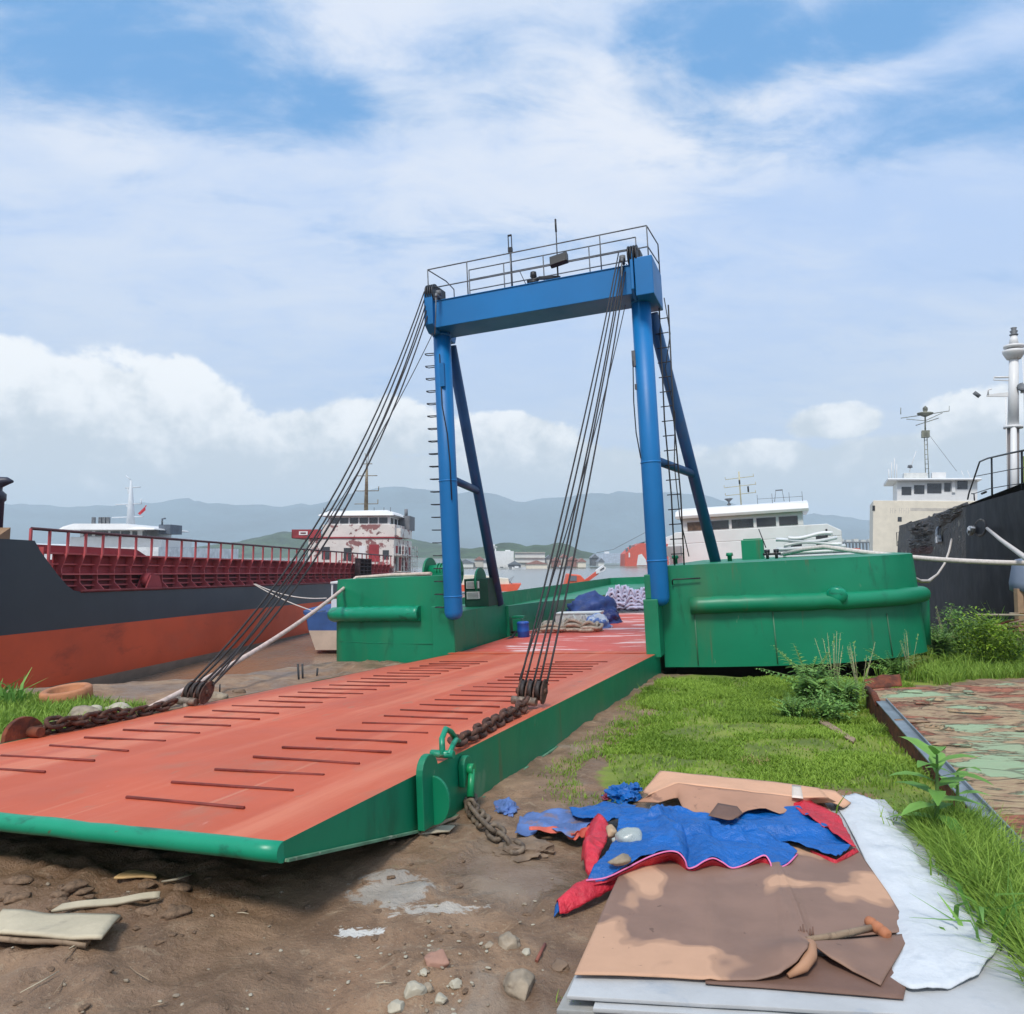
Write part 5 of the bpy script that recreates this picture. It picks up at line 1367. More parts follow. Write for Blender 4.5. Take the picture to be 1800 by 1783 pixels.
# ---- ropes between the vessels
ra = cpos(bl(1378,979,1,5.6).x, 5.6, 1.72); rm = cpos(bl(1450,976,1,4.6).x, 4.6, 1.86)
b = MB(); far = aty(1835, 990, 15.2)
r2 = aty(1600, 980.5, 17.0)
pts = [ra, ra.lerp(rm,.5)+Vector((0,0,.03)), rm]
e = aty(1860, 990.5, 15.5)
for i in range(1, 21):
    t = i/20; p = rm.lerp(e, t); p.z -= .10*4*t*(1-t); pts.append(p)
b.tube(pts, .055, 10); b.build('mooring_rope', whiterope, None, label='thick white mooring rope stretched from the green bow tank across the black hull', cat='rope')
# rope hanging from the aft anchor, in a slack curve to the craft
a0 = BMX @ kl(1673,948,0,-.2); e0 = aty(1606, 1010, 20.)
pts = [a0, aty(1668,970,a0.y-1.2), aty(1660,992,a0.y-2.6), aty(1648,1010,a0.y-4), aty(1632,1022,21.5), aty(1618,1022,20.6), aty(1606,1016,19.5), aty(1560,1000,17.5)]
b = MB(); b.tube(pts, .05, 8); b.build('mooring_rope', whiterope, None, label='white rope hanging in a slack loop from the anchor of the black ship', cat='rope')
a1 = BMX @ kl(1735,929,0,-.1)
b = MB(); b.tube([a1, a1.lerp(aty(1810,988,13.5), .5)-Vector((0,0,.02)), aty(1815,990,13.5), aty(1900,1050,10.5)], .055, 8); b.build('mooring_rope', whiterope, None, label='thick white rope running steeply down from the bow hawse of the black ship', cat='rope')
# port mooring rope of the landing craft, down past the ramp
p0 = cpos(bl(768,1007,1,1.2).x, .9, 1.68)
q0 = cpos(-W-5.0+.3, bow_y(4.5)+.1, 1.66); q0 = cpos(bl(630,1018,1,1.6).x, 1.5, 1.66)
g0 = gp(262, 1246, .08)
pts = [p0, p0.lerp(q0,.5)+Vector((0,0,.02)), q0]
for i in range(1, 25):
    t = i/24; p = q0.lerp(g0, t); p.z -= .35*4*t*(1-t)*.5; pts.append(p)
b = MB(); b.tube(pts, .042, 8); b.build('mooring_rope', mat('pale pink rope', C(206,184,172), .85, var=.15, vscale=10, bump=.8, bscale=80), None, label='pale rope running from the top of the left bow tank down beside the ramp', cat='rope')

# ================================================================== across the water
def px_box(b, a, c, t, bt_, Y, d, m=0):
    p = aty(a, bt_, Y); q = aty(c, t, Y); b.bx(p.x, q.x, Y, Y+d, p.z, q.z, m)
def place(name, px, Y, label, cat, group=None):
    p = aty(px, 978, Y); p.z = 0; return empty(name, p, label, cat, group)
def local_part(name, b, m, o, **kw):
    ox, oy, oz = o.matrix_world.translation
    b.v = [(x-ox, y-oy, z-oz) for x, y, z in b.v]
    return b.build(name, m, o, **kw)
# long school-like building with three storeys
YT = 292.
o = place('town_building', 931, YT, 'long three-storey white building with rows of windows on the far shore', 'building')
b = MB(); px_box(b, 905, 958, 971.5, 1002, YT, 9); wl = local_part('wall', b, concrete, o)
b = MB()
for t in (970.8, 980.2, 988.5): px_box(b, 904.5, 958.5, t, t+1.1, YT-.6, 1.5)
local_part('balcony', b, concrete2, o)
for r, t in enumerate((973.5, 982.5, 990)):
    for c in range(10):
        b = MB(); px_box(b, 907+c*5.1, 910.6+c*5.1, t, t+4.2, YT-.15, .3); local_part('window', b, winfar, wl)
o = place('town_building', 880, YT, 'tall plain white block with an aerial on its roof, beside the long windowed building', 'building')
b = MB(); px_box(b, 863, 903, 969, 1002, YT+2, 8); px_box(b, 888, 897, 967, 970, YT+3, 4); wl = local_part('wall', b, white, o)
b = MB(); px_box(b, 867, 870, 957, 969, YT+4, .5); px_box(b, 864, 874, 961, 962.3, YT+4, .5); px_box(b, 865.5, 872, 964.5, 969, YT+4, .8); local_part('aerial', b, white, o)
for c, t in ((870,976),(885,976),(890,975),(895,977),(870,985),(886,986)):
    b = MB(); px_box(b, c, c+3, t, t+3.4, YT+1.8, .3); local_part('window', b, winfar, wl)
town = [(805,832,988,998,285,'w','low white shed at the foot of the left wooded hill'),(834,850,983,997,289,'r','grey house with a pointed roof behind the low white shed'),(850,863,986,998,286,'w','small white house just left of the tall plain block'),
        (893,916,991,999,278,'d','dark low boathouse in front of the tall white block'),(925,962,990,1001,283,'c','low cream warehouse in front of the long three-storey building'),(959,972,980,996,296,'w','small white house right of the long three-storey building'),
        (970,986,984,997,292,'b','brown roofed house next to the small white house, mid shore'),(986,998,978,996,301,'r','gabled tan house with a small dormer near the wires'),(998,1016,983,997,295,'b','brown brick house left of the wire ropes, far shore'),
        (1016,1030,986,998,289,'c','cream low house half hidden by the wire ropes'),(1040,1052,979,995,298,'d','narrow dark tower house seen between the wire ropes'),(1052,1062,986,996,283,'w','tiny white kiosk just right of the wire ropes')]
for a, c, t, bt_, Y, kind, lab in town:
    o = place('town_house', (a+c)/2, Y, lab, 'house', 'houses on the far shore')
    b = MB(); px_box(b, a, c, t+2, bt_, Y, 8); wl = local_part('wall', b, {'w':concrete,'c':cream,'d':steelrail,'r':concrete2,'b':roofred}[kind], o)
    b = MB(); p = aty(a, t+2, Y); q = aty(c, t, Y); h = q.z-p.z+.4
    b.prism([(p.x-.3,Y-.4,p.z),(q.x+.3,Y-.4,p.z),((p.x+q.x)/2,Y-.4,p.z+h+.6)], (0,9,0)); local_part('roof', b, roofred if kind in 'rbc' else winfar, o)
    n = max(1, int((c-a)/6))
    for i in range(n):
        b = MB(); w = (c-a)/n; px_box(b, a+w*(i+.3), a+w*(i+.65), t+4, t+7.5, Y-.15, .3); local_part('window', b, winfar, wl)
# fishing boats drawn up on the far bank
def small_boat(px, py, Y, L, m1, m2, lab, cat='boat', group=None):
    o = empty('moored_boat', aty(px, py, Y), lab, cat, group)
    b = MB(); P = []
    for i in range(9):
        t = i/8; w = L*.13*math.sin(math.pi*(.12+.8*(1-t)))**.6; x = (t-.5)*L; sh = .1*L*(2*abs(t-.45))**2
        P.append([(x,-w*.6,0),(x,-w,.1*L+sh),(x,w,.1*L+sh),(x,w*.6,0)])
    b.grid(P, 0, False); b.add(P[0], [(0,1,2,3)]); b.add(P[-1], [(0,1,2,3)]); b.build('hull', m1, o)
    b = MB(); b.bx(-L*.3,-L*.02,-L*.07,L*.07,.1*L,.22*L); b.bx(-L*.31,0,-L*.08,L*.08,.22*L,.235*L); b.tube([(L*.15,0,.1*L),(L*.15,0,.36*L)], .008*L, 5); c = b.build('cabin', m2, o)
    b = MB(); b.bx(-.02*L,-.015*L,-L*.05,L*.05,.16*L,.2*L); b.build('window', winfar, c)
    return o
small_boat(912, 1001, 268, 5, white, white, 'small white fishing boat on the bank below the long building')
small_boat(990, 1000, 268, 5, steelrail, concrete, 'grey fishing boat on the bank below the gabled tan house')
small_boat(885, 1001, 269, 4, concrete, steelrail, 'white and grey boat on the bank below the tall plain block')
# white ferry with orange hull
Yf = 93.; kf = Yf/F
o = empty('passenger_boat', aty(870, 1037, Yf), 'white topped boat with an orange hull, seen through the left gantry legs', 'boat')
b = MB(); fx = lambda p: (p-870)*kf; fz = lambda p: (1037-p)*kf
b.prism([(fx(790),0,fz(1040)),(fx(908),0,fz(1040)),(fx(916),0,fz(1027)),(fx(790),0,fz(1029))], (0,4,0)); b.build('hull', orangep, o)
b = MB(); b.prism([(fx(790),.3,fz(1029)),(fx(896),.3,fz(1029)),(fx(893),.3,fz(1018)),(fx(870),.3,fz(1016)),(fx(845),.3,fz(1012)),(fx(790),.3,fz(1012))], (0,3,0)); b.build('deckhouse', cream, o)
b = MB(); b.tube([(fx(896),.5,fz(1029)),(fx(894),.5,fz(1020)),(fx(903),.5,fz(1014)),(fx(896),.5,fz(1024)),(fx(904),.5,fz(1030))], .06, 5); b.build('bow_frame', steelrail, o)
# orange excavator barge
Ye = 92.; ke = Ye/F
o = empty('dredging_barge', aty(1030, 1036, Ye), 'orange dredger with a sloping arm ending in a white and black bucket, behind the wires', 'dredger')
ex = lambda p: (p-1030)*ke; ez = lambda p: (1036-p)*ke
b = MB(); b.prism([(ex(990),0,ez(1046)),(ex(1062),0,ez(1046)),(ex(1056),0,ez(1033)),(ex(992),0,ez(1033))], (0,8,0)); b.build('barge', steelrail, o)
b = MB(); b.prism([(ex(994),1,ez(1032)),(ex(1030),1,ez(1032)),(ex(1030),1,ez(1020)),(ex(1022),1,ez(1012)),(ex(1000),1,ez(1010))], (0,4,0)); cbn = b.build('cab', orangep, o, bevel=.1)
b = MB(); b.bx(ex(1003),ex(1015),.9,1.1,ez(1022),ez(1013)); b.build('window', winfar, cbn)
b = MB(); b.prism([(ex(1028),2,ez(1030)),(ex(1030),2,ez(1022)),(ex(1053),2,ez(1005)),(ex(1056),2,ez(1010))], (0,1,0)); b.build('arm', redship, o)
b = MB(); b.prism([(ex(1051),1.8,ez(1010)),(ex(1051),1.8,ez(1004)),(ex(1064),1.8,ez(995)),(ex(1069),1.8,ez(999)),(ex(1066),1.8,ez(1004))], (0,1.4,0)); bk = b.build('bucket', white, o)
b = MB(); b.prism([(ex(1058),1.7,ez(1004)),(ex(1058),1.7,ez(1002.5)),(ex(1065),1.7,ez(998)),(ex(1065),1.7,ez(1000))], (0,.1,0)); b.build('bucket_stripe', darksteel, bk)
b = MB(); b.tube([(ex(1030),-1,ez(1037)),(ex(1036),-1,ez(1031)),(ex(1040),-1,ez(1034)),(ex(1055),-1,ez(1034))], .3, 6); b.build('boom', darksteel, o)
# red ship bow with white upper works
Yr = 330.; kr = Yr/F
o = empty('red_ship', aty(1110, 992, Yr), 'faded red ship bow with white superstructure far off, left of the right gantry post', 'ship')
rx = lambda p: (p-1110)*kr; rz = lambda p: (992-p)*kr
b = MB(); b.prism([(rx(1098),0,rz(1000)),(rx(1190),0,rz(1000)),(rx(1190),0,rz(957)),(rx(1128),0,rz(955)),(rx(1112),0,rz(962)),(rx(1099),0,rz(974))], (0,14,0)); b.build('hull', redship, o)
b = MB(); b.prism([(rx(1112),2,rz(962)),(rx(1190),2,rz(940)),(rx(1190),2,rz(957)),(rx(1128),2,rz(955))], (0,8,0)); b.build('superstructure', white, o)
b = MB(); b.prism([(rx(1119),-.3,rz(994)),(rx(1137),-.3,rz(994)),(rx(1135),-.3,rz(984)),(rx(1128),-.3,rz(974)),(rx(1122),-.3,rz(976))], (0,.3,0)); b.bx(rx(1105),rx(1107.5),-.3,0,rz(980),rz(972)); b.build('bow_marking', white, o)
for p in (1101,1107,1113):
    b = MB(); b.bx(rx(p),rx(p+4),1,2,rz(966 if p > 1102 else 970),rz(959 if p > 1102 else 964)); b.build('deck_gear', steelrail, o)
b = MB(); b.tube([(rx(1050),3,rz(972)),(rx(1080),3,rz(966)),(rx(1137),3,rz(936))], .12, 5); b.build('crane_jib', steelrail, o)
o2 = empty('pale_barge', aty(1075, 985, 360), 'pale blue flat barge lying left of the faded red ship', 'barge')
b = MB(); k_ = 360/F; b.prism([((1048-1075)*k_,0,-1.5),((1104-1075)*k_,0,-1.5),((1106-1075)*k_,0,(985-972)*k_),((1048-1075)*k_,0,(985-974)*k_)], (0,12,0)); b.build('hull', mat('pale blue hull', C(176,190,206), .6), o2)
b = MB(); b.bx((1064-1075)*k_,(1072-1075)*k_,2,5,3,4.2); b.build('hatch_house', white, o2)
# far jetty with distant vessels on the right
o = place('far_jetty', 1500, 420, 'low pier with tiny pale sheds far off between the white house and the cream house', 'pier')
b = MB(); px_box(b, 1455, 1545, 952.5, 955, 420, 3)
for c in range(1458, 1545, 6): px_box(b, c, c+1, 955, 990, 420, 1)
local_part('trestle', b, steelrail, o)
for c in range(6):
    b = MB(); px_box(b, 1462+c*13, 1470+c*13, 949-(c%2)*1.5, 952.5, 420.5, 3); local_part('shed', b, concrete, o)
o = empty('red_ship', aty(1515, 985, 260), 'tiny red and white vessel far off just left of the cream deckhouse', 'ship')
k_ = 260/F
b = MB(); b.prism([((1498-1515)*k_,0,-3),((1548-1515)*k_,0,-3),((1548-1515)*k_,0,(985-968)*k_),((1512-1515)*k_,0,(985-968)*k_),((1498-1515)*k_,0,(985-967)*k_)], (0,8,0)); b.build('hull', white, o)
b = MB(); b.bx((1500-1515)*k_,(1512-1515)*k_,-.2,6,(985-980)*k_,(985-964)*k_); b.build('bow_house', redship, o)

# ================================================================== things lying on the shore
def smooth_poly(pts, n):
    """resample a polyline of Vectors to n points by arc length"""
    pts = [Vector(p) for p in pts]
    L = [0]
    for a, b_ in zip(pts, pts[1:]): L.append(L[-1]+(b_-a).length)
    out = []
    for i in range(n):
        s = L[-1]*i/(n-1); k = 0
        while k < len(L)-2 and s > L[k+1]: k += 1
        out.append(pts[k].lerp(pts[k+1], 0 if L[k+1] == L[k] else (s-L[k])/(L[k+1]-L[k])))
    return out
def spline(pts, k=5):
    out = []; n = len(pts)
    for i in range(n-1):
        p0, p1, p2, p3 = pts[max(0,i-1)], pts[i], pts[i+1], pts[min(n-1,i+2)]
        for j in range(k):
            t = j/k
            out.append(tuple(.5*((2*b)+(-a+c)*t+(2*a-5*b+4*c-d)*t*t+(-a+3*b-3*c+d)*t**3) for a, b, c, d in zip(p0, p1, p2, p3)))
    out.append(tuple(pts[-1])); return out
def G3(p, dz0=0.):
    return gpd(p[0], p[1], dz0+(p[2] if len(p) > 2 else 0))
def coons(bottom, right, top, left, nu, nv, dz=0., fn=None, convert=True):
    """patch between four edges given in photograph pixels on the ground (third number: height above it)"""
    cv = (lambda q: [G3(p, dz) for p in q]) if convert else (lambda q: [Vector(p) for p in q])
    Bm = smooth_poly(cv(bottom), nu); Tp = smooth_poly(cv(top), nu); Lf = smooth_poly(cv(left), nv); Rt = smooth_poly(cv(right), nv)
    P = []
    for i in range(nu):
        u = i/(nu-1); row = []
        for j in range(nv):
            v = j/(nv-1)
            p = Bm[i]*(1-v)+Tp[i]*v+Lf[j]*(1-u)+Rt[j]*u-(Bm[0]*(1-u)*(1-v)+Bm[-1]*u*(1-v)+Tp[0]*(1-u)*v+Tp[-1]*u*v)
            if fn: p = p+Vector((0,0,fn(u, v, p)))
            row.append(p)
        P.append(row)
    return P
def bump(p, a, s, seed=0): return a*mn.fractal(Vector((p.x*s, p.y*s, seed)), 1, 2, 4)

# --- stack of grey boards under the cardboard
def slab(name, px4, dz, th, m, label, cat, group=None, wob=.004):
    P = [G3(p, dz) for p in px4]
    zt_ = max(p.z for p in P)
    b = MB(); n = 14
    top = [[(P[0].lerp(P[1], i/n)).lerp(P[3].lerp(P[2], i/n), j/n)+Vector((0,0,wob*mn.noise(Vector((i*.7, j*.7, dz*40))))) for j in range(n+1)] for i in range(n+1)]
    b.grid(top, 0, True)
    return b.build(name, m, None, solid=th, solid_off=-1, bevel=.003, label=label, cat=cat, group=group)
slab('fibre_board', [(978,1775),(1880,1830),(1590,1440),(1160,1420)], .035, .02, mat('dirty grey board', C(150,150,146), .8, var=.12, vscale=4, layers=((DIRT, 5, .55, .68, None, .6),)), 'lowest dirty grey board of the stack, its corner showing bottom left', 'board')
slab('fibre_board', [(1042,1772),(1890,1822),(1575,1425),(1170,1415)], .06, .018, board, 'middle grey board of the stack, set back a step to the right', 'board')
slab('fibre_board', [(996,1750),(1900,1800),(1555,1405),(1150,1400)], .085, .016, board, 'pale grey top board carrying the brown cardboard and white foam', 'board')
BZ = .088
# --- white foam sheet
Pf = coons([(1560,1716),(1600,1742),(1665,1738),(1720,1716),(1757,1664)], [(1757,1664),(1722,1632),(1690,1588),(1668,1560),(1655,1535),(1620,1522),(1600,1478),(1572,1452),(1560,1425),(1535,1405)],
           [(1462,1404),(1500,1398),(1535,1405)], [(1560,1716),(1585,1670),(1560,1600),(1520,1510),(1485,1440),(1462,1404)], 40, 60, BZ+.006,
           lambda u, v, p: .016*(mn.fractal(p*7, 1, 2, 4)+.6)*min(1, 6*u, 8*(1-u)+.3)+.01*mn.noise(p*2))
b = MB(); b.grid(Pf); b.build('foam_sheet', foam, None, solid=.006, solid_off=1, label='torn white foam sheet along the right side of the brown cardboard', cat='foam sheet')
# --- lower dark cardboard layer
def stained(name, base, dark, seed, lo, hi, front=0.):
    m = bpy.data.materials.new(name); m.use_nodes = True
    g = NT(m.node_tree); p = g.n['Principled BSDF']; tc = g.node('ShaderNodeTexCoord').outputs['Object']
    n = g.noise(tc, 1.55, 3, .45, .35, off=(seed, seed*.3, 0))
    if front:
        sp_ = g.node('ShaderNodeSeparateXYZ'); g.link(tc, sp_.inputs[0])
        n = g.math('SUBTRACT', n, g.math('MULTIPLY', g.step(g.math('ADD', sp_.outputs[1], g.math('MULTIPLY', sp_.outputs[0], .25)), -.25, -.75), front))
    f = g.step(n, lo, hi)
    n2 = g.noise(tc, 9, 6, .6)
    c = g.mix(g.step(n2, .3, .7), tuple(x*.94 for x in base[:3])+(1,), base)
    dk = g.mix(g.step(g.noise(tc, 2.6, 5, .6, off=(1,7,0)), .35, .65), dark, tuple(x*1.22 for x in dark[:3])+(1,))
    c = g.mix(f, c, dk)
    edge = g.math('MULTIPLY', g.step(n, lo-.02, lo), g.math('SUBTRACT', 1.0, g.step(n, lo, lo+.025)))
    c = g.mix(g.math('MULTIPLY', edge, .35), c, tuple(x*.8 for x in dark[:3])+(1,))
    spots = g.step(g.noise(tc, 22, 3, .5, off=(3,3,3)), .71, .74); c = g.mix(g.math('MULTIPLY', spots, .6), c, C(88,66,54))
    g.link(c, p.inputs['Base Color'])
    g.link(g.math('SUBTRACT', .85, g.math('MULTIPLY', f, .25)), p.inputs['Roughness'])
    bp = g.node('ShaderNodeBump'); bp.inputs['Strength'].default_value = .25; bp.inputs['Distance'].default_value = .01
    g.link(g.math('ADD', g.noise(tc, 5, 4, .5), g.math('MULTIPLY', g.noise(tc, 60, 3, .5), .15)), bp.inputs['Height']); g.link(bp.outputs[0], p.inputs['Normal'])
    return m
cardwet = stained('wet stained cardboard', C(196,154,124), C(128,100,84), 2.15, .40, .43, .17)
carddark = mat('soaked cardboard', C(112,84,70), .7, var=.12, vscale=3, bump=.3, bscale=20)
b = MB(); b.grid(coons([(1240,1730),(1400,1742),(1588,1757)], [(1588,1757),(1600,1700)], [(1240,1690),(1420,1680),(1600,1700)], [(1240,1730),(1240,1690)], 24, 8, BZ+.004, lambda u, v, p: .003*mn.noise(p*9)))
b.build('cardboard_sheet', carddark, None, solid=.004, solid_off=1, label='dark soaked cardboard strip under the torn front edge', cat='cardboard')
# --- main sheet, curled and torn at the front right, with its flap as a part
o = empty('cardboard_sheet', gp(1250,1600,BZ), 'large brown wet-stained cardboard sheet with a curled tear at its front', 'cardboard')
OI = o.matrix_world.inverted()
def loc_(P): return [[OI @ q for q in r] for r in P]
def fmain(u, v, p):
    c = gp(1392,1700,BZ); d = ((p.x-c.x)/.20)**2+((p.y-c.y)/.16)**2
    fl = 0
    for a_, b_, c_ in ((.31,.06,.005),(.66,-.05,.006),(.48,.3,.004)): fl += c_*math.exp(-((u-a_-b_*v)/.012)**2)*(1-sst(.35, .5, v))
    fl += .004*math.exp(-((v-.40-.06*u)/.016)**2)*sst(.2, .4, u)
    return fl+.004+.007*(mn.noise(p*2.4)+.4)+.05*math.exp(-d*1.6)*(1-v*.3)+.02*math.exp(-((u-.45)**2/.004+(v-.75)**2/.02))+.012*math.exp(-((u-.1)**2/.02+(v-.55)**2/.05))
Pm = coons([(1010,1718),(1090,1719),(1180,1721),(1260,1726),(1330,1728),(1372,1722,.01),(1402,1708,.02),(1420,1690,.03),(1424,1668,.02),(1432,1655),(1500,1650),(1602,1640)], [(1602,1640),(1560,1572),(1510,1500),(1470,1440),(1440,1405)],
           [(1120,1440),(1250,1415),(1360,1405),(1440,1405)], [(1010,1718),(1035,1660),(1062,1600),(1088,1545),(1105,1490),(1120,1440)], 130, 90, BZ+.006, fmain)
b = MB(); b.grid(loc_(Pm)); sheet = b.build('sheet', cardwet, o, solid=.005, solid_off=1)
Pfl = coons([(1428,1662,.03),(1460,1690,.02),(1500,1714),(1548,1734)], [(1548,1734),(1560,1712),(1580,1680),(1602,1642)], [(1430,1656,.02),(1500,1652,.01),(1602,1641)], [(1428,1662,.03),(1430,1656,.02)], 24, 14, BZ+.012, lambda u, v, p: .012*math.sin(u*3.1)*(1-v))
b = MB(); b.grid(loc_(Pfl)); b.build('torn_flap', stained('damp flap', C(150,118,98), C(124,96,80), 7.7, .4, .5), o, solid=.005, solid_off=1)
# underside roll of the curl
b = MB(); cc = [G3((px, py), BZ+dz) for px, py, dz in ((1385,1716,.02),(1412,1700,.045),(1424,1680,.05),(1426,1662,.04),(1418,1652,.02))]
b.tube([OI @ c_ for c_ in cc], [.010,.022,.028,.024,.008], 10); b.build('curled_edge', mat('cardboard edge', C(170,128,98), .8, var=.1), o)
b = MB(); c0 = gp(1418,1655,BZ)
for k in range(6):
    b.tube([OI @ (c0+Vector((.01*k-.03,-.004*k,.012))), OI @ (c0+Vector((.012*k-.035, .012*math.sin(k), .05+.01*(k%3))))], [.008,.003], 5)
b.build('torn_fibre', carddark, o)
# small holes worn in the sheet
for px, py in ((1417,1588),(1226,1600),(1100,1573)):
    c0 = gp(px, py, BZ+.018); b = MB(); b.lathe([(.004,0),(.014,.001),(.015,.003),(.0,.003)], OI @ c0, 10); b.build('worn_hole', carddark, o)
# scrap of pale paper in the tear
b = MB(); b.grid(coons([(1455,1665),(1480,1690),(1500,1700)], [(1500,1700),(1490,1690)], [(1440,1655),(1470,1668),(1490,1690)], [(1455,1665),(1440,1655)], 8, 4, BZ+.012)); b.build('paper_scrap', foam, None, solid=.002, label='scrap of white paper showing through the tear in the cardboard', cat='paper')
# --- stick with a knob at the end
a, c_, e = gp(1418,1652,BZ+.04), gp(1470,1645,BZ+.035), gp(1535,1630,BZ+.035)
so_ = empty('stick', a, 'wooden stick ending in a short orange-brown knob, lying on the cardboard', 'stick'); SI = so_.matrix_world.inverted()
b = MB(); b.tube([SI @ a, SI @ c_, SI @ e], [.012,.016,.014], 8); b.build('shaft', wood, so_)
k0, k1 = gp(1524,1617,BZ+.045), gp(1562,1646,BZ+.03)
b = MB(); b.tube([SI @ k0.lerp(k1, t) for t in (0,.05,.25,.3,.4,.6,.68,.75,.95,1)], [.012,.022,.026,.02,.026,.027,.02,.027,.024,.012], 12); b.build('knob', mat('turned wood', C(176,112,76), .7, var=.15, vscale=8), so_)

# --- folded cardboard at the back: lit top in peach, shaded front in brown, light painted into both
o = empty('folded_cardboard', gp(1300,1400,BZ), 'folded peach cardboard lying across the back of the blue tarpaulin', 'cardboard'); OI = o.matrix_world.inverted()
fold = [(1140,1398,.10),(1190,1377,.17),(1250,1384,.16),(1300,1390,.15),(1345,1396,.14),(1400,1402,.13),(1455,1402,.12)]
back = [(1130,1392,.03),(1160,1355,.10),(1210,1360,.10),(1270,1366,.09),(1340,1372,.08),(1395,1379,.08),(1440,1386,.06)]
b = MB(); b.grid(loc_(coons(fold, [(1455,1402,.12),(1440,1386,.06)], back, [(1140,1398,.10),(1130,1392,.03)], 40, 10, BZ, lambda u, v, p: .006*mn.noise(p*6)))); b.build('top_face', cardpeach, o, solid=.005)
low = [(1120,1410,.06),(1160,1414,.08),(1192,1404,.10),(1202,1424,.11),(1245,1434,.11),(1288,1445,.10),(1310,1428,.12),(1345,1424,.12),(1374,1434,.10),(1400,1420,.10),(1435,1410,.08),(1470,1412,.06)]
b = MB(); b.grid(loc_(coons(low, [(1470,1412,.05),(1455,1402,.12)], fold, [(1120,1410,.04),(1140,1398,.10)], 48, 12, BZ, lambda u, v, p: .006*mn.noise(p*7)+.012*math.sin(u*13)*(1-v)))); b.build('front_face', cardbrown, o, solid=.005)
b = MB(); b.grid(loc_(coons([(1440,1403,.11),(1462,1412,.06),(1482,1420,.03)], [(1482,1420,.03),(1496,1412,.02)], [(1440,1386,.07),(1470,1392,.08),(1496,1412,.02)], [(1440,1403,.11),(1440,1386,.07)], 12, 8, BZ, lambda u, v, p: .01*mn.noise(p*12)))); b.build('torn_end', cardpeach, o, solid=.005)
b = MB(); b.grid(loc_(coons([(1392,1402,.136),(1412,1404,.132)], [(1412,1404,.132),(1408,1382,.082)], [(1392,1380,.085),(1408,1382,.082)], [(1392,1402,.136),(1392,1380,.085)], 4, 6, BZ+.006))); b.build('packing_tape', mat('white tape', C(222,206,190), .5, var=.05), o, solid=.002)
b = MB(); b.grid(loc_(coons([(1245,1434,.12),(1285,1443,.11),(1306,1430,.125)], [(1306,1430,.125),(1296,1418,.135)], [(1262,1412,.135),(1296,1418,.135)], [(1245,1434,.12),(1262,1412,.135)], 8, 6, BZ+.012))); b.build('soaked_patch', carddark, o, solid=.003)

# --- blue tarpaulin with red lining
o = empty('tarpaulin', gp(1230,1480,BZ), 'crumpled bright blue tarpaulin with red lining, lying on the brown cardboard', 'tarpaulin'); OI = o.matrix_world.inverted()
def creases(seed, n):
    r = random.Random(seed); out = []
    for i in range(n):
        c = (r.uniform(.55,2.3), r.uniform(4.6,5.9)); a = r.gauss(.5, .7)
        out.append((c, math.cos(a), math.sin(a), r.uniform(.2,.6), r.uniform(.012,.035), r.uniform(.012,.032)))
    return out
CREASES = creases(44, 34)
def crease_h(p):
    h = 0
    for c, ca, sa, L, w, a in CREASES:
        dx, dy = p.x-c[0], p.y-c[1]; u = dx*ca+dy*sa; v_ = -dx*sa+dy*ca+.05*u*u
        if abs(u) < L: h += a*math.exp(-(v_/w)**2)*(1-(u/L)**2)
    return min(h, .06)
def wr(amp, s, seed, base=.0):
    f0 = _wr(amp, s, seed, base)
    return lambda u, v, p: f0(u, v, p)+crease_h(p)
def _wr(amp, s, seed, base=.0):
    return lambda u, v, p: base+amp*1.3*(mn.fractal(Vector((p.x*s+p.y*2, p.y*s*2.2, seed)), 1, 2.2, 4)+.35)+amp*.9*abs(math.sin((p.x*.7+p.y*1.9)*8+2.5*mn.noise(Vector((p.x*3,p.y*3,seed)))+seed))
hem = [(1030,1552,.0),(1065,1548,.01),(1105,1530,.03),(1140,1512,.06),(1170,1502,.08),(1190,1500,.08),(1202,1512,.05),(1208,1532,.02),(1228,1526,.04),(1250,1514,.06),(1270,1520,.03),(1285,1530,.01),(1312,1520,.03),(1342,1509,.05),(1352,1522,.02),(1358,1531,.0),(1385,1522,.0),(1402,1505,.0)]
hem = [(1030,1552,.0),(1066,1547,.012),(1104,1529,.035),(1140,1511,.065),(1172,1501,.085),(1192,1503,.085),(1204,1516,.06),(1209,1530,.02),(1222,1528,.03),(1238,1518,.05),(1254,1513,.055),(1270,1520,.035),(1287,1530,.008),(1310,1524,.02),(1330,1513,.045),(1345,1508,.055),(1354,1520,.03),(1359,1531,.0),(1383,1524,.0),(1402,1505,.0)]
hem = spline(hem, 5)
A = coons(hem, [(1402,1505),(1385,1490,.02),(1335,1470,.04),(1290,1452,.05)], [(1092,1426,.06),(1130,1422,.07),(1200,1430,.08),(1290,1452,.05)], [(1030,1552),(1058,1515,.04),(1082,1480,.06),(1092,1426,.06)], 140, 80, BZ+.012, wr(.018, 4, 1))
b = MB(); b.grid(loc_(A)); b.build('blue_face', tarpblue, o, solid=.004)
# red hem turned back under the front edge
hl = [(p[0]-4, p[1]+4+p[2]*240*(.7+.5*mn.noise(Vector((p[0]*.03,0,2)))), 0) for p in hem]
Hh = coons(hl, [(hl[-1][0],hl[-1][1],0),(1402,1505,0)], hem, [(hl[0][0],hl[0][1],0),(1030,1552,0)], 90, 6, BZ+.010, lambda u, v, p: .006*mn.noise(p*20)*(1-v))
b = MB(); b.grid(loc_(Hh)); b.build('red_lining', tarpred, o, solid=.004)
b = MB(); b.tube([OI @ (G3(p, BZ+.016)+Vector((0,0,.012))) for p in hem], .0045, 6); b.build('hem', mat('pink hem', C(224,120,170), .5, var=.1), o)
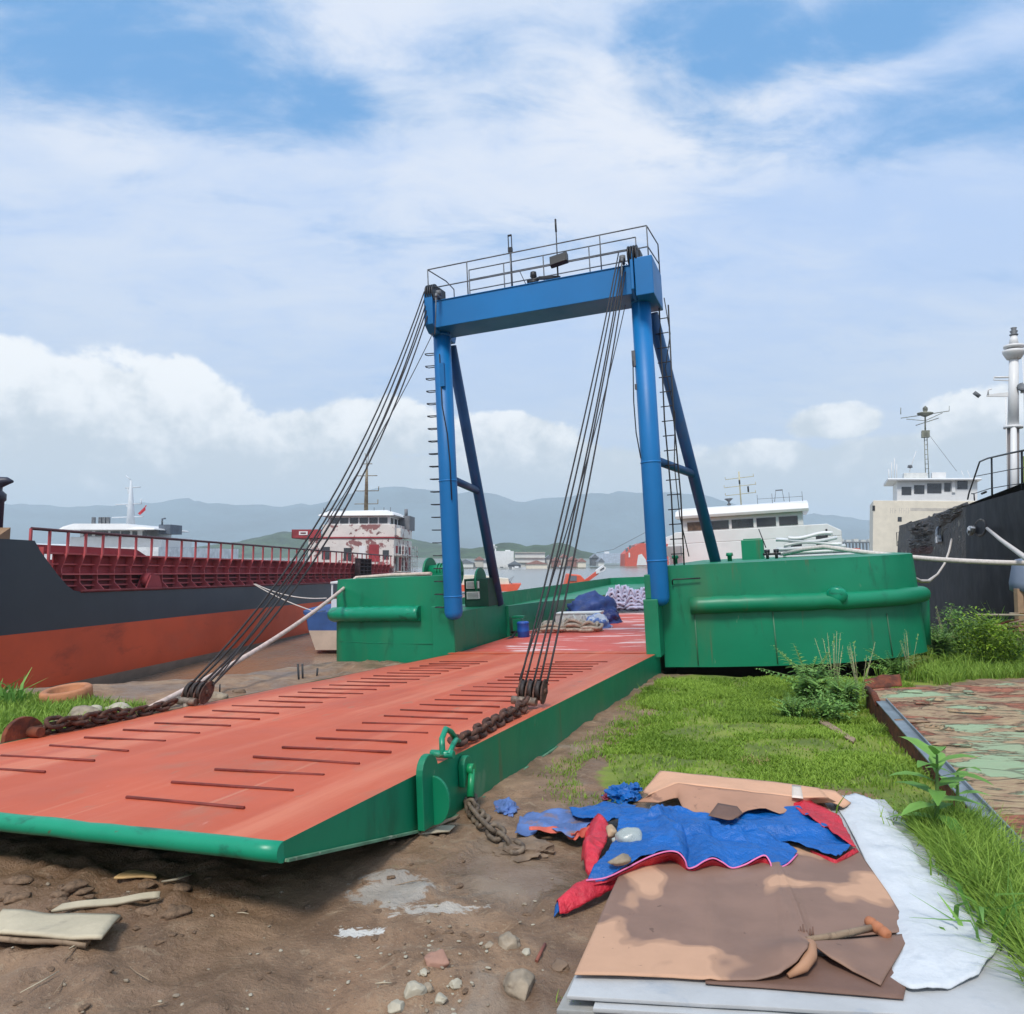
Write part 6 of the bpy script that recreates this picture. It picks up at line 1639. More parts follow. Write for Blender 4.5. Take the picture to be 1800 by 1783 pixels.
# second blue width behind, with its red corner
B2 = coons([(1215,1452,.05),(1300,1466,.03),(1400,1486,.03),(1470,1512,.02)], [(1470,1512,.02),(1502,1492,.02)], [(1215,1430,.06),(1330,1418,.07),(1400,1425,.07),(1450,1455,.05),(1502,1492,.02)], [(1215,1452,.05),(1215,1430,.06)], 80, 36, BZ+.012, wr(.016, 4, 5))
b = MB(); b.grid(loc_(B2)); b.build('blue_face', tarpblue, o, solid=.004)
B3 = coons([(1400,1428,.07),(1440,1450,.06),(1475,1475,.05),(1505,1494,.03)], [(1505,1494,.03),(1492,1470,.02),(1475,1440,.02)], [(1385,1412,.06),(1420,1412,.06),(1455,1425,.03),(1475,1440,.02)], [(1400,1428,.07),(1385,1412,.06)], 26, 14, BZ+.02, wr(.012, 6, 9))
b = MB(); b.grid(loc_(B3)); b.build('red_lining', tarpred, o, solid=.004)
b = MB(); b.grid(loc_(coons([(1425,1500,.0),(1468,1520,.0),(1510,1498,.01)], [(1510,1498,.01),(1503,1490,.03)], [(1425,1494,.02),(1470,1512,.02),(1503,1490,.03)], [(1425,1500,0),(1425,1494,.02)], 20, 5, BZ+.012))); b.build('red_lining', tarpred, o, solid=.004)
# red fold on the left and tail lying on the mud
R1_ = coons([(1022,1512,.01),(1030,1545,.01),(1052,1548,.02)], [(1052,1548,.02),(1052,1510,.09),(1066,1480,.09),(1072,1455,.06)], [(1032,1456,.03),(1052,1446,.07),(1072,1455,.06)], [(1022,1512,.01),(1024,1485,.03),(1032,1456,.03)], 20, 26, .05, lambda u, v, p: .075*math.sin(math.pi*u)*(.6+.4*math.sin(v*7))+.02*mn.noise(p*14))
b = MB(); b.grid(loc_(R1_)); b.build('red_lining', tarpred, o, solid=.004)
R2_ = coons([(984,1606,.0),(1030,1590,.01),(1082,1560,.02)], [(1082,1560,.02),(1098,1535,.05)], [(978,1590,.01),(1005,1560,.04),(1045,1540,.06),(1098,1535,.05)], [(984,1606,0),(978,1590,.01)], 30, 14, .03, lambda u, v, p: .045*math.sin(math.pi*v)+.015*mn.noise(p*16))
b = MB(); b.grid(loc_(R2_)); b.build('red_lining', tarpred, o, solid=.004)
b = MB(); b.grid(loc_(coons([(974,1612,0),(990,1608,0)], [(990,1608,0),(992,1592,.02)], [(976,1592,.01),(992,1592,.02)], [(974,1612,0),(976,1592,.01)], 8, 8, .01, lambda u, v, p: .02*math.sin(math.pi*u)))); b.build('blue_corner', tarpblue, o, solid=.004)
# trampled muddy width at the back left, blue rags beyond
D1 = coons([(905,1470,.0),(960,1462,.02),(1005,1478,.03),(1040,1455,.05),(1090,1445,.06)], [(1090,1445,.06),(1100,1420,.05)], [(915,1440,.0),(960,1432,.02),(1030,1428,.02),(1100,1420,.05)], [(905,1470,0),(915,1440,0)], 50, 20, .03, wr(.02, 6, 13))
b = MB(); b.grid(loc_(D1)); b.build('muddy_face', tarpmud, o, solid=.004)
D2 = coons([(930,1462,.0),(990,1470,.01),(1010,1482,.01),(1040,1468,.03)], [(1040,1468,.03),(1045,1450,.05)], [(930,1455,.02),(985,1458,.04),(1010,1470,.05),(1045,1450,.05)], [(930,1462,0),(930,1455,.02)], 30, 8, .035, wr(.012, 8, 15))
b = MB(); b.grid(loc_(D2)); b.build('red_lining', mat('faded red lining', C(196,92,72), .6, var=.15, vscale=8), o, solid=.004)
D3 = coons([(1010,1440,.03),(1060,1448,.05),(1095,1440,.06)], [(1095,1440,.06),(1120,1420,.06)], [(1000,1425,.03),(1060,1415,.05),(1120,1420,.06)], [(1010,1440,.03),(1000,1425,.03)], 24, 12, .06, wr(.014, 7, 19))
b = MB(); b.grid(loc_(D3)); b.build('blue_face', tarpblue, o, solid=.004)
def crumple(name, px, py, dz, s, m, seed, label, cat):
    P = gpd(px, py, dz); bm = bmesh.new(); bmesh.ops.create_icosphere(bm, subdivisions=4, radius=1)
    for v in bm.verts:
        q = v.co.copy(); d = 1+.55*mn.fractal(q*1.9+Vector((seed,0,0)), .8, 2.2, 5)
        v.co = Vector((q.x*d*s[0], q.y*d*s[1], max(-.15, q.z*d)*s[2]))
    me = bpy.data.meshes.new(name); bm.to_mesh(me); bm.free(); me.materials.append(m)
    ob = bpy.data.objects.new(name, me); COL.objects.link(ob); ob.location = P
    return tag(ob, label, cat)
crumple('rag', 888, 1425, .0, (.09,.16,.05), tarpmud, 3, 'faded blue rag trodden into the mud by the hanging chain', 'rag')
crumple('rag', 1094, 1400, .03, (.12,.12,.08), tarpblue, 8, 'crumpled bright blue scrap beside the folded cardboard, on the lawn edge', 'rag')
crumple('rag', 1114, 1388, .05, (.06,.05,.04), tarpblue, 12, 'tiny blue scrap poking out by the corner of the folded cardboard', 'rag')
crumple('rag', 1070, 1403, .02, (.05,.05,.03), mat('dark red scrap', C(130,50,70), .6, var=.3), 15, 'dark red scrap of cloth behind the blue tarpaulin', 'rag')
# bottle and stone holding it down
c0 = gp(1108,1476,BZ+.085); o2 = empty('plastic_bottle', c0, 'cloudy crushed plastic jug lying on the blue tarpaulin', 'bottle')
bm = bmesh.new(); bmesh.ops.create_icosphere(bm, subdivisions=3, radius=1)
for v in bm.verts: q = v.co; d = 1+.16*mn.noise(q*1.7); v.co = Vector((q.x*.088*d, q.y*.075*d, q.z*.06*d+.01))
me = bpy.data.meshes.new('body'); bm.to_mesh(me); bm.free(); me.materials.append(clearpl)
for p in me.polygons: p.use_smooth = True
ob = bpy.data.objects.new('body', me); COL.objects.link(ob); ob.parent = o2
b = MB(); b.tube([(-.07,.02,-.01),(-.10,.03,-.02)], [.02,.018], 10); b.build('neck', clearpl, o2)
def stone(name, P, s, m, seed, label, cat, group=None, rot=0, sub=3):
    bm = bmesh.new(); bmesh.ops.create_icosphere(bm, subdivisions=sub, radius=1)
    Rz = Matrix.Rotation(rot, 3, 'Z'); r_ = random.Random(seed*7+1)
    planes = [(Vector((r_.gauss(0,1), r_.gauss(0,1), r_.gauss(0,1))).normalized(), r_.uniform(.62,.95)) for k in range(11)]
    for v in bm.verts:
        q = v.co.copy(); d = 1+.38*mn.noise(q*1.2+Vector((seed*3.1,0,0)))+.14*mn.noise(q*3+Vector((seed,0,0)))
        q = q*d
        for n_, dd in planes:
            e_ = q.dot(n_)-dd
            if e_ > 0: q = q-n_*e_*.92
        d = 1
        v.co = Rz @ Vector((q.x*d*s[0], q.y*d*s[1], q.z*d*s[2]))
    me = bpy.data.meshes.new(name); bm.to_mesh(me); bm.free(); me.materials.append(m)
    for p in me.polygons: p.use_smooth = True
    ob = bpy.data.objects.new(name, me); COL.objects.link(ob); ob.location = P
    return tag(ob, label, cat, group)
stone('stone', gpd(1090,1512,BZ+.105), (.075,.035,.03), stonem, 4, 'long grey stone lying on the blue tarpaulin below the plastic jug', 'stone', rot=.5)
stone('stone', gpd(1074,1462,BZ+.10), (.04,.05,.03), mat('tan stone', C(176,150,120), .8, var=.2, vscale=9), 6, 'tan stone at the corner of the tarpaulin, next to the red fold', 'stone')

# --- stones in the mud
big = [(912,1733,(.07,.09,.05),stonem,'large smooth oval stone in the mud left of the boards'),(893,1660,(.055,.055,.04),stonem,'round grey stone in the mud above the large oval stone'),(768,1690,(.045,.06,.04),mat('pink stone', C(160,122,104), .8, var=.15, vscale=9),'pinkish stone standing in the mud'),
       (728,1742,(.038,.05,.035),stonew,'pale angular stone at the left of the stone cluster'),(752,1738,(.03,.03,.03),stonem,'dull round stone touching the pale angular stone'),(774,1757,(.03,.026,.024),stonew,'pale stone at the lower right of the cluster'),
       (801,1732,(.026,.028,.024),stonew,'small cream stone alone between cluster and oval stone'),(697,1771,(.035,.032,.03),stonew,'pale stone at the bottom edge of the photo'),(926,1675,(.022,.024,.018),stonew,'small bright pebble beside the round grey stone'),
       (745,1710,(.016,.018,.014),stonew,'little cream pebble above the stone cluster'),(860,1662,(.022,.028,.016),stonem,'small stone left of the round grey stone'),(985,1700,(.04,.04,.03),stonebrown,'brown stone half buried beside the boards')]
for i, (px, py, s, m, lab) in enumerate(big): stone('stone', gpd(px, py, s[2]*.1), s, m, i+20, lab, 'stone', 'stones in the mud', rot=i*.8, sub=4)
rr = random.Random(11)
protos = []
for i in range(5):
    ob = stone('pebble', (0,0,0), (1,.85,.6), (stonew, stonem, stonebrown)[i % 3], i+50, 'small pebble scattered on the brown mud', 'pebble', 'pebbles scattered on the mud', sub=2); protos.append(ob)
cnt = 0
for i in range(300):
    if cnt >= 150: break
    px = rr.uniform(0, 1000); py = rr.uniform(1535, 1790)
    if rr.random() < .45: px = rr.gauss(760, 90); py = rr.gauss(1690, 50)
    if px > 960 and py > 1600 or py < 1500: continue
    P = gpd(px, py); r = rr.uniform(.004, .013)*(1.4 if rr.random() < .15 else 1)
    ob = protos[cnt % 5] if cnt < 5 else copy_obj(protos[rr.randrange(5)])
    ob.location = P+Vector((0,0,r*.2)); ob.scale = (r, r*rr.uniform(.7,1.2), r*rr.uniform(.6,1)); ob.rotation_euler = (0,0,rr.uniform(0,6)); cnt += 1
rr = random.Random(5)
# clods of earth under and beside the ramp tip
cp = [stone('earth_clod', (0,0,0), (1,.8,.55), mat('earth clod', C(126,102,80), .95, var=.3, vscale=3, bump=.8, bscale=9), 70+i, 'rough clod of brown earth heaped below the ramp tip', 'clod', 'earth clods below the ramp tip', sub=3) for i in range(4)]
for i in range(46):
    px = rr.uniform(-20, 330); py = rr.uniform(1545, 1640)
    if i > 30: px = rr.uniform(620, 1000); py = rr.uniform(1390, 1520)
    P = gpd(px, py); r = rr.uniform(.02, .06)*(.5 if i > 30 else 1)
    ob = cp[i] if i < 4 else copy_obj(cp[rr.randrange(4)])
    ob.location = P+Vector((0,0,r*.1)); ob.scale = (r*1.3, r, r*.8); ob.rotation_euler = (0,0,rr.uniform(0,6))
for i in range(60):
    px = rr.uniform(0, 980); py = rr.uniform(1530, 1783)
    if px > 930 and py > 1580: continue
    P = gpd(px, py); r = rr.uniform(.008, .028)
    ob = copy_obj(cp[rr.randrange(4)]); ob['label'] = 'small brown clod lying loose on the muddy foreground'; ob['group'] = 'loose clods on the mud'
    ob.location = P; ob.scale = (r*1.3, r, r*.7); ob.rotation_euler = (0,0,rr.uniform(0,6))
for i in range(11):
    px = rr.uniform(0, 980); py = rr.uniform(1545, 1780); a = rr.uniform(0, 3.14); L = rr.uniform(.03, .1); P = gpd(px, py, .008)
    if px > 930 and py > 1580: continue
    b = MB(); b.tube([(-L,0,0),(0,rr.uniform(-.01,.01),.004),(L,0,0)], [.002,.003,.002], 4)
    ob = b.build('twig', (palewood, wood)[i % 2], None, label='thin straw lying on the muddy foreground', cat='straw', group='straws on the mud'); ob.location = P; ob.rotation_euler = (0,0,a)
# --- planks and scraps on the left
def flat_piece(name, px4, dz, th, m, label, cat, amp=.01, seed=0, group=None):
    P = coons([px4[0], px4[1]], [px4[1], px4[2]], [px4[3], px4[2]], [px4[0], px4[3]], 18, 10, dz, lambda u, v, p: amp*mn.noise(p*5+Vector((seed,0,0))))
    b = MB(); b.grid(P); return b.build(name, m, None, solid=th, label=label, cat=cat, group=group)
flat_piece('plank', [(-30,1640),(178,1652),(212,1612),(5,1602)], .06, .014, palewood, 'broad pale board lying on the mud at the left', 'board', .02, 1)
flat_piece('plank', [(-40,1650),(150,1662),(160,1652),(-20,1636)], .03, .02, wood, 'grey weathered lath under the front of the broad pale board', 'board', .015, 2)
flat_piece('plank', [(90,1602),(280,1578),(282,1568),(110,1590)], .05, .016, palewood, 'narrow pale lath half buried behind the broad pale board', 'board', .012, 3)
flat_piece('plank', [(200,1545),(275,1542),(270,1535),(225,1530)], .03, .01, mat('straw wood', C(190,156,104), .8, var=.2, vscale=9), 'straw coloured splinter of wood below the ramp tip', 'splinter', .02, 5)
flat_piece('bark_strip', [(740,1464),(800,1440),(808,1432),(770,1448)], .02, .012, wood, 'grey strip of bark lying under the ramp edge', 'bark', .012, 7)
flat_piece('bark_strip', [(735,1466),(790,1464),(800,1452),(770,1452)], .015, .01, palewood, 'pale leaf-shaped strip of bark lying beside the chain lug', 'bark', .012, 8)
b = MB(); b.tube([gpd(285,1550,.02), gpd(310,1546,.03), gpd(336,1537,.02)], .006, 6); b.build('twig', palewood, None, label='thin pale twig on the mud below the ramp tip', cat='twig')
b = MB(); b.tube([gpd(958,1660,.01), gpd(950,1675,.02), gpd(943,1690,.01)], .008, 6); b.build('twig', mat('red twig', C(150,90,74), .8), None, label='short reddish twig beside the boards', cat='twig')
# --- chain hanging from the ramp lug to the mud
cpath = [cpos(*rp(.1,9.28,-.33)), cpos(*rp(.12,9.3,-.40)), gpd(826,1400,.05), gpd(832,1425,.04), gpd(850,1446,.04), gpd(868,1462,.04), gpd(890,1480,.04), gpd(925,1500,.04)]
chain(cpath, chainmud, 'hanging_chain', None, .145, .085, .016)
hc = bpy.data.objects['hanging_chain']; tag(hc, 'muddy chain hanging from the green ramp lug down onto the mud', 'chain')
crumple('earth_clod', 925, 1500, -.01, (.17,.12,.06), mat('chain mud', C(120,102,84), .9, var=.25, vscale=6), 33, 'lump of mud over the end of the hanging chain', 'clod')
# --- ring and stones at the far left, by the coaster
c0 = atz(118, 1224, .10)
b = MB(); b.lathe([(.30,0),(.335,.02),(.335,.16),(.31,.18),(.25,.18),(.23,.16),(.23,.02)], (0,0,0), 28)
o = b.build('planter_ring', pinkbrick, None, label='terracotta coloured ring lying in the grass beside the red ship hull', cat='ring'); o.location = gp(118, 1232, .0); o.rotation_euler = (R(6), R(-4), 0)
for i, (px, py, s, m, lab) in enumerate(((140,1262,(.24,.18,.12),stonem,'grey boulder by the ramp chain, left of the two pale boulders'),(165,1255,(.12,.1,.1),stonew,'pale boulder with a flat top beside the ramp chain'),(208,1250,(.2,.15,.1),stonew,'wide pale boulder nearest the pale rope foot'),(110,1272,(.13,.1,.07),stonebrown,'brown boulder in the grass near the round chain lug'),(385,1225,(.16,.1,.08),stonem,'grey rock on the mud beyond the left pulley block'),(420,1216,(.1,.08,.06),stonebrown,'small brown rock on the mud beyond the ramp edge'))):
    P = gpd(px, py, s[2]*.2); stone('boulder', P, s, m, 90+i, lab, 'boulder')
for i, (p, q_, lab) in enumerate((((527,1196),(523,1168),'thin leaning iron stake in the mud, left of the other two'),((533,1190),(531,1168),'upright iron stake in the middle of three in the mud'),((556,1186),(558,1175),'short iron stake nearest the green bow tank'))):
    a = gp(*p); e = Vector(a)+Vector(((q_[0]-p[0])*a.y/F, 0, (p[1]-q_[1])*a.y/F)); b = MB(); b.tube([a-Vector((0,0,.2)), e], .018, 6); b.build('stake', darksteel, None, label=lab, cat='stake')
b = MB(); a = gp(386,1222); b.tube([a, a+Vector((0,0,.16))], .012, 5); b.build('stake', darksteel, None, label='little black peg standing on the mud beyond the left pulley block', cat='stake')

# --- rusty steel pontoon lid on the right
ZP = .42
def pz(px, py, z=ZP): return atz(px, py, z)
c1, c2, c3, c4 = pz(1522,1212), pz(1800,1532), Vector((8.6,10.9,ZP)), Vector((7.8,1.2,ZP))
c2 = c1+(c2-c1)*1.7
pl_m = bpy.data.materials.new('flaking green plate'); pl_m.use_nodes = True
g = NT(pl_m.node_tree); p_ = g.n['Principled BSDF']; tc = g.node('ShaderNodeTexCoord').outputs['Object']
na = g.noise(tc, 1.05, 10, .66, .6, stretch=(.55,1.5,1)); nb_ = g.noise(tc, .7, 4, .5, .2, off=(4,2,0)); nf = g.noise(tc, 9, 8, .7, .3, stretch=(.5,1.6,1))
v = g.math('ADD', g.math('MULTIPLY', na, .75), g.math('MULTIPLY', nb_, .45)); v = g.math('ADD', v, g.math('MULTIPLY', nf, .18))
f1 = g.step(v, .64, .67); 
rustc = g.mix(g.step(nf, .4, .6), C(140,84,58), C(176,112,84)); grn = g.mix(g.step(na, .4, .7), C(158,164,130), C(150,174,136)); tanc = g.mix(g.step(nf, .4, .62), C(174,152,116), C(150,118,92))
f2 = g.step(v, .74, .76)
c_ = g.mix(f1, rustc, tanc); c_ = g.mix(f2, c_, grn)
vo = g.node('ShaderNodeTexVoronoi', feature='DISTANCE_TO_EDGE'); mpv = g.node('ShaderNodeMapping'); g.link(tc, mpv.inputs[0]); mpv.inputs[3].default_value = (.7,2.2,1)
mxv = g.node('ShaderNodeMix', data_type='VECTOR'); mxv.inputs[0].default_value = .12; nzc = g.node('ShaderNodeTexNoise'); nzc.inputs['Scale'].default_value = 3; g.link(tc, nzc.inputs['Vector']); g.link(mpv.outputs[0], mxv.inputs[4]); g.link(nzc.outputs[1], mxv.inputs[5])
g.link(mxv.outputs[1], vo.inputs['Vector']); vo.inputs['Scale'].default_value = 1.0
crack = g.math('SUBTRACT', 1.0, g.step(vo.outputs['Distance'], .006, .02)); c_ = g.mix(g.math('MULTIPLY', crack, .5), c_, C(72,48,38))
g.link(c_, p_.inputs['Base Color']); p_.inputs['Roughness'].default_value = .8
bp = g.node('ShaderNodeBump'); bp.inputs['Strength'].default_value = 1; bp.inputs['Distance'].default_value = .03
g.link(g.math('ADD', g.math('ADD', f1, f2), g.math('ADD', g.math('MULTIPLY', nf, .8), g.math('MULTIPLY', crack, -.6))), bp.inputs['Height']); g.link(bp.outputs[0], p_.inputs['Normal'])
o = empty('steel_lid', c1, 'big rusty steel lid with flaking pale green paint lying in the grass', 'steel plate'); OI = o.matrix_world.inverted()
def ring4(z): return [Vector((c.x, c.y, z)) for c in (c1, c2, c4, c3)]
b = MB(); n = 40
b.grid([[OI @ ((c1.lerp(c2, i/n)).lerp(c3.lerp(c4, i/n), j/n)+Vector((0,0,.02*mn.fractal(Vector((i*.2,j*.2,3)),1,2,3)*min(1,j/2)))) for j in range(n+1)] for i in range(n+1)]); b.build('plate', pl_m, o)
b = MB()
rt, rb_ = ring4(ZP-.003), ring4(-.15)
for i in range(4): b.add([OI @ rt[i], OI @ rt[(i+1)%4], OI @ rb_[(i+1)%4], OI @ rb_[i]], [(0,1,2,3)])
b.build('side_plate', rust, o)
d_ = (c2-c1).normalized(); nn = Vector((-d_.y, d_.x, 0)); nn = nn if nn.x > 0 else -nn
b = MB(); a = c1+d_*.95; e = c2
for t0, t1, z0, z1 in ((-.02,.10,.012,.028),(.09,.105,.012,.06)):
    b.prism([OI @ (a+nn*t0+Vector((0,0,z0))), OI @ (a+nn*t1+Vector((0,0,z0))), OI @ (a+nn*t1+Vector((0,0,z1))), OI @ (a+nn*t0+Vector((0,0,z1)))], e-a)
b.build('edge_strip', silver, o, bevel=.004)
b = MB(); b.tube([OI @ (c1+nn*.02+Vector((0,0,.01))), OI @ (c1+d_*.5+nn*.03+Vector((0,0,.02))), OI @ (c1+d_*1.0+nn*.0+Vector((0,0,.0)))], .04, 8); b.build('rusty_lip', rust, o)
P = coons([(c1+Vector((.02,.05,.0))), (c1+Vector((.55,.12,.02)))], [(c1+Vector((.55,.12,.02))), (c1+Vector((.62,.3,.16)))], [(c1+Vector((.1,.25,.08))), (c1+Vector((.35,.3,.14))), (c1+Vector((.62,.3,.16)))], [(c1+Vector((.02,.05,.0))), (c1+Vector((.1,.25,.08)))], 16, 8, 0, lambda u, v, p: .02*mn.noise(p*7), convert=False)
b = MB(); b.grid([[OI @ q for q in r] for r in P]); b.build('torn_corner', rust, o, solid=.012)
for i in range(16):
    u, v = random.uniform(.05,.75), random.uniform(.02,.4); c0 = (c1.lerp(c2,u*.6)).lerp(c3.lerp(c4,u*.6), v)
    w = random.uniform(.05,.2); h = random.uniform(.02,.07); a = random.uniform(-.4,.4)
    dx = Vector((math.cos(a),math.sin(a),0)); dy = Vector((-math.sin(a),math.cos(a),0))
    Pq = [[OI @ (c0+dx*(s-.5)*w*2+dy*(t-.5)*h*2*(1+.5*mn.noise(Vector((s*3,i,0))))+Vector((0,0,.012+.025*t*t*(1+mn.noise(Vector((s*4,i,1))))))) for t in (0,.5,1)] for s in (0,.25,.5,.75,1)]
    b = MB(); b.grid(Pq); b.build('paint_flake', pl_m, o, solid=.003)
# --- tank, post and driftwood against the black bow
c0 = aty(1800, 1000, 17.5)
b = MB(); b.lathe([(.2,-.42),(.36,-.38),(.40,-.2),(.40,.2),(.36,.36),(.2,.42),(0,.43)], (0,0,0), 20)
o = b.build('plastic_tank', greytank, None, label='blue grey tank on a timber post in front of the black bow', cat='tank'); o.location = c0+Vector((.14,0,-.2)); o.rotation_euler = (0, R(12), 0)
a = aty(1790, 1035, 17.4); g0 = Vector((a.x, a.y, gz(a.x, a.y)-.1))
b = MB(); b.box(((a.x+g0.x)/2, a.y, (a.z+g0.z)/2), (.14,.14,a.z-g0.z)); b.build('timber_post', mat('sawn post', C(170,140,112), .8, var=.12, vscale=5), None, bevel=.006, label='square timber post under the blue grey tank', cat='post')
rr = random.Random(21)
for i in range(12):
    x = rr.uniform(1762, 1850); y = rr.uniform(1078, 1112); Yd = rr.uniform(16.2, 17); p = aty(x, y, Yd); L = rr.uniform(.5, 1.1); an = rr.uniform(-.35,.35); dn = Vector((math.cos(an), .3*math.sin(i), math.sin(an)*.5))
    b = MB(); b.tube([p-dn*L/2, p+Vector((0,0,rr.uniform(-.03,.03))), p+dn*L/2], [.018,.028,.016], 6)
    b.build('driftwood_branch', (wood, palewood, rust)[i % 3], None, label='driftwood branch in the tangle below the timber post', cat='branch', group='driftwood branches below the timber post')

# ================================================================== vegetation
def leafmat(name, dark, light, rough=.6, trans=.25):
    m = bpy.data.materials.new(name); m.use_nodes = True
    g = NT(m.node_tree); p = g.n['Principled BSDF']
    at = g.node('ShaderNodeAttribute', attribute_name='tone').outputs['Fac']
    c = g.mix(at, dark, light); g.link(c, p.inputs['Base Color']); p.inputs['Roughness'].default_value = rough
    p.inputs['Specular IOR Level'].default_value = .3
    tr = g.node('ShaderNodeBsdfTranslucent'); g.link(c, tr.inputs[0])
    mx = g.node('ShaderNodeMixShader'); mx.inputs[0].default_value = trans
    g.link(p.outputs[0], mx.inputs[1]); g.link(tr.outputs[0], mx.inputs[2]); g.link(mx.outputs[0], g.n['Material Output'].inputs['Surface'])
    return m
grassm = leafmat('grass blades', C(98,130,40), C(160,190,76))
lushm = leafmat('lush grass', C(86,122,36), C(156,186,80))
weedm = leafmat('weed leaves', C(78,128,54), C(150,188,100))
broadm = leafmat('broad leaves', C(74,124,44), C(136,182,90))
limem = leafmat('lime shrub leaves', C(90,128,28), C(158,186,62))
strawg = leafmat('dry grass', C(150,136,80), C(190,178,120))
strawm = leafmat('dry stems', C(150,140,90), C(196,186,140))
def mesh_np(name, V, Fq, tone, m, **kw):
    me = bpy.data.meshes.new(name); Fq = np.asarray(Fq, dtype=np.int32)
    me.vertices.add(len(V)); me.vertices.foreach_set('co', np.asarray(V, dtype=np.float64).ravel())
    k = Fq.shape[1]
    me.loops.add(Fq.size); me.loops.foreach_set('vertex_index', Fq.ravel())
    me.polygons.add(len(Fq)); me.polygons.foreach_set('loop_start', np.arange(0, Fq.size, k)); me.polygons.foreach_set('loop_total', np.full(len(Fq), k))
    me.update(); me.validate()
    at = me.attributes.new('tone', 'FLOAT', 'POINT'); at.data.foreach_set('value', np.asarray(tone, dtype=np.float32))
    me.materials.append(m)
    o = bpy.data.objects.new(name, me); COL.objects.link(o)
    return o
def blades(base, h, w, lean, tone):
    """curved grass blades: 3 levels, two quads and a tip each"""
    n = len(base); ang = rng.uniform(0, 2*np.pi, n); la = rng.uniform(0, 2*np.pi, n)
    side = np.stack([np.cos(ang), np.sin(ang), np.zeros(n)], 1)*w[:, None]
    ld = np.stack([np.cos(la), np.sin(la), np.zeros(n)], 1)*(lean*h)[:, None]
    up = np.zeros((n,3)); up[:, 2] = h
    V = np.zeros((n, 6, 3))
    V[:,0] = base-side; V[:,1] = base+side
    m1 = base+up*.5+ld*.25; V[:,2] = m1-side*.75; V[:,3] = m1+side*.75
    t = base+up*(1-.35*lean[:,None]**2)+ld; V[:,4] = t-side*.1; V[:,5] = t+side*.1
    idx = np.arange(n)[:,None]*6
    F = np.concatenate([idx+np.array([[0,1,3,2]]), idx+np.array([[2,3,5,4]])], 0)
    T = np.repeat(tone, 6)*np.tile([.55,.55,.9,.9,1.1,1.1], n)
    return V.reshape(-1,3), F, np.clip(T, 0, 1)
# obstacles where nothing grows
LID = [(c1.x,c1.y),(c2.x,c2.y),(c4.x,c4.y),(c3.x,c3.y)]
BRD = [gp(*p).xy[:] for p in [(978,1775),(1880,1830),(1590,1440),(1500,1395),(1120,1395)]]
def scatter(n, xr, yr, ok):
    out = []; 
    while len(out) < n:
        x = rng.uniform(*xr); y = rng.uniform(*yr)
        k = ok(x, y)
        if k > 0 and rng.random() < k: out.append((x, y))
    return out
def ground_pts(pts): return np.array([(x, y, gz(x, y)+(gdisp(x, y) if -9 < x < 9 and y < 26 else 0)-.008) for x, y in pts])
hull_edge = lambda x, y: (BI @ Vector((x, y, gz(x, y))))
def ok_lawn(x, y):
    if not inpoly(x, y, LAWN): return 0
    if inpoly(x, y, LID) or inpoly(x, y, BRD): return 0
    if y > 11.5:
        q = hull_edge(x, y)
        if -.3 < q.x < 5.4 and q.y > bow_y(max(0, min(5, q.x)))-.12: return 0
    return .06+.94*sst(.40, .60, .5+.6*mn.fractal(Vector((x*1.1, y*1.1, 4)), 1, 2, 4))*(lawn_mask(x, y)*.6+.4)
p1 = scatter(84000, (.9, 6.6), (3.0, 13.2), ok_lawn)
Bp = ground_pts(p1); n = len(Bp)
nz = np.array([mn.noise(Vector((x*.9, y*.9, 1))) for x, y in p1])
h = (.022+.03*rng.random(n)+.045*np.clip(nz, 0, 1))*(1+.5*(Bp[:,1] > 9))
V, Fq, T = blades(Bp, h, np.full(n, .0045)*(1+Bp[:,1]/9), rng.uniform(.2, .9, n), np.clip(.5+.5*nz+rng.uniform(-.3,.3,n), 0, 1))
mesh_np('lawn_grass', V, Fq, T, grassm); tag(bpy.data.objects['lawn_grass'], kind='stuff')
# longer grass in front of the black ship and beyond the lid
def ok_far(x, y):
    if inpoly(x, y, LID): return 0
    q = hull_edge(x, y)
    if q.x < 5.3 and q.y > bow_y(max(0, min(5, q.x)))-.05 and q.x > -.2: return 0
    if q.x < 4.6 and y < 15: return 0
    s = BBI @ Vector((x, y, 0)); 
    if s.x > .2: return 0
    return 1 if lawn_mask(x, y) > .5 else 0
p2 = scatter(26000, (3.5, 17), (10.2, 20.5), ok_far); Bp = ground_pts(p2); n = len(Bp)
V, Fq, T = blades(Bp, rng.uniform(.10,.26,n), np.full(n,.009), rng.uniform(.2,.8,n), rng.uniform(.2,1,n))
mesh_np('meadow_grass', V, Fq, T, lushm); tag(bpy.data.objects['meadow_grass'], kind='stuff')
# tall lush grass between the foam and the lid
LUSH = [gp(*p).xy[:] for p in [(1600,1470),(1650,1460),(1720,1470),(1800,1540),(2000,1700),(2000,1800),(1830,1790),(1770,1690),(1690,1590)]]
p3 = scatter(9000, (1.9, 4.2), (2.7, 5.6), lambda x, y: 1 if inpoly(x, y, LUSH) and not inpoly(x, y, LID) else 0); Bp = ground_pts(p3); n = len(Bp)
V, Fq, T = blades(Bp, rng.uniform(.10,.32,n), np.full(n,.005), rng.uniform(.3,1.1,n), rng.uniform(.15,1,n))
mesh_np('tall_grass', V, Fq, T, lushm); tag(bpy.data.objects['tall_grass'], kind='stuff')
p4 = scatter(16000, (-12, -4.6), (8.4, 12.2), lambda x, y: 1 if inpoly(x, y, LAWN2) and (BI @ Vector((x,y,0))).x < -W-.25 else 0); Bp = ground_pts(p4); n = len(Bp)
V, Fq, T = blades(Bp, rng.uniform(.05,.16,n), np.full(n,.008), rng.uniform(.2,.9,n), rng.uniform(.2,1,n))
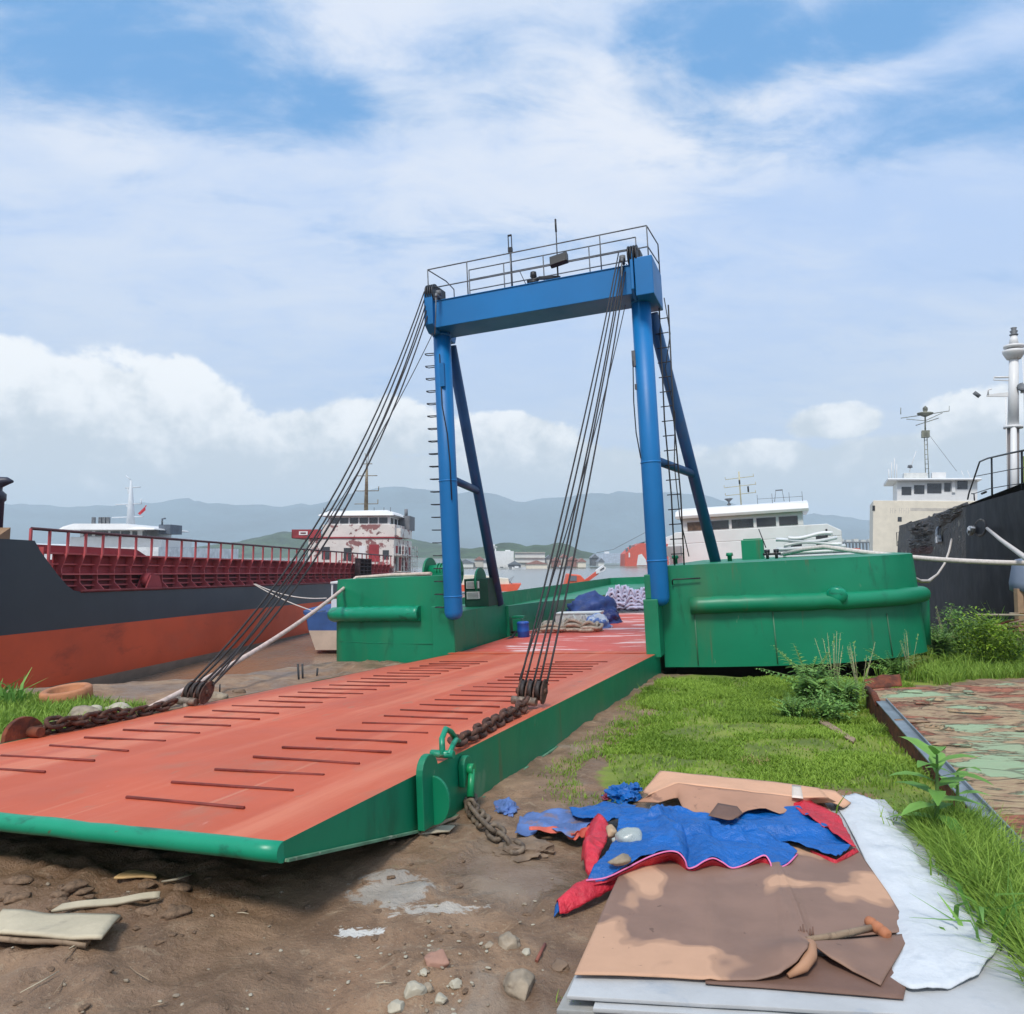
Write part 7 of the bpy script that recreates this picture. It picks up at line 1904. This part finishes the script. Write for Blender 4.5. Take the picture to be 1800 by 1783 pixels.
mesh_np('bank_grass', V, Fq, T, lushm); tag(bpy.data.objects['bank_grass'], kind='stuff')
# sparse tufts on the mud margin
p5 = scatter(2600, (-.2, 3), (4.5, 11.5), lambda x, y: .35*lawn_mask(x, y) if not inpoly(x, y, LAWN) and (BI @ Vector((x,y,0))).x > .1 and not inpoly(x, y, BRD) else 0); Bp = ground_pts(p5); n = len(Bp)
V, Fq, T = blades(Bp, rng.uniform(.02,.06,n), np.full(n,.004), rng.uniform(.2,.9,n), rng.uniform(.2,.9,n))
mesh_np('sparse_grass', V, Fq, T, grassm); tag(bpy.data.objects['sparse_grass'], kind='stuff')

class Plant:
    def __init__(s): s.V = []; s.F = []; s.T = []; s.stem = MB()
    def leaf(s, p, d, up, L, w, tone, bend=.3):
        d = d.normalized(); sd = d.cross(up)
        if sd.length < 1e-4: sd = d.cross(Vector((1,0,0)))
        sd.normalize(); nn_ = sd.cross(d)
        b0 = len(s.V)
        prof = ((0,.15),(.3,.9),(.6,.8),(.85,.4),(1,.03))
        for t, k in prof:
            c = p+d*L*t-nn_*0-Vector((0,0,bend*L*t*t))
            s.V += [c-sd*w*k, c+Vector((0,0,-.12*w*k)), c+sd*w*k]; s.T += [tone*.95, tone*.8, tone*1.05]
        for i in range(4):
            a = b0+3*i; s.F += [(a,a+1,a+4,a+3),(a+1,a+2,a+5,a+4)]
    def build(s, name, P, lm, sm, label, cat, group=None):
        o = empty(name, P, label, cat, group)
        f = mesh_np('foliage', [tuple(v) for v in s.V], s.F, np.clip(s.T, 0, 1), lm); f.parent = o
        if s.stem.v: s.stem.build('stem', sm, o)
        return o
stemm = mat('green stem', C(96,128,60), .7, var=.15, bump=0)
drystem = mat('pale dry stem', C(176,170,130), .8, var=.1, bump=0)
def fern_weed(px, py, h, n, label, seed, lm=weedm, spread=.5, group=None):
    r = random.Random(seed); P = gpd(px, py); pl = Plant()
    for i in range(n):
        a = r.uniform(0, 6.28); sp = r.uniform(.15, 1)*spread; hh = h*r.uniform(.55, 1.05)
        pts = [Vector((.06*math.cos(a),.06*math.sin(a),0)), Vector((sp*.35*math.cos(a), sp*.35*math.sin(a), hh*.6)), Vector((sp*math.cos(a), sp*math.sin(a), hh*r.uniform(.7,1.)))]
        pl.stem.tube(pts, [.008,.006,.003], 5)
        for k in range(11):
            t = .25+.75*k/10; c = pts[0].lerp(pts[1], min(1, t*2)) if t < .5 else pts[1].lerp(pts[2], (t-.5)*2)
            dirn = (pts[2]-pts[1]).normalized()
            for s_ in (-1, 1):
                sd = dirn.cross(Vector((0,0,1))); 
                if sd.length < .05: sd = Vector((1,0,0))
                sd.normalize(); L = h*.24*(1.15-t)*r.uniform(.8,1.2)+.03
                pl.leaf(c, sd*s_+dirn*.5+Vector((0,0,r.uniform(-.1,.3))), Vector((0,0,1)), L, L*.16, r.uniform(.2,1), .35)
    return pl.build('weed', P, lm, stemm, label, 'weed', group)
def bushy(px, py, h, w, n, label, seed, lm, L=.07, group=None):
    r = random.Random(seed); P = gpd(px, py); pl = Plant()
    st = []
    for i in range(9):
        a = r.uniform(0, 6.28); q = Vector((w*.6*math.cos(a)*r.random(), w*.6*math.sin(a)*r.random(), h*r.uniform(.6,1.))); st.append(q)
        pl.stem.tube([Vector((0,0,-.02)), q*.5+Vector((0,0,.05)), q], [.01,.007,.003], 5)
    for i in range(n):
        q = r.choice(st); t = r.uniform(.25,1.05); c = q*t+Vector((r.gauss(0,w*.16), r.gauss(0,w*.16), r.gauss(0,h*.06)))
        d = Vector((r.gauss(0,1), r.gauss(0,1), r.uniform(-.2,1)))
        pl.leaf(c, d, Vector((0,0,1)), L*r.uniform(.6,1.3), L*.22, r.uniform(.1,1), .3)
    return pl.build('shrub', P, lm, stemm, label, 'shrub', group)
def wispy(px, py, h, n, label, seed, group=None):
    r = random.Random(seed); P = gpd(px, py); pl = Plant()
    for i in range(n):
        a = r.uniform(0,6.28); e = Vector((h*.3*math.cos(a)*r.random(), h*.3*math.sin(a)*r.random(), h*r.uniform(.7,1.05)))
        pl.stem.tube([Vector((.03*math.cos(a),.03*math.sin(a),0)), e*.5, e], [.006,.004,.002], 4)
        for k in range(9):
            c = e*r.uniform(.3,1); d = Vector((r.gauss(0,1), r.gauss(0,1), r.uniform(0,1)))
            pl.leaf(c, d, Vector((0,0,1)), r.uniform(.03,.08), .01, r.uniform(.2,1), .2)
        for k in range(5):
            c = e*(1-.05*k)+Vector((r.gauss(0,.015), r.gauss(0,.015), 0)); pl.leaf(c, Vector((r.gauss(0,1), r.gauss(0,1), .5)), Vector((0,0,1)), .02, .008, 1, 0)
    return pl.build('seeding_weed', P, weedm, drystem, label, 'weed', group)
def broad(px, py, h, n, label, seed, L=.26):
    r = random.Random(seed); P = gpd(px, py); pl = Plant()
    top = Vector((.03,.0,h)); pl.stem.tube([Vector((0,0,-.02)), Vector((.02,0,h*.5)), top], [.016,.013,.007], 7)
    for i in range(n):
        a = i*2.4+r.uniform(-.3,.3); z = h*(.25+.75*i/(n-1)); c = Vector((.02,0,z))
        el = .15+.75*i/(n-1)
        pl.leaf(c, Vector((math.cos(a), math.sin(a), el)), Vector((0,0,1)), L*r.uniform(.75,1.15), L*.15, r.uniform(.3,1), .45)
    return pl.build('broad_leaved_plant', P, broadm, stemm, label, 'plant')
def tuft(px, py, h, n, label, seed, lm=lushm, w=.007, spread=.16, cat='grass tuft', group=None):
    r = random.Random(seed); P = gp(px, py); b_ = np.array([(r.gauss(0,spread), r.gauss(0,spread), -.01) for i in range(n)])
    V, Fq, T = blades(b_, np.array([h*r.uniform(.5,1.1) for i in range(n)]), np.full(n, w), np.array([r.uniform(.2,1.1) for i in range(n)]), np.array([r.uniform(.2,1) for i in range(n)]))
    o = mesh_np('grass_tuft', V, Fq, T, lm); o.location = P
    return tag(o, label, cat, group)
fern_weed(1425, 1240, .80, 30, 'feathery weed clump in front of the green bow tank', 1, spread=.75)
fern_weed(1482, 1250, .58, 22, 'low leafy weed between the feathery clump and the lid corner', 2, spread=.42)
fern_weed(1392, 1265, .36, 18, 'small low weed in front of the feathery clump', 3, spread=.35)
bushy(1450, 1268, .36, .6, 800, 'dense dark ground weed right of the small low weed', 4, weedm, .06)
wispy(1468, 1232, .95, 10, 'thin seeding weed with pale stems behind the low leafy weed', 5)
wispy(1512, 1238, .85, 9, 'thin seeding weed beside the corner of the rusty lid', 6)
fern_weed(1608, 1176, .85, 26, 'feathery weed at the right end of the green bow tank', 7, spread=.7)
fern_weed(1655, 1166, .95, 26, 'tall leafy weed right of the bow tank end', 8, spread=.6)
bushy(1692, 1160, 1.15, .8, 1500, 'dark green shrub in front of the black hull', 9, weedm, .09)
bushy(1732, 1176, 1.15, .9, 1900, 'bright lime shrub, left one of two before the black hull', 10, limem, .09)
bushy(1775, 1172, 1.1, .85, 1700, 'bright lime shrub, right one of two before the black hull', 11, limem, .09)
bushy(1640, 1148, .7, .7, 800, 'low mid green shrub behind the tall leafy weed', 12, weedm, .08)
fern_weed(1800, 1165, .7, 14, 'feathery weed at the right edge, beside the driftwood', 13, spread=.7)
wispy(1668, 1150, 1.1, 8, 'thin seeding weed between the leafy weed and dark shrub', 14)
fern_weed(1572, 1196, .55, 18, 'leafy weed behind the torn corner of the rusty lid', 41, spread=.5)
fern_weed(1722, 1136, .95, 22, 'tall feathery weed behind the bright lime shrubs', 42, spread=.6)
wispy(1625, 1165, 1.0, 8, 'thin seeding weed at the end of the green bow tank', 43)
wispy(1600, 1186, .8, 7, 'short seeding weed behind the torn lid corner', 44)
fern_weed(1840, 1160, .9, 20, 'dense feathery weed half cut by the right edge', 45, spread=.7)
tuft(1680, 1178, .4, 160, 'bushy grass tuft in front of the dark green shrub', 46, lushm, .012, .3)
tuft(1600, 1195, .35, 160, 'bushy grass tuft just behind the rusty lid corner', 47, lushm, .012, .3)
for i, (px, py, h_, n_, lab) in enumerate(((1050,1330,.07,70,'short grass tuft where the lawn meets the ramp side mud'),(1100,1275,.09,80,'grass tuft alone on the mud beside the middle of the ramp'),(1140,1215,.12,90,'grass tuft near the hinge end of the ramp'),
        (1560,1290,.16,110,'grass tuft against the upper side of the rusty lid'),(1600,1372,.18,120,'grass tuft against the middle side of the rusty lid'),(1555,1430,.12,90,'grass tuft behind the top corner of the foam sheet'),(1700,1560,.34,120,'tall grass tuft leaning over the foam sheet middle'),(1745,1610,.36,120,'tall grass tuft leaning over the lower foam edge'),(1330,1340,.08,60,'dry looking tuft in the middle of the lawn'))):
    tuft(px, py, h_, n_, lab, 60+i, strawg if i == 8 else lushm, .006, .09)
tuft(1752, 1120, 1.05, 40, 'tall pointed reed tuft in front of the timber post', 15, broadm, .03, .12)
broad(1645, 1488, .58, 16, 'broad leaved plant beside the rusty lid', 16, .37)
broad(1680, 1462, .40, 11, 'smaller broad leaved plant touching the side of the rusty lid', 17, .26)
tuft(1748, 1672, .42, 34, 'coarse long bladed tuft by the lower corner of the foam sheet', 18, broadm, .014, .1)
tuft(1620, 1480, .25, 60, 'tuft of grass at the edge of the foam sheet, below the broad leaved plant', 19)
tuft(12, 1238, .5, 40, 'spiky grass tuft at the left edge before the red hull', 20, broadm, .022, .12)
tuft(1012, 1775, .06, 60, 'little grass tuft at the corner of the board stack', 21, lushm, .004, .03)
tuft(1545, 1380, .12, 90, 'grey green tuft of moss behind the foam sheet', 23, grassm, .005, .1)
flat_piece('plank', [(1440,1270),(1500,1306),(1504,1300),(1446,1264)], .02, .02, wood, 'thin weathered lath lying on the lawn near the weeds', 'lath', .004, 31)
